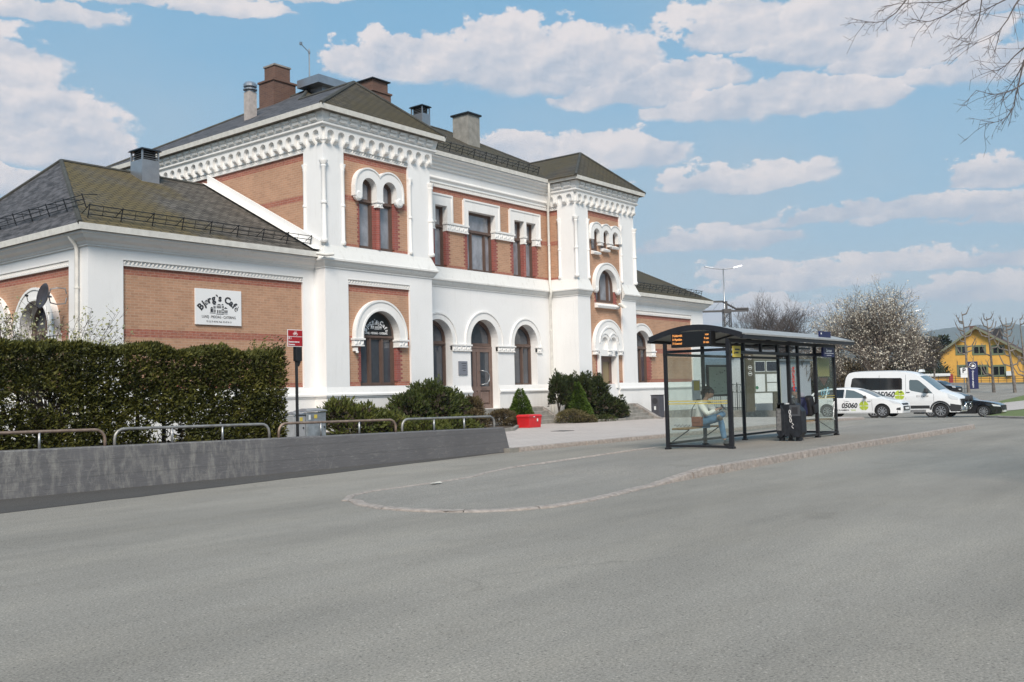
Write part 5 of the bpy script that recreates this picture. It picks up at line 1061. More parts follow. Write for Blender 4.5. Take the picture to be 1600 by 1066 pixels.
    mb.add([(19.07,SY0-.073,z0+2.05),(19.13,SY0-.073,z0+2.05),(19.10,SY0-.073,z0+2.11)],[(0,1,2)]); WB(mb,'notice_text',MT['ink'],root)
    return root
shelter()
def dispboard():
    z0=zisl(19,10); root=empty('departure_display',(18.8,9.9,z0+2.3),0,'black departure display with three rows of amber text under the shelter roof end','display board')
    mb=MB(); mb.box(18.78,19.0,9.45,10.42,z0+2.22,z0+2.55); WB(mb,'housing',MT['darkblk'],root,bev=.01)
    T=LF(18.775); mb=MB(); rows=(('3 Kobbervikd.','now'),('51 Mjøndalen','9 min'),('71 Konnerud','14 min'))
    for i,(a,b) in enumerate(rows):
        z=z0+2.475-.085*i
        vs,fs=text_geo(a,.07,.003,'LEFT'); mb.add(vs,fs,lambda u,v,w,z=z:T(10.38-u*.62,z+v,w)); vs,fs=text_geo(b,.07,.003,'RIGHT'); mb.add(vs,fs,lambda u,v,w,z=z:T(9.50-u*.7,z+v,w))
    WB(mb,'amber_text',MT['amber'],root,recalc=False)
dispboard()
def stopsign():
    z0=zisl(24,9); root=empty('stop_sign',(23.95,9.0,z0+2.1),0,'navy blue bus stop name sign fixed above the right glass pane','sign')
    mb=MB(); mb.box(23.88,24.62,8.93,8.99,z0+2.05,z0+2.29); WB(mb,'panel',MT['navy'],root); mb=MB(); mb.box(23.84,24.56,8.98,9.03,z0+2.50,z0+2.70); WB(mb,'panel',MT['navy'],root)
    T=FR(8.927); txt(root,'Strømsø',.11,lambda u,v,w:T(24.25+u,z0+2.21+v,w),MT['wht'],bold=.003); mb=MB(); mb.box(23.95,24.55,8.922,8.929,z0+2.135,z0+2.147); mb.box(24.08,24.4,8.922,8.929,z0+2.085,z0+2.095); mb.box(23.87,23.93,8.975,8.979,z0+2.62,z0+2.66); WB(mb,'sign_rules',MT['wht'],root)
stopsign()
def litterbin():
    z0=zisl(22.4,8.9); x0,y0=22.05,8.62; root=empty('litter_bin',(22.3,8.85,z0),0,'double black litter bin with chamfered sides and white graffiti beside the shelter posts','litter bin')
    m=mat('scuffed_black_steel',(.020,.022,.028),.5,.2,var=.5,vs=7)
    def bb(xa,xb,ya,yb,nm):
        mb=MB(); c=.10; pr=[(ya+c,.12),(yb-c,.12),(yb,.22),(yb,.80),(yb-c,.92),(ya+c*1.6,.92),(ya,.74),(ya,.22)]; k=len(pr)
        mb.v=[(xa,y,z0+z) for y,z in pr]+[(xb,y,z0+z) for y,z in pr]; mb.f=[tuple(range(k)),tuple(k+j for j in reversed(range(k)))]+[(j,(j+1)%k,k+(j+1)%k,k+j) for j in range(k)]; return WB(mb,nm,m,root,bev=.012)
    bb(21.98,22.26,8.80,9.12,'bin_body'); bb(21.98,22.22,9.22,9.44,'bin_body')
    mb=MB(); mb.box(21.985,22.24,9.10,9.24,z0+.14,z0+.90); WB(mb,'bin_spine',m,root)
    mb=MB(); mb.box(21.975,21.9795,8.86,9.06,z0+.66,z0+.82); WB(mb,'bin_opening',MT['ink'],root)
    mb=MB(); mb.frus(21.964,21.974,8.83,9.09,z0+.62,z0+.88,.0); WB(mb,'bin_flap',mat('worn_grey_plate',(.07,.075,.085),.5),root)
    mb=MB(); mb.box(21.960,21.964,8.89,9.03,z0+.67,z0+.83); WB(mb,'bin_hole',MT['ink'],root)
    mb=MB(); mb.box(21.972,21.9795,9.31,9.42,z0+.28,z0+.80); WB(mb,'worn_decal',mat('worn_decal',(.16,.16,.16),.6,var=.5,vs=16),root)
    T=LF(21.962); mb=MB()
    for k in range(3): c=.80-.1*k; mb.tube([T(9.085-.008*k+.022*math.cos(a),z0+c-.08+.045*math.sin(a),0) for a in [i*.63 for i in range(11)]],.007,4)
    mb.tube([T(9.04,z0+.46,0),T(9.0,z0+.42,0),T(9.05,z0+.38,0),T(9.01,z0+.33,0)],.006,4); WB(mb,'graffiti',MT['wht'],root)
    for y in (8.95,9.36):
        mb=MB(); mb.box(22.06,22.18,y-.05,y+.05,z0-.02,z0+.12); WB(mb,'foot',m,root)
    mb=MB(); mb.box(22.05,22.13,9.15,9.21,z0+.85,z0+.93); WB(mb,'lid_knob',MT['paper'],root)
litterbin()
# ================================================================= PEOPLE
def skinmesh(name,chains,m,root,sub=2,rootv=None):
    """chains: list of polylines of (x,y,z,r); equal points are welded"""
    vs=[];rs=[];es=[];idx={}
    for ch in chains:
        pv=None
        for p in ch:
            k=tuple(round(c,4) for c in p[:3])
            if k not in idx: idx[k]=len(vs); vs.append(p[:3]); rs.append(p[3])
            i=idx[k]
            if pv is not None and pv!=i: es.append((pv,i))
            pv=i
    me=bpy.data.meshes.new(name); me.from_pydata(vs,es,[]); me.materials.append(m); o=bpy.data.objects.new(name,me); COL.objects.link(o); o.parent=root
    md=o.modifiers.new('skin','SKIN'); md.use_smooth_shade=True; md.branch_smoothing=.4
    for v,r in zip(me.skin_vertices[0].data,rs):
        r=r if isinstance(r,tuple) else (r,r); v.radius=r
    for i,v in enumerate(me.skin_vertices[0].data): v.use_root=(i==0)
    s=o.modifiers.new('sub','SUBSURF'); s.levels=sub; s.render_levels=sub
    return o
def lerp(a,b,t): return tuple(a[i]+(b[i]-a[i])*t for i in range(3))
def face_head(root,c,fwd,up,r,skin,hairm,long=False,cap=None):
    """head mesh: skull, jaw, nose, ears; eyes and mouth; hair cap"""
    F_=Vector(fwd).normalized(); U=Vector(up); U=(U-F_*U.dot(F_)).normalized(); S_=F_.cross(U); c=Vector(c)
    def T(x,y,z): return tuple(c+S_*x+F_*y+U*z)
    mb=MB(); prof=[]; n=14; rows=11; b=0
    for i in range(rows):
        v=-1+2*i/(rows-1); rr=math.sqrt(max(0,1-v*v)); 
        for j in range(n):
            a=2*math.pi*j/n; x=math.cos(a)*rr*r*.78; y=math.sin(a)*rr*r*.95; z=v*r*1.18
            if v<0: x*=1-.28*(-v); y=y*(1-.18*(-v))+(.12*r*(-v) if math.sin(a)>-.2 else .0)
            if v<-.1 and math.sin(a)>.9: y+=.05*r
            mb.v.append(T(x,y,z))
    for i in range(rows-1):
        for j in range(n): mb.f.append((i*n+j,i*n+(j+1)%n,(i+1)*n+(j+1)%n,(i+1)*n+j))
    mb.f.append(tuple(range(n))); mb.f.append(tuple((rows-1)*n+j for j in range(n)))
    mb.add([(-.018,r*.86,0.0),(.018,r*.86,0.0),(0,r*1.16,-.03),(0,r*.92,.05),(0,r*.88,-.045)],[(0,2,3),(2,1,3),(0,4,2),(4,1,2)],T)
    for s in (-1,1): mb.lathe(0,0,[(.012,-.008),(.030,-.004),(.030,.004),(.014,.01)],8,T=lambda x,y,z,s=s:T(s*(r*.80+z),-.005+x*.8,y-.005))
    WB(mb,'head',skin,root,smooth=True)
    mb=MB()
    for s in (-1,1): mb.lathe(0,0,[(.004,0),(.013,.003),(.013,.006),(.004,.009)],8,T=lambda x,y,z,s=s:T(s*.032+x,r*.885+z,.012+y*.6))
    mb.box(-.022,.022,r*.90,r*.93,-.068,-.062,T=T); WB(mb,'face_features',MT['ink'] if not cap else MT['ink'],root)
    hb=MB(); b=0; rows2=9
    for i in range(rows2):
        v=-.25+1.25*i/(rows2-1); rr=math.sqrt(max(0,1-v*v))
        for j in range(n):
            a=2*math.pi*j/n; f=math.sin(a); k=1.10; vv=v if f<.35 else max(v,.30+.25*f)
            rr2=math.sqrt(max(0,1-vv*vv)); hb.v.append(T(math.cos(a)*rr2*r*.80*k,f*rr2*r*.97*k-.006,vv*r*1.20*1.06))
    for i in range(rows2-1):
        for j in range(n): hb.f.append((i*n+j,i*n+(j+1)%n,(i+1)*n+(j+1)%n,(i+1)*n+j))
    hb.f.append(tuple((rows2-1)*n+j for j in range(n)))
    WB(hb,'cap' if cap else 'hair',cap or hairm,root,smooth=True)
    return T
SK=mat('skin',(.52,.30,.21),.5); MT['hair']=mat('dark_brown_hair',(.035,.022,.016),.55,var=.3,vs=30)
def woman():
    z0=zisl(20,10.2); H=(19.93,10.36,z0+.56); root=empty('person',(19.93,10.3,z0),0,'seated person in cream sweater and blue jeans, one ankle on the knee, looking down','person')
    x,y,z=H; W_=mat('cream_knit_sweater',(.86,.82,.76),.9,var=.06,vs=30,bump=.4,bs=120); J=mat('blue_denim',(.10,.20,.32),.85,var=.18,vs=18); SH=mat('dark_shoe',(.03,.03,.032),.6); SO=mat('grey_sole',(.12,.11,.09),.8)
    neck=(x+.02,y-.12,z+.50); chest=(x+.01,y-.06,z+.34); head=(x+.02,y-.23,z+.64)
    # limbs
    kL=(x-.10,y-.54,z+.08); aL=(x-.08,y-.62,z-.42); kR=(x+.24,y-.46,z+.17); aR=(x-.20,y-.54,z+.12)
    sL=(x-.17,y-.08,z+.42); sR=(x+.19,y-.08,z+.42); eL=(x-.20,y-.28,z+.17); eR=(x+.22,y-.30,z+.17); hL=(x-.06,y-.44,z+.28); hR=(x+.08,y-.45,z+.28)
    hd=[]
    def fingers(w,d,side):
        d=Vector(d).normalized(); s=Vector((1,0,0)); w=Vector(w); out=[]
        palm=tuple(w+d*.07)+(.018,)
        for k in range(4): 
            a=w+d*.08+s*side*(k-1.5)*.018; e=a+d*(.04+.006*(1.5-abs(k-1.5)))+Vector((0,0,-.012)); f=e+d*.02+Vector((0,.005,-.02)); out.append([palm,tuple(a)+(.009,),tuple(e)+(.008,),tuple(f)+(.007,)])
        t=w+d*.03+s*side*.035; out.append([tuple(w+d*.01)+(.017,),tuple(t)+(.010,),tuple(t+d*.04+Vector((0,0,.01)))+(.008,)]); out.append([tuple(w)+(.02,),palm]); return out
    dL=Vector((.5,-.7,.3)); dR=Vector((-.3,-.8,.3))
    ch=[[(x,y,z,.13),(x,y-.04,z+.16,.11),chest+(.12,),(x+.02,y-.10,z+.44,.07),neck+(.05,),(x+.02,y-.19,z+.585,.05)],
        [chest+(.12,),sL+(.05,),eL+(.04,),hL+(.024,)],[chest+(.12,),sR+(.05,),eR+(.04,),hR+(.024,)],
        [(x,y,z,.13),(x-.10,y-.08,z,.085),kL+(.06,),aL+(.04,)],[(x,y,z,.13),(x+.10,y-.08,z+.01,.085),kR+(.06,),aR+(.04,),(aR[0]-.09,aR[1]-.05,aR[2]-.01,.03)]]
    ch+=fingers(hL,dL,1)+fingers(hR,dR,-1)
    o=skinmesh('body',ch,SK,root,1); o.matrix_parent_inverse=Matrix.Translation(-Vector(root.location))
    def S(n,c,m,sub=2): o=skinmesh(n,c,m,root,sub); o.matrix_parent_inverse=Matrix.Translation(-Vector(root.location)); return o
    S('sweater',[[(x,y+.02,z-.02,(.17,.15)),(x,y-.02,z+.15,(.16,.14)),(x+.01,y-.06,z+.33,(.175,.145)),(x+.02,y-.09,z+.44,(.11,.09)),(x+.02,y-.115,z+.495,.065)],
       [(x+.01,y-.06,z+.33,(.175,.145)),sL+(.085,),lerp(sL,eL,.5)+(.078,),eL+(.066,),lerp(eL,hL,.5)+(.055,),lerp(eL,hL,.88)+(.045,)],[(x+.01,y-.06,z+.33,(.175,.145)),sR+(.085,),lerp(sR,eR,.5)+(.078,),eR+(.066,),lerp(eR,hR,.5)+(.055,),lerp(eR,hR,.88)+(.045,)]],W_)
    S('jeans',[[(x,y+.0,z-.03,(.165,.13)),(x-.10,y-.10,z-.01,.10),lerp((x-.1,y-.1,z),kL,.6)+(.088,),kL+(.078,),lerp(kL,aL,.5)+(.070,),lerp(kL,aL,.95)+(.064,)],
       [(x,y+.0,z-.03,(.165,.13)),(x+.10,y-.10,z+.02,.10),lerp((x+.1,y-.1,z),kR,.6)+(.088,),kR+(.078,),lerp(kR,aR,.5)+(.068,),lerp(kR,aR,.93)+(.060,)]],J)
    S('shoe',[[(aL[0],aL[1]+.04,aL[2]-.04,.065),(aL[0],aL[1]-.06,aL[2]-.065,.06),(aL[0],aL[1]-.18,aL[2]-.08,.05)]],SH)
    S('shoe',[[(aR[0]+.03,aR[1]+.02,aR[2]-.02,.06),(aR[0]-.05,aR[1]-.05,aR[2]-.03,.06),(aR[0]-.12,aR[1]-.14,aR[2]-.04,.05)]],SO)
    fh=Vector((0.05,-.72,-.70)); T=face_head(root,head,fh,(0,-.6,.8),.105,SK,MT['hair'])
    mb=MB(); ell_leaves(mb,[(head[0],head[1]+.05,head[2]+.03,.095,.10,.11),(head[0],head[1]+.13,head[2]-.0,.06,.05,.06)],900,.045,random.Random(4),.35,-.2,.4,.2); WB(mb,'hair',MT['hair'],root,recalc=False)
    # handbag and phone are things of their own
    bg=empty('shoulder_bag',(x-.20,y-.02,z-.06),0,'brown leather shoulder bag resting on the bench beside the seated person','bag'); BR=mat('brown_leather',(.22,.085,.05),.5,var=.25,vs=25)
    mb=MB(); mb.box(x-.30,x-.18,y-.16,y+.08,z-.10,z+.12); WB(mb,'bag_body',BR,bg,bev=.02); mb=MB(); mb.box(x-.315,x-.302,y-.15,y+.07,z+.0,z+.125); WB(mb,'flap',BR,bg,bev=.008)
    mb=MB(); mb.tube([(x-.27,y+.09,z+.09),(x-.20,y+.10,z+.30),(x-.06,y+.04,z+.50),(x+.10,y-.10,z+.53),(x+.16,y-.22,z+.40)],.010,5); WB(mb,'strap',MT['ink'],bg)
    ph=MB(); ph.box(-.036,.036,-.004,.004,-.07,.07); p=ph.build('mobile_phone',MT['ink'],bev=.004); tag(p,'dark mobile phone held in front of the seated person in the cream sweater','phone'); p.location=(x+.01,y-.56,z+.33); p.rotation_euler=(R(-40),0,0)
woman()
def man():
    z0=zisl(23.4,9.3); x,y,z=23.62,SY0+.26,z0+.56; root=empty('person',(x,y,z0),0,'person in navy jacket and blue beanie with a black backpack, bending forward on the bench','person')
    NB=mat('navy_jacket',(.010,.014,.055),.7,var=.3,vs=14,bump=.3,bs=40); BK=mat('black_nylon',(.012,.012,.014),.6,var=.3,vs=16); J=mat('dark_trousers',(.03,.03,.04),.8); GH=mat('grey_hood',(.25,.27,.31),.85,var=.2,vs=30)
    def S(n,c,m,sub=2): o=skinmesh(n,c,m,root,sub); o.matrix_parent_inverse=Matrix.Translation(-Vector(root.location)); return o
    nk=(x-.18,y+.08,z+.52); sL=(x-.26,y-.08,z+.42); sR=(x-.02,y+.22,z+.44); eL=(x-.38,y+.12,z+.06); eR=(x-.06,y+.42,z+.08); hL=(x-.36,y+.36,z+.04); hR=(x-.16,y+.52,z+.06)
    kL=(x-.30,y+.38,z+.02); kR=(x+.05,y+.48,z+.02); aL=(x-.30,y+.42,z-.42); aR=(x+.06,y+.50,z-.42)
    sp=[(x,y,z),(x-.04,y+.03,z+.18),(x-.10,y+.05,z+.38)]
    fg=[]
    for w,s in ((hL,1),(hR,-1)):
        for k in range(4): a=(w[0]+(k-1.5)*.018,w[1]+.08,w[2]-.01); fg.append([w+(.022,),a+(.009,),(a[0],a[1]+.04,a[2]-.03,.008),(a[0],a[1]+.04,a[2]-.055,.007)])
        fg.append([w+(.022,),(w[0]+s*.04,w[1]+.05,w[2],.009),(w[0]+s*.04,w[1]+.08,w[2]-.02,.008)])
    S('body',[[sp[0]+(.13,),sp[1]+(.12,),sp[2]+(.12,),nk+(.06,),(x-.23,y+.11,z+.56,.055)],[sp[2]+(.12,),sL+(.05,),eL+(.04,),hL+(.022,)],[sp[2]+(.12,),sR+(.05,),eR+(.04,),hR+(.022,)],[sp[0]+(.13,),kL+(.06,),aL+(.04,),(aL[0],aL[1]+.1,aL[2]-.05,.03)],[sp[0]+(.13,),kR+(.06,),aR+(.04,),(aR[0],aR[1]+.1,aR[2]-.05,.03)]]+fg,SK,1)
    S('jacket',[[(x,y,z-.03,(.20,.17)),sp[1]+((.19,.16),),sp[2]+((.19,.16),),(x-.15,y+.07,z+.48,(.12,.11)),nk+(.075,)],[sp[2]+((.19,.16),),sL+(.09,),eL+(.07,),lerp(eL,hL,.85)+(.05,)],[sp[2]+((.19,.16),),sR+(.09,),eR+(.07,),lerp(eR,hR,.85)+(.05,)]],NB)
    S('trousers',[[(x,y,z-.05,(.17,.14)),lerp((x,y,z),kL,.3)+(.10,),kL+(.08,),lerp(kL,aL,.95)+(.06,)],[(x,y,z-.05,(.17,.14)),lerp((x,y,z),kR,.3)+(.10,),kR+(.08,),lerp(kR,aR,.95)+(.06,)]],J)
    for a in (aL,aR): S('shoe',[[(a[0],a[1]-.03,a[2]-.05,.05),(a[0],a[1]+.08,a[2]-.07,.045),(a[0],a[1]+.17,a[2]-.085,.036)]],MT['ink'])
    S('hood',[[(x-.05,y-.05,z+.50,.07),(x-.13,y-.02,z+.54,.085),(x-.20,y+.02,z+.53,.07)]],GH)
    face_head(root,(x-.33,y+.08,z+.63),(-.75,.35,-.62),(-.5,.1,.8),.105,SK,MT['hair'],cap=mat('blue_beanie',(.02,.10,.24),.9,var=.2,vs=40))
    bp=empty('backpack',(x+.06,y-.12,z+.17),0,'bulging black backpack worn by the person bending forward on the bench','backpack')
    mb=MB(); mb.frus(-.17,.17,-.13,.13,-.22,.26,.03,.03); o=mb.build('backpack_body',BK,bp,bev=.05); o.location=(.02,0,.08); o.rotation_euler=(0,R(-14),0)
    mb=MB(); mb.box(-.13,.13,-.19,-.13,-.17,.05); o=mb.build('front_pocket',BK,bp,bev=.03); o.location=(.02,0,.08); o.rotation_euler=(0,R(-14),0)
    for s in (-.1,.1):
        mb=MB(); mb.tube([(s,.1,.26),(s-.05,.2,.34),(s-.06,.3,.2),(s,.2,-.1)],.02,6); mb.build('strap',BK,bp)
man()
# ================================================================= SIGNS AND SMALL THINGS BY THE BUILDING
def arc_text(mb,s,T,cx,cz,r,a0,a1,size,bold=0,ws=None):
    """letters one by one along an arc, angles in degrees from the left"""
    wd=[]; G_=[]
    for ch in s:
        if ch==' ': wd.append(.45*size); G_.append(None); continue
        vs,fs=text_geo(ch,size,.004,'LEFT',0 if ch in 'èø' else bold,vy='BOTTOM_BASELINE'); vs=[(v[0],v[1]-size*.34,v[2]) for v in vs]; xs=[v[0] for v in vs]; wd.append(max(xs)-min(xs)+.10*size); G_.append(([(v[0]-min(xs),v[1],v[2]) for v in vs],fs,max(xs)-min(xs)))
    tot=sum(wd); pos=0
    for w,gg in zip(wd,G_):
        mid=pos+w/2; an=R(a0+(a1-a0)*mid/tot); pos+=w
        if gg is None: continue
        vs,fs,ww=gg; c,s_=math.cos(an),math.sin(an)
        def TT(u,v,wv): 
            u-=ww/2; X=cx-r*c+ (u*s_-v*c); Z=cz+r*s_+(u*c+v*s_); return T(X,Z,wv)
        mb.add(vs,fs,TT)
def station_icon(mb,T,cx,cz,w):
    u=w/10
    def b(x0,x1,z0,z1): mb.box(cx+x0*u,cx+x1*u,cz+z0*u,cz+z1*u,0,.004,T=T)
    def tri(x0,x1,z,h): mb.add([(cx+x0*u,cz+z*u,0.003),(cx+x1*u,cz+z*u,.003),(cx+(x0+x1)/2*u,cz+(z+h)*u,.003)],[(0,1,2)],T)
    b(-5,-3.6,-1.6,.1); tri(-5.2,-3.3,.3,.8); tri(-3.5,-1.6,2.2,.7); tri(-1.4,1.6,2.1,.7); tri(1.4,3.0,2.3,.7); tri(2.9,5.2,.5,.9)
    for x in (-3.2,-2.5): b(x,x+.45,.3,1.6); b(x,x+.45,-1.6,-.2)
    for x in (-1.3,-.6,.1,.8): b(x,x+.45,.6,1.7)
    for x in (-1.1,-.1,.9): b(x,x+.5,-2.0,-.4)
    for x in (1.8,2.5): b(x,x+.4,.8,1.9); b(x,x+.4,-.6,.4); b(x,x+.4,-2.0,-1.0)
    for x in (3.3,4.0,4.7): b(x,x+.45,-1.7,-.3)
    b(-5.4,-2.0,-2.2,-1.95); b(-1.6,2.8,-2.6,-2.35); b(3,5.2,-2.3,-2.1)
def cafe_board():
    root=empty('cafe_sign_board',(17.7,25.4,4.3),0,'large white café sign board with black arched lettering on the tan brick wall','sign board')
    x0,x1,za,zb=16.87,18.52,3.72,4.82; mb=MB(); mb.box(x0,x1,YW+.03,YW+.075,za,zb); WB(mb,'board',mat('white_board',(.78,.78,.78),.4),root); T=FR(YW+.028); cx=(x0+x1)/2
    mb=MB(); arc_text(mb,'Bjørg`s Cafè',T,cx,3.70,.86,36,144,.29,.012); WB(mb,'arched_lettering',MT['ink'],root)
    mb=MB(); station_icon(mb,T,cx,4.21,.60); WB(mb,'building_emblem',MT['ink'],root)
    txt(root,'LUNSJ - MIDDAG - CATERING',.115,lambda u,v,w:T(cx+u,3.965+v,w),MT['ink'],sx=.80); txt(root,'Tlf. 32 75 40 90. Mob. 92 49 24 13',.075,lambda u,v,w:T(cx+u,3.82+v,w),mat('grey_print',(.12,.12,.12),.6),sx=.86)
cafe_board()
def cafe_film():
    root=empty('window_film',(23.96,25.1,3.9),0,'black half-round film with white café lettering in the top light of the arched window','window sign')
    T=FR(YT+.225); mb=MB(); vs,fs=poly_plate([(23.96-.76,3.57)]+arc(23.96,3.62,.76,math.pi,0,20)+[(23.96+.76,3.57)],[],.006,0); mb.add(vs,fs,T); WB(mb,'film',MT['darkblk'],root)
    T=FR(YT+.217); mb=MB(); arc_text(mb,'Bjørg`s Cafè',T,23.96,3.50,.58,20,160,.21,.008); WB(mb,'arched_lettering',MT['wht'],root)
    mb=MB(); station_icon(mb,T,23.96,3.92,.52); WB(mb,'building_emblem',MT['wht'],root); txt(root,'LUNSJ - MIDDAG - CATERING',.105,lambda u,v,w:T(23.96+u,3.645+v,w),MT['wht'],sx=.80,bold=.002)
cafe_film()
# wall plaque, lamp, sensors, camera
mb=MB(); mb.box(29.84,30.38,YC-.05,YC-.002,2.19,2.76); pl=mb.build('wall_plaque',mat('grey_plaque',(.25,.26,.30),.35,.3),bev=.008); tag(pl,'grey metal plaque on the white wall left of the double door','plaque')
mb=MB()
for k,(a,b) in enumerate(((30.0,30.3),(30.06,30.26),(30.04,30.28),(30.08,30.24))): mb.box(a,b,YC-.056,YC-.051,2.66-.1*k,2.68-.1*k)
mb.build('plaque_text',MT['ink'],pl)
mb=MB(); mb.box(22.70,22.82,YT-.06,YT+.08,2.98,3.10); mb.lathe(0,0,[(.05,-.02),(.05,.04),(.02,.06)],10,T=lambda x,y,z:(22.76+x,YT-.09+y,2.96-z)); tag(mb.build('motion_sensor',MT['white2']),'small white sensor under the left capital of the café window','sensor')
rt=empty('floodlight',(39.6,24.7,5.45),0,'grey floodlight angled outward beside the arched window of the right pavilion','floodlight'); mb=MB(); mb.tube([(39.5,24.9,5.3),(39.55,24.72,5.35),(39.6,24.66,5.45)],.03,6); WB(mb,'bracket',MT['metal'],rt)
mb=MB(); mb.lathe(0,0,[(.06,-.16),(.11,-.14),(.12,.10),(.13,.16)],14,T=lambda x,y,z:(39.62+x*.8+z*.5,24.56+y-z*.5,5.46-z*.6+x*.4)); WB(mb,'housing',MT['gutter'],rt,smooth=True,autos=R(35))
# second small lamp of the door
mb=MB(); mb.box(39.28,39.42,YT-.16,YT-.02,3.12,3.26); tag(mb.build('door_lamp',MT['sheet']),'small dark lamp above the narrow side door','lamp')
# satellite dish
def dish():
    root=empty('satellite_dish',(13.1,26.9,4.4),0,'dark satellite dish on a bent arm fixed to the left side wall','satellite dish'); c=Vector((12.82,26.70,4.42)); ax=Vector((-.95,.02,.18)).normalized()
    s=ax.cross(Vector((0,0,1))).normalized(); u=s.cross(ax); mb=MB(); n=20; 
    prof=[(0.0,-.09),(.12,-.085),(.24,-.06),(.31,-.02),(.34,.0),(.33,.012),(.24,-.045),(.0,-.075)]
    mb.lathe(0,0,[(max(.001,r),z) for r,z in prof],n,T=lambda x,y,z:tuple(c+s*x+u*y*1.08+ax*z)); WB(mb,'reflector',mat('dark_dish',(.045,.04,.045),.5,var=.2),root,smooth=True)
    mb=MB(); b=c-ax*.09; mb.tube([b,b+Vector((.12,-.08,0)),(13.02,26.75,4.42)],.03,6); mb.tube([(13.02,26.75,4.42),(13.05,26.72,4.62),(13.2,26.62,4.66),(13.42,26.62,4.66),(13.46,26.62,4.5)],.018,6); mb.tube([(13.02,26.75,4.42),(13.05,26.72,4.24),(13.2,26.66,4.2),(13.44,26.64,4.24),(13.47,26.64,4.4)],.018,6); WB(mb,'mount_arm',MT['metal'],root)
    mb=MB(); mb.tube([c-u*.38,c+ax*.35-u*.25,c+ax*.42-u*.1],.012,5); mb.lathe(0,0,[(.03,-.04),(.035,.04)],8,T=lambda x,y,z:tuple(c+ax*(.42+z)+s*x+u*(y-.1))); WB(mb,'feed_arm',MT['black'],root)
dish()
# cycle route sign
def cyclesign():
    X,Y=12.41,15.35; zb=.64; k=15.35/14.45; q=lambda z:1.45+(z-1.45)*k; root=empty('cycle_route_sign',(X,Y,zb),0,'red cycle route sign with bicycle symbol on a black post by the hedge end','road sign')
    mb=MB(); mb.tube([(X+.03,Y,zb-.1),(X+.02,Y,2.42)],.03,8); WB(mb,'post',MT['black'],root); mb=MB(); mb.box(X-.02,X+.13,Y-.05,Y+.05,q(2.12),q(2.42)); mb.frus(X+.0,X+.11,Y-.04,Y+.04,q(2.12),q(2.02),.03,.02); WB(mb,'control_box',MT['black'],root,bev=.01)
    x0,x1=11.46*k,11.82*k; T=FR(Y-.058); mb=MB(); mb.box(x0,x1,Y-.056,Y-.05,q(2.39),q(2.71)); WB(mb,'sign_border',MT['wht'],root); rm=mat('sign_red',(.36,.012,.018),.4)
    mb=MB(); mb.box(x0+.012,x1-.012,Y-.0595,Y-.0565,q(2.585),q(2.698)); mb.box(x0+.012,x1-.012,Y-.0595,Y-.0565,q(2.402),q(2.573)); WB(mb,'sign_panel',rm,root)
    T0=FR(Y-.0605); T=lambda u,v,w:T0(u,q(v),w); mb=MB(); cx=(x0+x1)/2; 
    for dx in (-.032,.032): mb.tube([T(cx+dx+.021*math.cos(a),2.625+.021*math.sin(a),0) for a in [i*.7 for i in range(10)]],.0035,4)
    for a,b in (((-.032,2.625),(-.012,2.66)),((-.012,2.66),(.02,2.66)),((.02,2.66),(.032,2.625)),((-.012,2.66),(0,2.625)),((0,2.625),(.02,2.66)),((0,2.625),(-.032,2.625)),((-.012,2.66),(-.016,2.678)),((.02,2.66),(.016,2.682)),((.016,2.682),(.028,2.682))): mb.tube([T(cx+a[0],a[1],0),T(cx+b[0],b[1],0)],.003,4)
    WB(mb,'bicycle_symbol',MT['wht'],root)
    txt(root,'R 1',.053,lambda u,v,w:T(x0+.022+u,2.545+v,w),MT['wht'],align='LEFT',bold=.001); txt(root,'Strømsø sentrum',.042,lambda u,v,w:T(x0+.022+u,2.48+v,w),MT['wht'],align='LEFT',sx=.9,bold=.0008); txt(root,'Drammen',.042,lambda u,v,w:T(x0+.022+u,2.43+v,w),MT['wht'],align='LEFT',sx=.9,bold=.0008)
cyclesign()
# utility cabinets
def cabinet(x0,x1,y0,d,z0,z1,m,lab,st,kx):
    root=empty('utility_cabinet',((x0+x1)/2,y0+d/2,z0),0,lab,'utility cabinet','grey utility cabinets behind the wall')
    mb=MB(); mb.box(x0,x1,y0,y0+d,z0-.1,z1-.07); WB(mb,'cabinet_body',m,root,bev=.01)
    mb=MB(); mb.box(x0-.02,x1+.02,y0-.03,y0+d+.03,z1-.05,z1-.02); mb.frus(x0-.02,x1+.02,y0-.03,y0+d+.03,z1-.02,z1+.04,.12,.2); WB(mb,'lid',MT['sheet'],root)
    mb=MB(); mb.box(x0+.03,x1-.03,y0-.012,y0-.002,z0,z1-.12); dr_=WB(mb,'door',m,root); mb=MB(); mb.lathe(0,0,[(.022,0),(.022,.02)],10,T=lambda x,y,z:(kx+x,y0-.014-z,z0+.42+y)); WB(mb,'lock',MT['ink'],dr_)
    for (a,b,c,e,mm) in st: mb=MB(); mb.box(a,b,y0-.018,y0-.014,c,e); WB(mb,'warning_sticker',mm,root)
ca=mat('pale_grey_cabinet',(.33,.34,.35),.6,var=.12,vs=6); cb=mat('streaked_cabinet',(.20,.225,.245),.55,var=.35,vs=5)
pA=onY(459,683,20.5); pB=onY(478,683,20.5); pC=onY(508,683,20.5)
cabinet(pA.x,pB.x-.01,20.5,.4,.2,1.02,ca,'paler utility cabinet on the left, yellow sticker partly behind the sign post',[(pA.x+.2,pA.x+.29,.80,.90,MT['yel'])],pB.x-.1)
cabinet(pB.x,pC.x,20.45,.5,.2,1.09,cb,'wider streaked utility cabinet on the right with a yellow warning sticker',[(pB.x+.05,pB.x+.12,.83,.96,MT['paper']),(pB.x+.24,pB.x+.34,.86,.96,MT['yel'])],pC.x-.08)
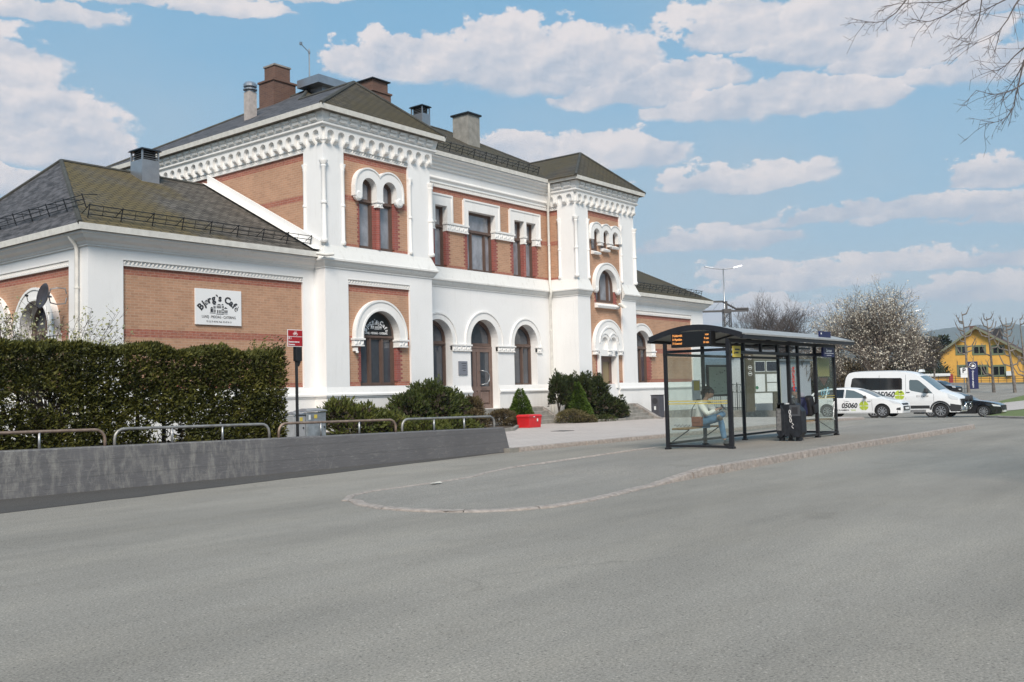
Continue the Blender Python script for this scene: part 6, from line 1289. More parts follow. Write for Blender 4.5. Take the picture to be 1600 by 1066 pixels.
# red grit bin
def gritbin():
    rm=mat('red_plastic',(.55,.018,.022),.4,var=.1,vs=4); x0,x1,y0,y1=29.15,29.95,22.35,22.95; z=g(29)+.10; root=empty('grit_bin',(29.5,22.6,z),0,'bright red plastic grit bin on the paved forecourt','grit bin')
    mb=MB(); mb.frus(x0,x1,y0,y1,z+.40,z,.03,.03); mb.box(x0-.01,x1+.01,y0-.01,y1+.01,z+.38,z+.42); WB(mb,'bin_body',rm,root,bev=.012); mb=MB(); mb.frus(x0-.03,x1+.03,y0-.03,y1+.03,z+.425,z+.50,.06,.06); WB(mb,'lid',rm,root,bev=.012); mb=MB(); mb.box(29.62,29.68,y0-.03,y0-.012,z+.24,z+.34); WB(mb,'latch',MT['paper'],root)
    mb=MB(); mb.box(29.40,29.5,y0-.02,y0-.012,z+.40,z+.44); WB(mb,'hinge',MT['paper'],root)
gritbin()
def trashcan():
    p=gnd(1029,652,.1); z=p.z; x,y=41.9,24.1; z=g(42)+.10; root=empty('waste_bin',(x,y,z),0,'grey rectangular waste bin with round side opening by the right wing','waste bin'); gm=mat('grey_bin_steel',(.085,.085,.10),.5,.3,var=.1)
    mb=MB(); mb.box(x-.26,x+.26,y-.22,y+.22,z+.03,z+1.12); WB(mb,'bin_body',gm,root,bev=.012); mb=MB(); mb.box(x-.28,x+.28,y-.24,y+.24,z+1.122,z+1.16); WB(mb,'bin_lid',MT['ink'],root,bev=.008)
    mb=MB(); mb.lathe(0,0,[(.15,0),(.15,.008)],20,T=lambda a,b,c:(x-.262-c,y+a,z+.86+b)); WB(mb,'opening',MT['ink'],root); mb=MB(); mb.box(x-.272,x-.263,y-.05,y+.05,z+.42,z+.6); WB(mb,'sticker',MT['paper'],root)
trashcan()
# ================================================================= VEHICLES
def smooth01(t): t=max(0,min(1,t)); return t*t*(3-2*t)
def carpaint(name,c,coat=.6,rough=.35,metal=0): return mat(name,c,rough,metal,coat=coat)
MT['carglass']=mat('tinted_car_glass',(.012,.014,.016),.05,spec=.8); MT['cglass2']=mat('clear_car_glass',(.10,.13,.14),.06,spec=.8)
MT['tyre']=mat('tyre_rubber',(.016,.016,.017),.8); MT['alloy']=mat('alloy_rim',(.42,.43,.45),.35,.7); MT['lamp']=mat('headlamp_lens',(.62,.65,.68),.12,spec=.9); MT['plas']=mat('dark_bumper_plastic',(.028,.029,.032),.6); MT['cwhite']=carpaint('white_car_paint',(.78,.79,.80)); MT['cblack']=carpaint('black_car_paint',(.008,.009,.013),1.0,.25); MT['chrome']=mat('chrome',(.6,.6,.62),.15,1.0)
def car(name,label,cat,loc,S,paint,group=None):
    """side profile drives everything: u runs from the nose (0) to the tail; lateral = x. The nose points to -Y."""
    root=empty(name,loc,S.get('rz',0),label,cat,group); Wd=S['w']/2; top=S['top']; L_=S['len']; belt=S['belt']; wr=S['wr']; wheels=S['wheels']; zb=S['zb']
    def hw(u,z):
        h=Wd
        if z>belt: h-= (z-belt)*S.get('tumble',.30)
        else: h-= max(0,(belt-.25-z))*.10
        nf=S.get('nose',.8); 
        if u<nf: h-= S.get('nin',.22)*(1-u/nf)**2.2
        tf=S.get('tail',.6)
        if u>L_-tf: h-= S.get('tin',.12)*((u-(L_-tf))/tf)**2
        return h
    dy=S.get('mir',1)
    # dense top profile
    tp=[]
    for a,b in zip(top,top[1:]):
        n=max(1,int(math.hypot(b[0]-a[0],b[1]-a[1])/.15))
        for i in range(n): t=i/n; tp.append((a[0]+(b[0]-a[0])*t,a[1]+(b[1]-a[1])*t))
    tp.append(top[-1])
    if S.get('smooth',1):
        for _ in range(2): tp=[tp[0]]+[((a[0]+2*b[0]+c[0])/4,(a[1]+2*b[1]+c[1])/4) for a,b,c in zip(tp,tp[1:],tp[2:])]+[tp[-1]]
    bot=[(L_-.03,zb)]
    for wu in sorted(wheels,reverse=True):
        R_=wr+.06; s=math.sqrt(max(0,R_*R_-(zb-wr)**2)); a0=math.atan2(zb-wr,s); bot+=arc(wu,wr,R_,a0,math.pi-a0,12)
    bot.append((.05,zb)); outline=tp+bot
    def side(sgn,out,holes,th,off,name,m,par=None,inset=0):
        vs,fs=poly_plate(out,holes,th,0); me=bpy.data.meshes.new(name); me.from_pydata([(u,0,z) if False else (w,u,z) for u,z,w in vs],[],fs); bm=bmesh.new(); bm.from_mesh(me); bmesh.ops.remove_doubles(bm,verts=bm.verts,dist=1e-5)
        zmin=min(p[1] for p in out); zmax=max(p[1] for p in out)
        for z in [belt]+[zmin+(zmax-zmin)*k/6 for k in range(1,6)]: 
            if zmin<z<zmax: bmesh.ops.bisect_plane(bm,geom=bm.verts[:]+bm.edges[:]+bm.faces[:],plane_co=(0,0,z),plane_no=(0,0,1))
        for u in [L_*k/16 for k in range(1,16)]: bmesh.ops.bisect_plane(bm,geom=bm.verts[:]+bm.edges[:]+bm.faces[:],plane_co=(0,u,0),plane_no=(0,1,0))
        for v in bm.verts: w=v.co.x; v.co.x=sgn*(hw(v.co.y,v.co.z)+off+w-th)
        bmesh.ops.recalc_face_normals(bm,faces=bm.faces); bm.to_mesh(me); bm.free(); me.materials.append(m); o=bpy.data.objects.new(name,me); COL.objects.link(o); o.parent=par or root
        for p in me.polygons: p.use_smooth=True
        bm=bmesh.new(); bm.from_mesh(me)
        for e in bm.edges:
            if len(e.link_faces)==2 and e.calc_face_angle(0)>R(35): e.smooth=False
        bm.to_mesh(me); bm.free()
        return o
    wins=S['wins']
    gi=[i for i,p in enumerate(tp)]
    def strip(name,m,cond,off=0,par=None,ins=0):
        mb=MB(); rows=[]; 
        for (u,z) in tp:
            h=hw(u,z)-ins; b=len(mb.v); cr=S.get('crown',.035)
            for k in range(9): t=-1+k/4; mb.v.append((h*t,u,z+off+cr*(1-t*t)*(1 if z>.45 else .2)-(0.02 if abs(t)==1 else 0)*0))
            rows.append(b)
        for i in range(len(rows)-1):
            if cond((tp[i][0]+tp[i+1][0])/2,(tp[i][1]+tp[i+1][1])/2):
                for k in range(8): mb.f.append((rows[i]+k,rows[i]+k+1,rows[i+1]+k+1,rows[i+1]+k))
        used=sorted({j for f in mb.f for j in f}); mp={j:i for i,j in enumerate(used)}; mb.v=[mb.v[j] for j in used]; mb.f=[tuple(mp[j] for j in f) for f in mb.f]
        return mb.build(name,m,par or root,smooth=True,recalc=False,autos=R(40))
    ws=S['ws']; rwn=S.get('rw',(99,99)); isg=lambda u,z: (ws[0]<u<ws[1] and z>belt+.02) or (rwn[0]<u<rwn[1] and z>belt)
    # body: both sides and the top skin joined in one part
    a=side(-1,outline,wins,.03,0,'body',paint); b=side(1,outline,wins,.03,0,'body',paint); c=strip('body',paint,lambda u,z: not isg(u,z))
    mb=MB(); 
    for o in (a,b,c):
        k=len(mb.v); mb.v+= [tuple(v.co) for v in o.data.vertices]; mb.f+= [tuple(k+i for i in p.vertices) for p in o.data.polygons]; bpy.data.objects.remove(o)
    body=mb.build('body',paint,root,smooth=True,recalc=False,autos=R(32))
    strip('windscreen',MT['cglass2'] if S.get('clear') else MT['carglass'],lambda u,z: ws[0]<u<ws[1] and z>belt+.02,-.004)
    if rwn[0]<90: strip('rear_window',MT['carglass'],lambda u,z: rwn[0]<u<rwn[1] and z>belt,-.004)
    for sg in (-1,1):
        for w in wins: side(sg,w,[],.012,-.012,'side_window',MT['cglass2'] if (S.get('clear') and w is wins[0]) else MT['carglass'])
    und=MB(); und.box(-Wd*.82,Wd*.82,.25,L_-.2,zb+.02,zb+.35)
    for wu in wheels: und.box(-Wd*.9,Wd*.9,wu-wr-.02,wu+wr+.02,zb+.1,wr*2+.02)
    und.build('underbody',MT['tyre'],root)
    for wu in wheels:
        for sg in (-1,1):
            x=sg*(hw(wu,wr)-.11); T=lambda a_,b_,c_,x=x,sg=sg,wu=wu:(x+sg*c_,wu+a_,wr+b_)
            mb=MB(); mb.lathe(0,0,[(wr*.62,-.1),(wr*.95,-.1),(wr,-.06),(wr,.06),(wr*.95,.10),(wr*.68,.10),(wr*.66,.06)],28,T=T); wh=mb.build('wheel',MT['tyre'],root,smooth=True,autos=R(30))
            mb=MB(); mb.lathe(0,0,[(wr*.60,.03),(wr*.68,.06),(wr*.68,.095),(wr*.63,.095),(wr*.60,.05)],28,T=T); mb.lathe(0,0,[(.04,.04),(.055,.085),(.03,.09)],10,T=T)
            ns=S.get('spokes',9)
            for k in range(ns):
                a_=2*math.pi*k/ns; c_,s_=math.cos(a_),math.sin(a_); w1,w2=.014,.026; r1,r2=.04,wr*.65
                mb.add([(c_*r1-s_*w1,s_*r1+c_*w1,.085),(c_*r1+s_*w1,s_*r1-c_*w1,.085),(c_*r2+s_*w2,s_*r2-c_*w2,.085),(c_*r2-s_*w2,s_*r2+c_*w2,.085),(c_*r1-s_*w1,s_*r1+c_*w1,.05),(c_*r1+s_*w1,s_*r1-c_*w1,.05),(c_*r2+s_*w2,s_*r2-c_*w2,.05),(c_*r2-s_*w2,s_*r2+c_*w2,.05)],[(0,1,2,3),(0,4,5,1),(1,5,6,2),(2,6,7,3),(3,7,4,0)],T)
            mb.build('rim',MT['alloy'],wh,recalc=True); mb=MB(); mb.lathe(0,0,[(.02,.0),(wr*.62,.0),(wr*.62,.02),(.02,.02)],20,T=T); mb.build('brake_disc',MT['plas'],wh)
    # generic surface patches on the side: (name, polygon, offset, material)
    for nm,pl,of,mm in S.get('patch',[]):
        for sg in (-1,1): side(sg,pl,[],.01,of,nm,mm)
    for (nm,x0,x1,pts,mm) in S.get('front',[]):  # quads on the nose: pts (u,z) top/bottom
        mb=MB(); (ua,za),(ub,zb_)=pts; mb.add([(x0,ua-.012,za),(x1,ua-.012,za),(x1,ub-.012,zb_),(x0,ub-.012,zb_),(x0,ua+.1,za),(x1,ua+.1,za),(x1,ub+.1,zb_),(x0,ub+.1,zb_)],[(0,1,2,3),(7,6,5,4),(0,4,5,1),(1,5,6,2),(2,6,7,3),(3,7,4,0)]); mb.build(nm,mm,root)
    # mirrors, door seams, handles
    mu,mz=S['mirror']
    for sg in (-1,1):
        h=hw(mu,mz); mb=MB(); mb.frus(-.10,.10,-.06,.06,-.07,.07,.02,.02); o=mb.build('mirror',S.get('mirm',MT['plas']),root,bev=.02); o.location=(sg*(h+.13),mu,mz+.03); o.scale=(S.get('mirs',1),)*3
    for us in S.get('seams',[]):
        for sg in (-1,1):
            mb=MB(); zz=[zb+.12+(us[1]-zb-.12)*k/6 for k in range(7)]
            for z in zz: mb.v+= [(sg*(hw(us[0],z)+.003),us[0]-.006,z),(sg*(hw(us[0],z)+.003),us[0]+.006,z)]
            for k in range(6): mb.f.append((2*k,2*k+1,2*k+3,2*k+2))
            mb.build('door_seam',MT['plas'],root)
    for (u,z) in S.get('handles',[]):
        for sg in (-1,1):
            mb=MB(); h=hw(u,z); mb.box(min(sg*h,sg*(h+.03)),max(sg*h,sg*(h+.03)),u-.09,u+.09,z-.02,z+.02); mb.build('door_handle',S.get('hm',paint),root,bev=.01)
    def sidetext(s,size,u,z,m,bold=0,shear=0,sx=1,th=.004,nm='lettering'):
        for sg in (-1,1):
            vs,fs=text_geo(s,size,th,'CENTER',bold,shear,sx); mb=MB()
            for (a_,b_,c_) in vs: uu=u+(-a_ if sg<0 else a_); zz=z+b_; mb.v.append((sg*(hw(uu,zz)+.002+c_),uu,zz))
            mb.f=list(fs); mb.build(nm,m,root,recalc=True)
    return root,hw,sidetext,side
lime=mat('lime_green_decal',(.42,.52,.05),.4)
def ballemblem(root,hw,u,z,r):
    """round lime emblem: disc cut by pale bands"""
    for sg in (-1,1):
        mb=MB()
        def wedge(a0,a1,r0,r1,n=5):
            pts=[(r1*math.cos(R(a0+(a1-a0)*i/n)),r1*math.sin(R(a0+(a1-a0)*i/n))) for i in range(n+1)]+[(r0*math.cos(R(a1-(a1-a0)*i/n)),r0*math.sin(R(a1-(a1-a0)*i/n))) for i in range(n+1)]
            vs,fs=poly_plate(pts,[],.004,0); b=len(mb.v)
            for (x,y,w) in vs: uu=u+(-x if sg<0 else x); mb.v.append((sg*(hw(uu,z+y)+.003+w),uu,z+y))
            mb.f+=[tuple(b+i for i in f) for f in fs]
        for a,b_ in ((-80,-12),(4,84),(96,176),(192,260)): wedge(a,b_,r*.12,r)
        wedge(264,276,r*.2,r*.9); wedge(30,150,r*.0,r*.10); mb.build('round_emblem',lime,root)
# taxi estate
tz=-.28
taxi=dict(w=1.80,len=4.82,zb=.22,belt=.95,wr=.325,wheels=(.95,3.68),tumble=.34,nose=.9,nin=.26,tail=.7,tin=.12,ws=(1.18,2.12),rw=(4.32,4.66),clear=1,
 top=[(.06,.22),(.0,.42),(.02,.58),(.10,.70),(.35,.80),(.8,.90),(1.18,.99),(1.60,1.21),(2.12,1.41),(2.55,1.475),(3.1,1.485),(3.7,1.46),(4.15,1.41),(4.33,1.36),(4.62,1.05),(4.76,.95),(4.82,.60),(4.79,.22)],
 wins=[[(1.62,.97),(1.95,1.18),(2.32,1.35),(2.72,1.41),(2.74,.985)],[(2.82,.985),(2.81,1.415),(3.2,1.42),(3.62,1.39),(3.70,1.0)],[(3.78,1.01),(3.71,1.38),(4.02,1.34),(4.36,1.20),(4.40,1.08)]],
 patch=[('headlight',[(.10,.64),(.12,.72),(.55,.86),(.62,.85),(.42,.72)],.006,MT['lamp']),('fog_recess',[(.12,.36),(.12,.50),(.28,.47),(.30,.38)],.006,MT['plas']),('sill',[(1.35,.24),(1.35,.30),(3.25,.32),(3.25,.24)],.01,mat('satin_sill',(.62,.63,.64),.4)),('tail_light',[(4.50,.86),(4.52,.99),(4.74,.92),(4.78,.80)],.006,mat('red_lens',(.35,.01,.01),.2))],
 front=[('grille',-.48,.48,((.045,.56),(.02,.36)),MT['plas']),('number_plate',-.26,.26,((.01,.50),(-.002,.40)),MT['paper']),('upper_grille',-.42,.42,((.11,.70),(.06,.62)),MT['plas'])],
 mirror=(1.72,1.0),seams=[(1.42,.9),(2.78,1.38),(3.62,.98)],handles=[(2.62,.86),(3.48,.88)],mirs=1.0)
tx,hw_,tt,sd_=car('taxi_car','white estate taxi with black 05060 lettering and lime emblem parked beside the kerb','car',(49.25,14.35,tz),taxi,MT['cwhite'])
tt('05060',.34,2.55,.60,MT['ink'],.012,.25,.92); tt('DRAMMEN',.11,2.86,.38,MT['ink'],.001,0,1.1,nm='lettering'); tt('TAXI',.11,2.36,.38,lime,.002,0,1.0); tt('F 440',.12,1.62,.80,MT['ink'],0,.2,1.0); ballemblem(tx,hw_,1.82,.60,.23)
# minibus taxi
van=dict(w=2.02,len=6.0,zb=.30,belt=1.15,wr=.37,wheels=(.98,4.40),tumble=.10,nose=1.1,nin=.24,tail=.5,tin=.06,crown=.05,ws=(1.02,1.92),clear=1,
 top=[(.10,.30),(.02,.48),(.0,.72),(.05,.95),(.16,1.10),(.55,1.26),(1.02,1.40),(1.45,1.80),(1.92,2.18),(2.25,2.36),(2.8,2.47),(3.6,2.51),(5.0,2.52),(5.65,2.50),(5.82,2.42),(5.92,2.0),(6.0,1.15),(6.0,.30)],
 wins=[[(1.32,1.28),(1.62,1.62),(1.98,1.95),(2.08,2.0),(2.45,2.02),(2.50,1.95),(2.50,1.52),(2.42,1.44),(1.8,1.30)],[(2.86,1.50),(2.86,2.08),(2.92,2.13),(5.42,2.20),(5.52,2.14),(5.60,1.72),(5.45,1.55),(5.2,1.50)]],
 patch=[('headlight',[(.14,.92),(.14,1.04),(.62,1.27),(.55,1.05),(.42,.95)],.006,MT['lamp']),('side_cladding',[(1.5,.50),(1.5,.66),(3.85,.66),(3.85,.50)],.012,MT['plas']),('bumper',[(.03,.34),(.02,.66),(.5,.74),(.52,.42),(.5,.34)],.012,MT['plas']),('arch_trim',arc(.98,.37,.53,math.radians(8),math.radians(172),12)+arc(.98,.37,.445,math.radians(172),math.radians(8),12),.012,MT['plas']),('step_board',[(1.7,.33),(1.7,.44),(3.6,.44),(3.6,.33)],.03,MT['alloy'])],
 front=[('grille',-.62,.62,((.03,.98),(.01,.62)),MT['plas']),('number_plate',-.26,.26,((.0,.58),(0,.47)),MT['paper'])],
 mirror=(1.62,1.42),seams=[(1.28,1.25),(2.68,2.3),(4.05,2.3)],handles=[(2.56,1.36),(2.95,1.38)],hm=MT['plas'],mirs=1.6)
vn,hv,vt,_=car('minibus_taxi','white high-roof minibus taxi with long dark windows parked behind the estate taxi','minibus',(54.1,12.85,-.47),van,MT['cwhite'])
vt('05060',.42,3.75,1.24,MT['ink'],.014,.25,.92); ballemblem(vn,hv,3.0,1.22,.26); vt('321 506050',.13,1.85,1.14,MT['ink'],0,.1,1.0)
mb=MB(); mb.frus(-.28,.28,1.98,2.20,2.42,2.56,.05,.03); mb.build('taxi_roof_sign',MT['paper'],vn,bev=.02)
mb=MB(); 
for s in (-1,1): mb.tube([(s*.75,.15,.42),(s*.75,-.05,.42),(s*.72,-.14,.55),(s*.60,-.16,.78),(s*.45,-.16,.80)],.03,8)
mb.tube([(-.6,-.16,.78),(.6,-.16,.78)],.03,8); mb.tube([(-.75,-.05,.42),(.75,-.05,.42)],.03,8); mb.tube([(-.4,-.16,.78),(-.4,-.08,.42)],.022,6); mb.tube([(.4,-.16,.78),(.4,-.08,.42)],.022,6); mb.build('bull_bar',MT['chrome'],vn,smooth=True)
mb=MB(); 
for s in (-.38,.38): mb.lathe(0,0,[(.15,.0),(.16,.08),(.16,.14),(.12,.15)],18,T=lambda x,y,z,s=s:(s+x,-.12-z,.98+y))
mb.build('spot_lamp',MT['ink'],vn,smooth=True,autos=R(30))
# dark saloon beyond the minibus
sal=dict(w=1.82,len=4.75,zb=.20,belt=.90,wr=.33,wheels=(.92,3.72),tumble=.42,nose=1.0,nin=.30,tail=.7,tin=.16,ws=(1.45,2.30),rw=(3.5,4.15),
 top=[(.07,.20),(.0,.40),(.0,.56),(.08,.68),(.4,.80),(.9,.90),(1.45,.97),(1.9,1.22),(2.3,1.38),(2.75,1.44),(3.2,1.41),(3.5,1.33),(4.15,1.04),(4.6,.98),(4.75,.80),(4.72,.20)],
 wins=[[(1.75,.95),(2.1,1.20),(2.4,1.32),(2.75,1.36),(2.76,.96)],[(2.83,.96),(2.82,1.36),(3.2,1.32),(3.75,1.08),(3.7,.98)]],
 patch=[('headlight',[(.08,.58),(.10,.66),(.50,.74),(.42,.62)],.006,MT['lamp'])],
 front=[('grille',-.42,.42,((.02,.66),(.0,.40)),MT['plas']),('number_plate',-.26,.26,((-.005,.38),(-.005,.28)),MT['paper'])],
 mirror=(1.75,.98),seams=[(1.5,.9),(2.8,1.34)],handles=[(2.6,.82)],spokes=10)
p=onY(1519,640,13.0); 
car('dark_saloon','dark saloon car mostly hidden behind the nose of the white minibus','car',(59.6,12.1,g(59.5)+.0),sal,MT['cblack'])
suv=dict(w=1.85,len=4.5,zb=.28,belt=1.02,wr=.36,wheels=(.9,3.5),tumble=.30,nose=.9,nin=.22,tail=.5,tin=.1,ws=(1.2,2.0),rw=(4.1,4.4),
 top=[(.08,.28),(.0,.55),(.0,.82),(.15,.95),(.7,1.05),(1.2,1.12),(1.6,1.38),(2.0,1.58),(2.6,1.66),(3.5,1.64),(4.1,1.55),(4.4,1.15),(4.5,.8),(4.46,.28)],
 wins=[[(1.6,1.08),(1.95,1.35),(2.2,1.52),(2.6,1.55),(2.62,1.08)],[(2.7,1.08),(2.7,1.55),(3.4,1.53),(3.5,1.1)],[(3.6,1.1),(3.52,1.5),(3.95,1.45),(4.15,1.15)]],
 patch=[('headlight',[(.06,.80),(.08,.92),(.45,.98),(.35,.84)],.006,MT['lamp'])],front=[('grille',-.5,.5,((.0,.85),(.0,.5)),MT['plas']),('number_plate',-.26,.26,((-.01,.66),(-.01,.56)),MT['paper'])],
 mirror=(1.6,1.12),seams=[(2.66,1.5)],handles=[(2.5,.95)])
def far_car(px,py,dep,S,paint,lab,rz=0,grp='cars in the far car park'):
    p=atd(px,py,dep); S=dict(S); S['rz']=rz; car('parked_car',lab,'car',(p.x,p.y,p.z),S,paint,grp)
far_car(1500,617,108,suv,MT['cblack'],'black sport utility car parked behind the white parking sign',R(-14))
far_car(1480,613,112,suv,carpaint('dark_grey_paint',(.05,.052,.055)),'dark grey car on the left of the black one, half hidden by the minibus',R(-14))
# ================================================================= BACKGROUND
def treeat(px,py_base,py_top,dep,**k):
    b=atd(px,py_base,dep); t=atd(px,py_top,dep); return (b.x,b.y,b.z),(t.z-b.z)
# information board, kiosk, railings and bollard on the platform side
def infoboard():
    b=atd(1192,640,55); x,y,z=b; root=empty('information_board',(x,y,z),0,'olive brown information board with two screens, timetables and round symbols','information board'); ol=mat('olive_brown_steel',(.085,.07,.045),.5,.2,var=.12); 
    W_=(1221-1162)/1508*55; rz=R(-32); root.rotation_euler=(0,0,rz); H_=(640-553)/1508*55; w2=W_/2
    def A(mb,n,m,par=None,**k): return mb.build(n,m,par or root,**k)
    T=lambda u,v,w:(u,-w,v)
    mb=MB(); mb.box(-w2,-w2+.52,-.08,.08,-.1,H_,); A(mb,'pillar',ol,bev=.01)
    mb=MB(); mb.box(-w2+.522,w2,-.06,.10,.95,H_-.02); A(mb,'panel',mat('grey_olive_panel',(.14,.135,.11),.45),bev=.01); mb=MB(); mb.box(w2-.35,w2-.05,-.05,.09,0-.1,.949); A(mb,'leg',ol)
    mb=MB(); mb.box(-w2+.56,w2-.42,-.04,.02,.35,.94); A(mb,'white_panel',MT['paper'])
    for a,b_ in ((-w2+.60,-w2+1.28),(-w2+1.36,w2-.08)):
        mb=MB(); mb.box(a,b_,-.075,-.061,H_-1.02,H_-.42); s=A(mb,'screen_frame',MT['paper']); mb=MB(); mb.box(a+.03,b_-.03,-.082,-.076,H_-.99,H_-.45); A(mb,'screen',mat('dark_screen',(.03,.03,.045),.15),s)
    for a,b_,za,zb in ((-w2+.62,-w2+1.24,1.02,H_-1.16),(-w2+1.38,w2-.1,1.02,1.5),(-w2+1.38,w2-.1,1.56,H_-1.16)):
        mb=MB(); mb.box(a,b_,-.070,-.061,za,zb); A(mb,'timetable',MT['paper'])
    mb=MB(); mb.lathe(0,0,[(.10,0),(.10,.006)],14,T=lambda a,b_,c:T(-w2+.70+a,1.25+b_,.072+c)); A(mb,'green_logo',mat('green_print',(.04,.16,.08),.5))
    for zc in (H_-.22,H_-.78,H_-1.12):
        mb=MB(); mb.tube([T(-w2+.27+.12*math.cos(a),zc+.12*math.sin(a),.085) for a in [i*math.pi/8 for i in range(17)]],.010,5,False); mb.box(-w2+.24 if zc>H_-.3 else -w2+.19,-w2+.30 if zc>H_-.3 else -w2+.35,-.092,-.083,zc-.06 if zc>H_-.3 else zc-.02,zc+.06 if zc>H_-.3 else zc+.035); A(mb,'round_symbol',MT['wht'])
    vs,fs=text_geo('Strømsø torg',.17,.004,'LEFT',.002); mb=MB(); mb.add(vs,fs,lambda u,v,w:T(-w2+.62+u,H_-.22+v,.063+w)); A(mb,'lettering',MT['wht'])
infoboard()
def kiosk():
    b=atd(1150,636,62); root=empty('platform_kiosk',(b.x,b.y,b.z),R(-10),'white round-topped kiosk with speckled walls and a small dark window','kiosk'); sp=mat('speckled_white_panel',(.62,.64,.66),.5,var=.25,vs=22)
    mb=MB(); w,h=4.2,3.0; pr=[(-w/2,0),(-w/2,h-.35)]+[(-w/2+.35-.35*math.cos(a),h-.35+.35*math.sin(a)) for a in (R(30),R(60),R(90))]+[(w/2-.3,h),(w/2,h-.3),(w/2,0)]; k=len(pr)
    mb.v=[(x,-1.2,z) for x,z in pr]+[(x,1.2,z) for x,z in pr]; mb.f=[tuple(range(k)),tuple(k+j for j in reversed(range(k)))]+[(j,(j+1)%k,k+(j+1)%k,k+j) for j in range(k)]; mb.build('walls',sp,root)
    mb=MB(); mb.box(-.15,.85,-1.24,-1.201,.95,2.1); f_=mb.build('window',MT['paper'],root); mb=MB(); mb.box(-.07,.77,-1.26,-1.241,1.03,1.72); mb.build('pane',MT['pane'],f_)
    mb=MB(); n=10
    for i in range(n): 
        a0=math.pi*.5+math.pi*.5*i/n; a1=math.pi*.5+math.pi*.5*(i+1)/n
        for yy in (-1.6,1.4): mb.v+= [(-1.0+1.9*math.cos(a0),yy,2.5+1.1*math.sin(a0)),(-1.0+1.9*math.cos(a1),yy,2.5+1.1*math.sin(a1))]
        q=len(mb.v)-4; mb.f.append((q,q+1,q+3,q+2))
    mb.box(-1.0,2.4,-1.6,1.4,3.5,3.6); mb.build('canopy',MT['sheet'],root)
    bb=atd(1208,636,58); mb=MB(); r2=empty('ticket_shelter',(bb.x+1.0,bb.y,bb.z),R(-10),'pale grey platform shelter to the right of the information board','platform shelter'); mb.box(-1.6,2.6,-.6,.6,-.2,2.75); mb.build('walls',mat('pale_lilac_panel',(.36,.38,.42),.5),r2); mb=MB(); mb.box(-1.8,2.8,-.8,.8,2.75,2.85); mb.build('roof',MT['sheet'],r2)
kiosk()
b=atd(1219,640,50); root=empty('marker_post',tuple(b),0,'cream marker post in front of the grey platform shelter','bollard'); mb=MB(); mb.lathe(0,0,[(.09,-.3),(.09,2.2),(.05,2.25)],12); mb.build('post',mat('cream_paint',(.55,.53,.40),.5),root,smooth=True,autos=R(30))
def ironfence():
    a=atd(1045,640,52.5); b_=atd(1162,640,56); root=empty('iron_fence',tuple(a),0,'black ornamental iron railing with oval rings on a low stone wall','fence'); d=(b_-a); L_=d.length; d.normalize(); n=int(L_/.17); mb=MB(); mr=MB()
    for i in range(n):
        p=a+d*(L_*i/n); mb.tube([p+Vector((0,0,-.1)),p+Vector((0,0,1.0))],.012,4,False)
        if i%2==0: mr.tube([p+d*.11*math.cos(t)+Vector((0,0,1.22+.2*math.sin(t))) for t in [j*math.pi/5 for j in range(11)]],.014,4,False)
        if i%8==0: mb.tube([p,p+Vector((0,0,1.55))],.03,5)
    for z in (.12,1.0,1.45): mb.tube([a+Vector((0,0,z)),b_+Vector((0,0,z))],.016,4)
    WB(mb,'bars',MT['black'],root); WB(mr,'ring_ornament',MT['black'],root)
    mb=MB(); w=Vector((-d.y,d.x,0))*.2; mb.v=[tuple(q+s*w+Vector((0,0,z))) for q in (a,b_+d*6) for s in (-1,1) for z in (-.9,-.05)]; mb.f=[(0,1,3,2),(4,6,7,5),(0,2,6,4),(1,5,7,3),(0,4,5,1),(2,3,7,6)]; WB(mb,'stone_plinth',MT['gran'],root)
ironfence()
sheet2=MB(); sheet2.v=[(44.7,15.9,g(44.7)+.1),(70,20,g(70)+.12),(76,60,g(70)+.12),(44.9,60,g(45)+.1)]; sheet2.f=[(0,1,2,3)]; tag(sheet2.build('platform_paving',MT['paver']),kind='structure') if False else None
# lamp masts
def lampmast(px,py_top,py_base,dep,arm,lab):
    t=atd(px,py_top,dep); root=empty('lamp_mast',(t.x,t.y,0),R(-50),lab,'street lamp','double-armed lamp masts'); h=t.z; mb=MB(); mb.tube([(0,0,-.8),(0,0,h*.5),(0,0,h)],[.13,.10,.06],8); mb.build('pole',MT['metal'],root,smooth=True)
    for s in (-1,1):
        mb=MB(); mb.tube([(0,0,h-.05),(s*arm*.55,0,h+.02),(s*arm*.7,0,h+.15)],.04,6); mb.build('arm',MT['metal'],root); mb=MB(); mb.frus(-.45,.45,-.13,.13,-.05,.06,.05,.04); o=mb.build('lamp_head',MT['sheet'],root); o.location=(s*arm*.85,0,h+.16); o.rotation_euler=(0,-s*R(14),0)
lampmast(1130,420,560,92,1.6,'tall double-armed lamp mast rising behind the lattice gantry beside the station')
lampmast(1420,487,600,150,1.7,'double-armed lamp mast far behind the blossoming tree')
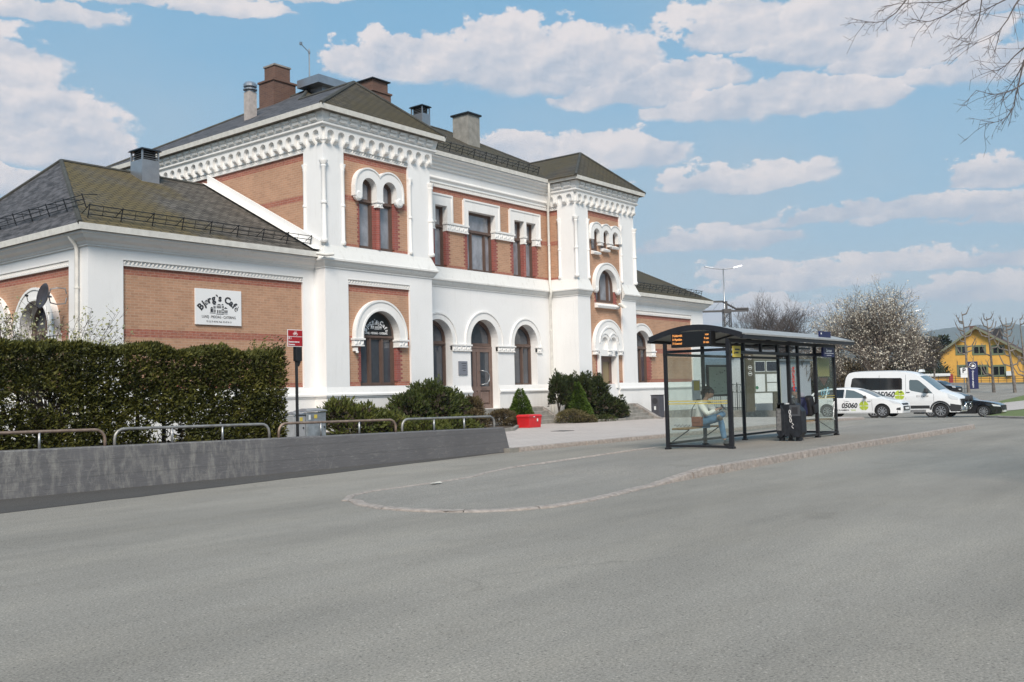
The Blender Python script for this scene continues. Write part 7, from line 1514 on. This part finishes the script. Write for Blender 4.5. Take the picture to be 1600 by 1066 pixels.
# lattice gantry tower
def gantry():
    b=atd(1140,610,84); t=atd(1140,487,84); s=t.z-b.z; root=empty('lattice_gantry',(b.x,b.y,b.z-.5),R(-51.6),'grey steel lattice gantry tower with horizontal beams behind the station','gantry'); mb=MB(); m=mat('gantry_steel',(.09,.085,.085),.6,.4)
    w=.28; h=s+.5
    for sx in (-w,w):
        for sy in (-w,w): mb.tube([(sx*1.5,sy*1.5,0),(sx,sy,h)],.05,4)
    n=11
    for k in range(n):
        za=h*k/n; zb=h*(k+1)/n; f=lambda z:w*(1.5-.5*z/h)
        for sg in (1,-1):
            mb.tube([(-f(za)*sg,-f(za),za),(f(zb)*sg,-f(zb),zb)],.028,3,False); mb.tube([(-f(za)*sg,f(za),za),(f(zb)*sg,f(zb),zb)],.028,3,False)
    mb.build('tower',m,root); mb=MB(); u=84/1508
    mb.box(-4.6,1.9,-.12,.12,h,h+.16); mb.box(-9,-4.6,-.12,.12,h-.0,h+.16); mb.box(-9,-.4,-.10,.10,h+.85,h+1.0); mb.box(-.35,.35,-.3,.3,h-.1,h+.25); mb.tube([(-.4,0,h+.95),(.9,0,h+.2)],.09,5); mb.tube([(0,0,h),(0,0,h+.95)],.1,5); mb.tube([(.9,0,h+.25),(1.9,0,h+.25)],.1,5)
    for k in range(5): mb.tube([(-1.2-1.0*k,0,h+.15),(-.6-1.0*k,0,h+.88)],.012,3,False)
    mb.build('beams',m,root)
gantry()
# yellow house
def house():
    dep=150; bl=atd(1471,600,dep); K=dep/1508
    ux=Vector((math.cos(R(-84)),math.sin(R(-84)),0)); root=empty('yellow_house',tuple(bl),R(-84),'yellow gabled two-storey house with green framed windows and brown tiled roof','house')
    def SZ(px,py):
        d=ray(px,py); t=(bl.x*ux.y-bl.y*ux.x)/(d.x*ux.y-d.y*ux.x); Q=d*t; return (Q.x-bl.x)*ux.x+(Q.y-bl.y)*ux.y, CZ+Q.z-bl.z
    S=lambda px:SZ(px,570)[0]
    ym=mat('ochre_yellow_render',(.64,.355,.07),.8,var=.10,vs=1.5); W_=S(1597); ap=S(1528); ZA=SZ(1528,513)[1]; ZL=SZ(1471,553)[1]; ZR=SZ(1597,550)[1]; wins=[]
    for (a,b_) in ((1496,1511),(1522,1540),(1552,1569)):
        wins.append((S(a),S(b_),SZ((a+b_)/2,553)[1],SZ((a+b_)/2,541)[1]))
    for (a,b_) in ((1497,1510),(1524,1542),(1551,1570)): wins.append((S(a),S(b_),SZ((a+b_)/2,587)[1],SZ((a+b_)/2,572)[1]))
    gable=[(0,-1),(W_,-1),(W_,ZR),(ap,ZA),(0,ZL)]
    mb=MB(); vs,fs=poly_plate(gable,[rect(a,b_,c,d) for a,b_,c,d in wins],.3,-.3); mb.add(vs,fs,lambda u,v,w:(u,-w,v)); 
    mb.build('front_wall',ym,root); mb=MB(); mb.box(0,.3,.3,14,-1,ZL); mb.box(W_-.3,W_,.3,14,-1,ZR); mb.build('side_wall',ym,root)
    rm=mat('brown_roof_tiles',(.075,.045,.038),.85,var=.3,vs=3); mb=MB()
    k1=(ZA-ZL)/ap; k2=(ZA-ZR)/(W_-ap); o=.9
    slab(mb,[(-o,-.9,ZL-o*k1+.25),(ap,-.9,ZA+.25),(ap,14.5,ZA+.25),(-o,14.5,ZL-o*k1+.25)],.2); slab(mb,[(W_+o,-.9,ZR-o*k2+.25),(ap,-.9,ZA+.25),(ap,14.5,ZA+.25),(W_+o,14.5,ZR-o*k2+.25)],.2); rf=mb.build('roof',rm,root)
    gb=mat('grey_green_trim',(.17,.18,.12),.7); mb=MB()
    for (xa,za,xb,zb) in ((-o,ZL-o*k1,ap,ZA),(W_+o,ZR-o*k2,ap,ZA)): mb.add([(xa,-.98,za-.1),(xb,-.98,zb-.1),(xb,-.98,zb+.28),(xa,-.98,za+.28),(xa,-.9,za-.1),(xb,-.9,zb-.1),(xb,-.9,zb+.28),(xa,-.9,za+.28)],[(0,1,2,3),(7,6,5,4),(0,4,5,1),(2,6,7,3),(0,3,7,4),(1,5,6,2)])
    mb.build('barge_board',gb,root)
    mb=MB(); mb.box(ap+1.6,ap+2.9,6,7.4,ZA-2.0,ZA+.1); mb.build('chimney',MT['ink'],rf); mb=MB(); mb.box(ap-1.3,ap-.5,3,4,ZA-1,ZA+.55); mb.build('chimney',MT['brick_chim'],rf)
    for (a,b_,c,d) in wins:
        mb=MB(); vs,fs=poly_plate(rect(a-.18,b_+.18,c-.18,d+.18),[rect(a+.1,(a+b_)/2-.07,c+.1,d-.1),rect((a+b_)/2+.07,b_-.1,c+.1,d-.1)],.14,-.08); mb.add(vs,fs,lambda u,v,w:(u,-w,v)); w_=mb.build('window',mat('sage_window_frame',(.13,.16,.09),.6) if 'sage' not in MT else MT['sage'],root); mb=MB(); mb.box(a,b_,.10,.14,c,d); mb.build('pane',MT['carglass'],w_)
    mb=MB(); mb.box(S(1572),S(1581),-.5,-.02,SZ(1576,587)[1],SZ(1576,580)[1]); mb.build('wall_unit',MT['paper'],root)
MT['sage']=mat('sage_window_frame',(.13,.16,.09),.6)
house()
# retaining wall with railing in front of the house
def hrail():
    a=atd(1440,598,140); b_=atd(1640,598,140); root=empty('car_park_railing',tuple(a),0,'thin dark railing on the grey wall before the yellow house','railing'); d=b_-a; mb=MB(); mb.v=[tuple(a+Vector((0,0,-1.2))),tuple(b_+Vector((0,0,-1.2))),tuple(b_),tuple(a)]+[tuple(q+Vector((.3,.3,0))) for q in (a+Vector((0,0,-1.2)),b_+Vector((0,0,-1.2)),b_,a)]; mb.f=[(0,1,2,3),(7,6,5,4),(3,2,6,7),(0,3,7,4),(1,5,6,2)]; WB(mb,'base_wall',mat('grey_plinth_wall',(.17,.175,.18),.85,var=.15,vs=1),root)
    mb=MB()
    for z in (.25,.6,.95): mb.tube([a+Vector((0,0,z)),b_+Vector((0,0,z))],.03,4)
    for i in range(16): p=a+d*i/15; mb.tube([p,p+Vector((0,0,.98))],.035,4)
    WB(mb,'rails',MT['ink'],root)
hrail()
# blue totem and parking sign
def totem():
    t=atd(1519,565,122); b_=atd(1521,612,122); root=empty('info_totem',tuple(b_),R(-62),'tall dark blue station totem with white round logo behind the parking sign','totem'); h=t.z-b_.z; w=.62; mb=MB(); mb.box(-w,w,-.15,.15,-.2,h); mb.build('pillar',MT['navy'],root,bev=.02)
    mb=MB(); mb.tube([(.38*math.cos(a),-.17,h-.55+.38*math.sin(a)) for a in [i*math.pi/8 for i in range(17)]],.035,5,False); mb.lathe(0,0,[(.25,0),(.25,.01)],14,T=lambda x,y,z:(x,-.16-z,h-.55+y*.6)); mb.build('round_logo',MT['wht'],root)
    vs,fs=text_geo('Drammen stasjon',.30,.004,'LEFT',.004); mb=MB(); mb.add(vs,fs,lambda u,v,w_:(v,-.152-w_,h-1.15-u)); mb.build('lettering',MT['wht'],root)
totem()
def psign():
    t=atd(1508,575,100); b_=atd(1508,622,100); root=empty('parking_sign',tuple(b_),R(-66),'white parking sign with black P on a thin pole','road sign'); h=t.z-b_.z; mb=MB(); mb.tube([(0,0,-.3),(0,0,h)],.05,6); mb.build('pole',MT['metal'],root); mb=MB(); mb.box(-.33,.33,-.09,-.055,h-.62,h+.02); mb.box(-.33,.33,-.09,-.055,h-1.0,h-.64); mb.build('sign_plate',mat('sign_white',(.72,.73,.74),.5),root)
    vs,fs=text_geo('P',.66,.006,'CENTER',.02); mb=MB(); mb.add(vs,fs,lambda u,v,w:(u,-.094-w,h-.30+v)); mb.build('letter_p',MT['ink'],root)
psign()
# pruned street trees
def pruned(px,pyb,pyt,dep,seed,lab,bends):
    b=atd(px,pyb,dep); t=atd(px+bends[-1],pyt,dep); h=t.z-b.z; rd=random.Random(seed); root=empty('pruned_tree',tuple(b),0,lab,'tree','pollarded street trees by the car park'); K=dep/1508; mb=MB(); n=len(bends); pts=[b+Vector((0,0,-.3))]+[b+CR*(bends[i]*K)+Vector((0,0,h*(i+1)/n)) for i in range(n)]
    r0=.19; mb.tube(pts,[r0*(1-.82*i/n)*rd.uniform(.92,1.08) for i in range(n+1)],7); WB(mb,'trunk',MT['bark2'],root,smooth=True); mb=MB()
    for k in range(13):
        i=rd.randint(int(n*.35),n-1); f=rd.random(); p=pts[i].lerp(pts[i+1],f); s=rd.choice((-1,1)); l=rd.uniform(.6,2.2)*(1.1-.6*i/n); d=(CR*s+_f*rd.uniform(-.6,.6)); q1=p+d*l*.5+Vector((0,0,l*.15)); q2=q1+d*l*.25+Vector((0,0,l*.55)); mb.tube([p,q1,q2],[.10,.07,.05],5)
        for j in range(3): q3=q2+Vector((rd.gauss(0,.15),rd.gauss(0,.15),rd.uniform(.2,.6))); mb.tube([q2,q3],[.03,.012],3,False)
    WB(mb,'branch_stubs',MT['bark2'],root,recalc=False)
pruned(1514,624,487,108,1,'pollarded tree directly behind the parking sign',[0,-.5,-1,-1,-1.5,-2,-3,-5])
pruned(1554,625,495,106,2,'second pollarded tree from the left, in front of the yellow house',[-.5,-1,-1.5,-2,-3,-4,-5,-6])
pruned(1587,621,496,103,3,'thick pollarded tree at the right part of the yellow house',[-1,-2,-3.5,-5,-7,-8,-9,-9])
pruned(1606,619,498,112,4,'pollarded tree at the right edge of the picture',[0,-1,-2,-3,-4,-5,-6,-6])
# trees in the middle distance
bs,h=treeat(1216,616,455,88); tree('bare_tree','bare spreading tree behind the bus shelter roof',bs,h,61,MT['bark3'],4,.16,.20,.95,None,0,kids=(4,5),limbs=6,minr=.008,upw=.06)
bs,h=treeat(1366,612,428,80); tree('blossoming_cherry_tree','large tree full of white blossom above the minibus',bs,h,62,MT['bark'],4,.12,.24,1.3,MT['blossom'],14000,.115,kids=(4,5),limbs=9,minr=.007,upw=.08)
bs,h=treeat(1275,612,520,92); tree('blossoming_shrub_tree','lower tangled tree with sparse white blossom left of the large blossoming one',bs,h*1.15,63,MT['bark'],3,.12,.16,1.1,MT['blossom'],3000,.12,kids=(4,6),limbs=7,minr=.012,upw=.06)
bs,h=treeat(1425,606,505,96); tree('bare_tree','brownish bare tree between the blossoming tree and the dark conifers',bs,h,64,MT['bark3'],4,.14,.20,.95,MT['brownleaf'],3500,.16,kids=(4,5),limbs=6,minr=.012,upw=.1)
bs,h=treeat(1258,640,545,60); tree('young_plaza_tree','small pale-barked young tree seen between the shelter posts',bs,h*.8,66,MT['bark2'],2,.45,.10,.7,None,0,kids=(3,4),limbs=4,minr=.012)
MT['pine']=leafmat('dark_pine_needles',((.012,.018,.010),(.028,.040,.018),(.050,.062,.028)),.6); MT['hedgebr']=leafmat('brown_olive_thicket',((.045,.036,.022),(.085,.066,.038),(.13,.10,.06)),.7)
for i,(px,yb,yt,dep,r,lb) in enumerate(((1476,600,525,190,4.6,'pointed dark spruce left of the yellow roof'),(1452,600,527,185,5.5,'broad dark pine beside the pointed spruce'),(1437,602,532,180,5.0,'dark conifer third from the yellow house'))):
    b,h=treeat(px,yb,yt,dep); conifer('spruce_tree',lb,(b[0],b[1],b[2]-1),h+1,r,5200,1.1,MT['pine'],70+i,'dark conifers left of the yellow house',.35,jag=.25,lay=7,cat='tree')
def thicket(name,lab,px0,px1,pyt,dep,n,size,m,seed,hgt=1.0):
    rd=random.Random(seed); a=atd(px0,606,dep); b=atd(px1,606,dep); root=empty(name,tuple((a+b)/2),0,lab,'thicket'); mb=MB(); d=b-a; top=atd(px0,pyt,dep).z-a.z
    for _ in range(n):
        t=rd.random(); hh=top*(.72+.38*NV(Vector((t*9,seed,0)))+.16*NV(Vector((t*31,seed,2)))); z=-1.5+(hh+1.5)*rd.random()**.8; p=a+d*t+_f*rd.gauss(0,1.2)+Vector((0,0,z)); leafbunch(mb,p,(0,-1,.4),size,rd,.5,.8,.2)
    WB(mb,'foliage',m,root,recalc=False); st=MB()
    for k in range(70):
        t=rd.random(); p=a+d*t+_f*rd.gauss(0,1); q=p+Vector((rd.gauss(0,.7),rd.gauss(0,.7),top*rd.uniform(.6,1.1))); st.tube([p-Vector((0,0,1.5)),p.lerp(q,.5),q],[.06,.04,.01],4,False)
    WB(st,'stems',MT['bark3'],root,recalc=False)
thicket('brown_thicket','brown leafless thicket behind the minibus roof under the blossom',1240,1400,548,98,16000,.28,MT['hedgebr'],81)
thicket('dark_thicket','dark olive thicket between the minibus and the yellow house',1398,1475,560,150,8000,.5,MT['pine'],82)
thicket('distant_tree_line','brownish distant tree line seen through the bus shelter',1020,1250,560,170,9000,.6,MT['hedgebr'],83)
# utility poles with wires
def upole(px,pyt,pyb,dep,lab):
    t=atd(px,pyt,dep); b=atd(px,pyb,dep); root=empty('utility_pole',tuple(b),0,lab,'utility pole','utility poles left of the yellow house'); mb=MB(); mb.tube([b,t],.13,6); WB(mb,'pole',MT['bark2'],root); mb=MB(); mb.tube([t-Vector((0,0,1))-CR*1.1,t-Vector((0,0,1))+CR*1.1],.07,4); WB(mb,'crossarm',MT['bark2'],root); return t
a=upole(1460,540,606,140,'taller grey utility pole with crossarm close to the yellow house'); b=upole(1447,560,606,150,'shorter pole with a round white lamp left of the taller one')
w=MB()
for k,(px,py) in enumerate(((1440,548),(1440,553),(1475,562),(1475,566))): q=atd(px,py,135); w.tube([a-Vector((0,0,1.0+.4*k)),a.lerp(q,.5)-Vector((0,0,.9+.4*k)),q],.02,3,False)
tag(w.build('overhead_wires',MT['metal']),'thin sagging wires strung from the taller utility pole','wires')
bb=atd(1467,604,146); root=empty('yellow_shed',tuple(bb),R(-50),'low yellow shed with white roof and red end left of the yellow house','shed'); mb=MB(); mb.box(-2.2,1.6,0,3,-1,1.5); mb.build('wall',mat('shed_yellow',(.50,.27,.06),.8),root); mb=MB(); mb.box(-2.4,1.7,-.3,3.2,1.5,1.95); mb.build('roof',MT['paper'],root); mb=MB(); mb.box(1.61,2.2,-.1,3,-1,1.8); mb.build('red_end',mat('shed_red',(.28,.03,.03),.8),root)
# hills
def ridge(name,dep,pts,m,seed,amp):
    mb=MB(); n=0; P=[]
    for (px,py) in pts: P.append((px,py))
    cols=[]; x=P[0][0]
    while x<=P[-1][0]:
        for (a,b_) in zip(P,P[1:]):
            if a[0]<=x<=b_[0]: t=(x-a[0])/(b_[0]-a[0]); t=t*t*(3-2*t); y=a[1]+(b_[1]-a[1])*t; break
        y+=amp*(NV(Vector((x*.04,seed,0)))+.5*NV(Vector((x*.11,seed,1))))
        an=(x-800)/1508; d=_f*math.cos(an)+_r*math.sin(an); d=Vector((d.x,d.y,0)).normalized(); h=CZ+(hor_y(x)-y)/1508*dep*math.cos(an) if abs(an)<1 else 200
        c=[]
        for k in range(6): f=k/5; dd=dep*(.72+.28*f)/max(.35,1) ; c.append((d.x*dd,d.y*dd,-20+(h+20)*f**.8+(12*NV(Vector((x*.03,k,seed)))*f if k<5 else 0)))
        c.append((d.x*dep*1.25,d.y*dep*1.25,-20)); b=len(mb.v); mb.v+=c; cols.append(b); x+=6
    for a,b_ in zip(cols,cols[1:]):
        for k in range(6): mb.f.append((a+k,b_+k,b_+k+1,a+k+1))
    return tag(mb.build(name,m,smooth=True),kind='structure')
def hor_y(x): return 631.8-.02475*x
ridge('wooded_hills',3600,[(-2200,560),(-1200,540),(-400,545),(200,560),(700,550),(1000,560),(1150,548),(1240,530),(1330,524),(1400,520),(1450,513),(1482,509),(1495,515),(1518,506),(1543,513),(1562,515),(1600,509),(1700,512),(1900,500),(2300,520),(3200,540),(4000,560)],mat('hill_forest',(.045,.062,.05),.95,var=.35,vs=.006),5,2.2)
ridge('low_wooded_ridge',1500,[(-2200,590),(-800,585),(0,600),(900,590),(1150,577),(1300,566),(1420,560),(1480,552),(1560,556),(1700,560),(2400,575),(4000,590)],mat('near_hill_forest',(.035,.045,.026),.95,var=.4,vs=.02),9,2.5)
# grass verges and path on the right
def gv(name,pts,off,m):
    mb=MB(); mb.v=[]; 
    for px,py in pts: p=gnd(px,py,off); mb.v.append((p.x,p.y,g(p.x)+off))
    mb.f=[tuple(range(len(pts)))]; return mb
def strip_road(name,pts,off,m,lab=None): mb=MB(); mb.v=[(x,y,g(x)+off) for x,y in pts]; mb.f=[(i,i+1,len(pts)-2-i,len(pts)-1-i) for i in range(len(pts)//2-1)]; return tag(mb.build(name,m),kind='structure')
def gpoly(name,pts,off,m):
    mb=MB(); mb.v=[(x,y,g(x)+off) for x,y in pts]
    n=len(pts)//2; mb.f=[(i,i+1,len(pts)-2-i,len(pts)-1-i) for i in range(n-1)]; tag(mb.build(name,m),kind='structure')
def GP(l): return [tuple(gnd(px,py)[:2]) for px,py in l]
lo=[(1538,652),(1560,653.2),(1600,654.5),(1680,658)]; up_=[(1534,647.5),(1560,644.5),(1600,640.5),(1680,633)]
gpoly('grass_verge',GP(lo)+list(reversed(GP(up_))),.04,MT['grass'])
fp=[(1545,634),(1560,631.5),(1600,627),(1680,618)]; gpoly('footpath',GP([(p[0],p[1]) for p in up_])+list(reversed(GP(fp))),.06,MT['paver'])
fq=[(1550,631),(1565,627),(1600,618.5),(1680,608)]; gpoly('grass_strip',GP(fp)+list(reversed(GP(fq))),.05,MT['grass'])
kerb('verge_kerb',GP(lo),.09,.15,1.2,seed=12)
# overhanging branches of the tree beside the road, trunk just outside the frame
def overhang():
    D=10.5; base=atd(1960,700,D); base.z=0; root=empty('roadside_tree',tuple(base),0,'bare branches of a roadside tree hanging in at the top right corner','tree'); mb=MB(); top=atd(1930,-420,D); mb.tube([base-Vector((0,0,.3)),base.lerp(top,.4)+Vector((.1,0,0)),base.lerp(top,.75),top],[.26,.21,.17,.08],10); WB(mb,'trunk',MT['bark'],root,smooth=True)
    rd=random.Random(90); mb=MB(); hub1=base.lerp(top,.62); hub2=base.lerp(top,.82)
    limbs=[([(1700,-150),(1560,-90),(1440,-40),(1416,0),(1400,20),(1382,33),(1360,36),(1345,32)],hub2,-.2),([(1730,-120),(1620,-60),(1514,0),(1500,10),(1475,25),(1455,33),(1440,35),(1430,30)],hub2,.3),([(1740,-90),(1640,-35),(1570,0),(1550,10),(1535,18),(1520,25)],hub2,.0),
      ([(1740,-60),(1640,-40),(1592,0),(1585,10),(1575,30),(1560,50),(1545,60),(1525,68),(1500,71)],hub2,-.4),([(1720,0),(1650,40),(1600,75),(1585,88),(1572,102),(1560,110),(1545,112)],hub1,.2),([(1720,20),(1640,60),(1605,90),(1595,108),(1585,125),(1575,140),(1562,160)],hub1,.5),
      ([(1720,20),(1640,50),(1600,95),(1592,130),(1587,150),(1585,165),(1575,182),(1560,190),(1530,195)],hub1,0),([(1720,60),(1640,110),(1600,130),(1588,138),(1572,145),(1550,148),(1525,141)],hub1,-.3),([(1720,-80),(1600,-60),(1540,-20),(1500,-4),(1470,4),(1440,4),(1405,6),(1380,10)],hub2,.4),([(1700,-60),(1560,-20),(1534,0),(1530,30),(1520,50),(1510,62)],hub2,.1)]
    for pts,hub,dz in limbs:
        P=[hub]+[atd(px,py,D+dz*(i/len(pts))) for i,(px,py) in enumerate(pts)]; n=len(P); mb.tube(P,[max(.0028,.015*(1-i/(n-.6))**1.5+.002) for i in range(n)],5,False)
        for i in range(3,n-1):
            for k in range(3):
                p=P[i].lerp(P[i+1],rd.random()); d=(P[i+1]-P[i]).normalized(); s=(CU*rd.gauss(-.35,.7)+CR*rd.gauss(-.15,.5)+_f*rd.gauss(0,.5)); nd=(d*.8+s*.8).normalized(); l=rd.uniform(.08,.38); q=p+nd*l*.5; q2=q+(nd+s*.3+Vector((0,0,-.1))).normalized()*l*.5; mb.tube([p,q,q2],[.0032,.0024,.0018],3,False)
                for j in range(3): t_=q.lerp(q2,rd.random()); e=t_+(nd+CU*rd.gauss(0,.9)+CR*rd.gauss(0,.7)).normalized()*rd.uniform(.03,.12); mb.tube([t_,e],[.0018,.0020],3,False)
    tp_=[]
    for k in range(7):
        a=R(-150+k*32); branch(mb,base.lerp(top,rd.uniform(.62,.98)),(CR*(.6+.4*math.cos(a))+_f*math.sin(a)*.8+Vector((0,0,.6))).normalized(),2.2,.05,3,rd,tp_,.25,(3,4),.66,.05,4,.75,.004)
    WB(mb,'branches',MT['bark3'],root,recalc=False)
overhang()

# ---- summer haze over the far land: one closed box of pale air
def haze():
    mb=MB(); mb.box(-5200,5200,-5200,5200,-60,420); m=bpy.data.materials.new('pale_air'); m.use_nodes=True; nt=m.node_tree; nt.nodes.clear(); o=nt.nodes.new('ShaderNodeOutputMaterial'); v=nt.nodes.new('ShaderNodeVolumePrincipled'); v.inputs['Density'].default_value=HAZE; v.inputs['Color'].default_value=(.78,.86,.95,1); nt.links.new(v.outputs[0],o.inputs['Volume']); tag(mb.build('haze',m),kind='stuff')
HAZE=.00018
haze()
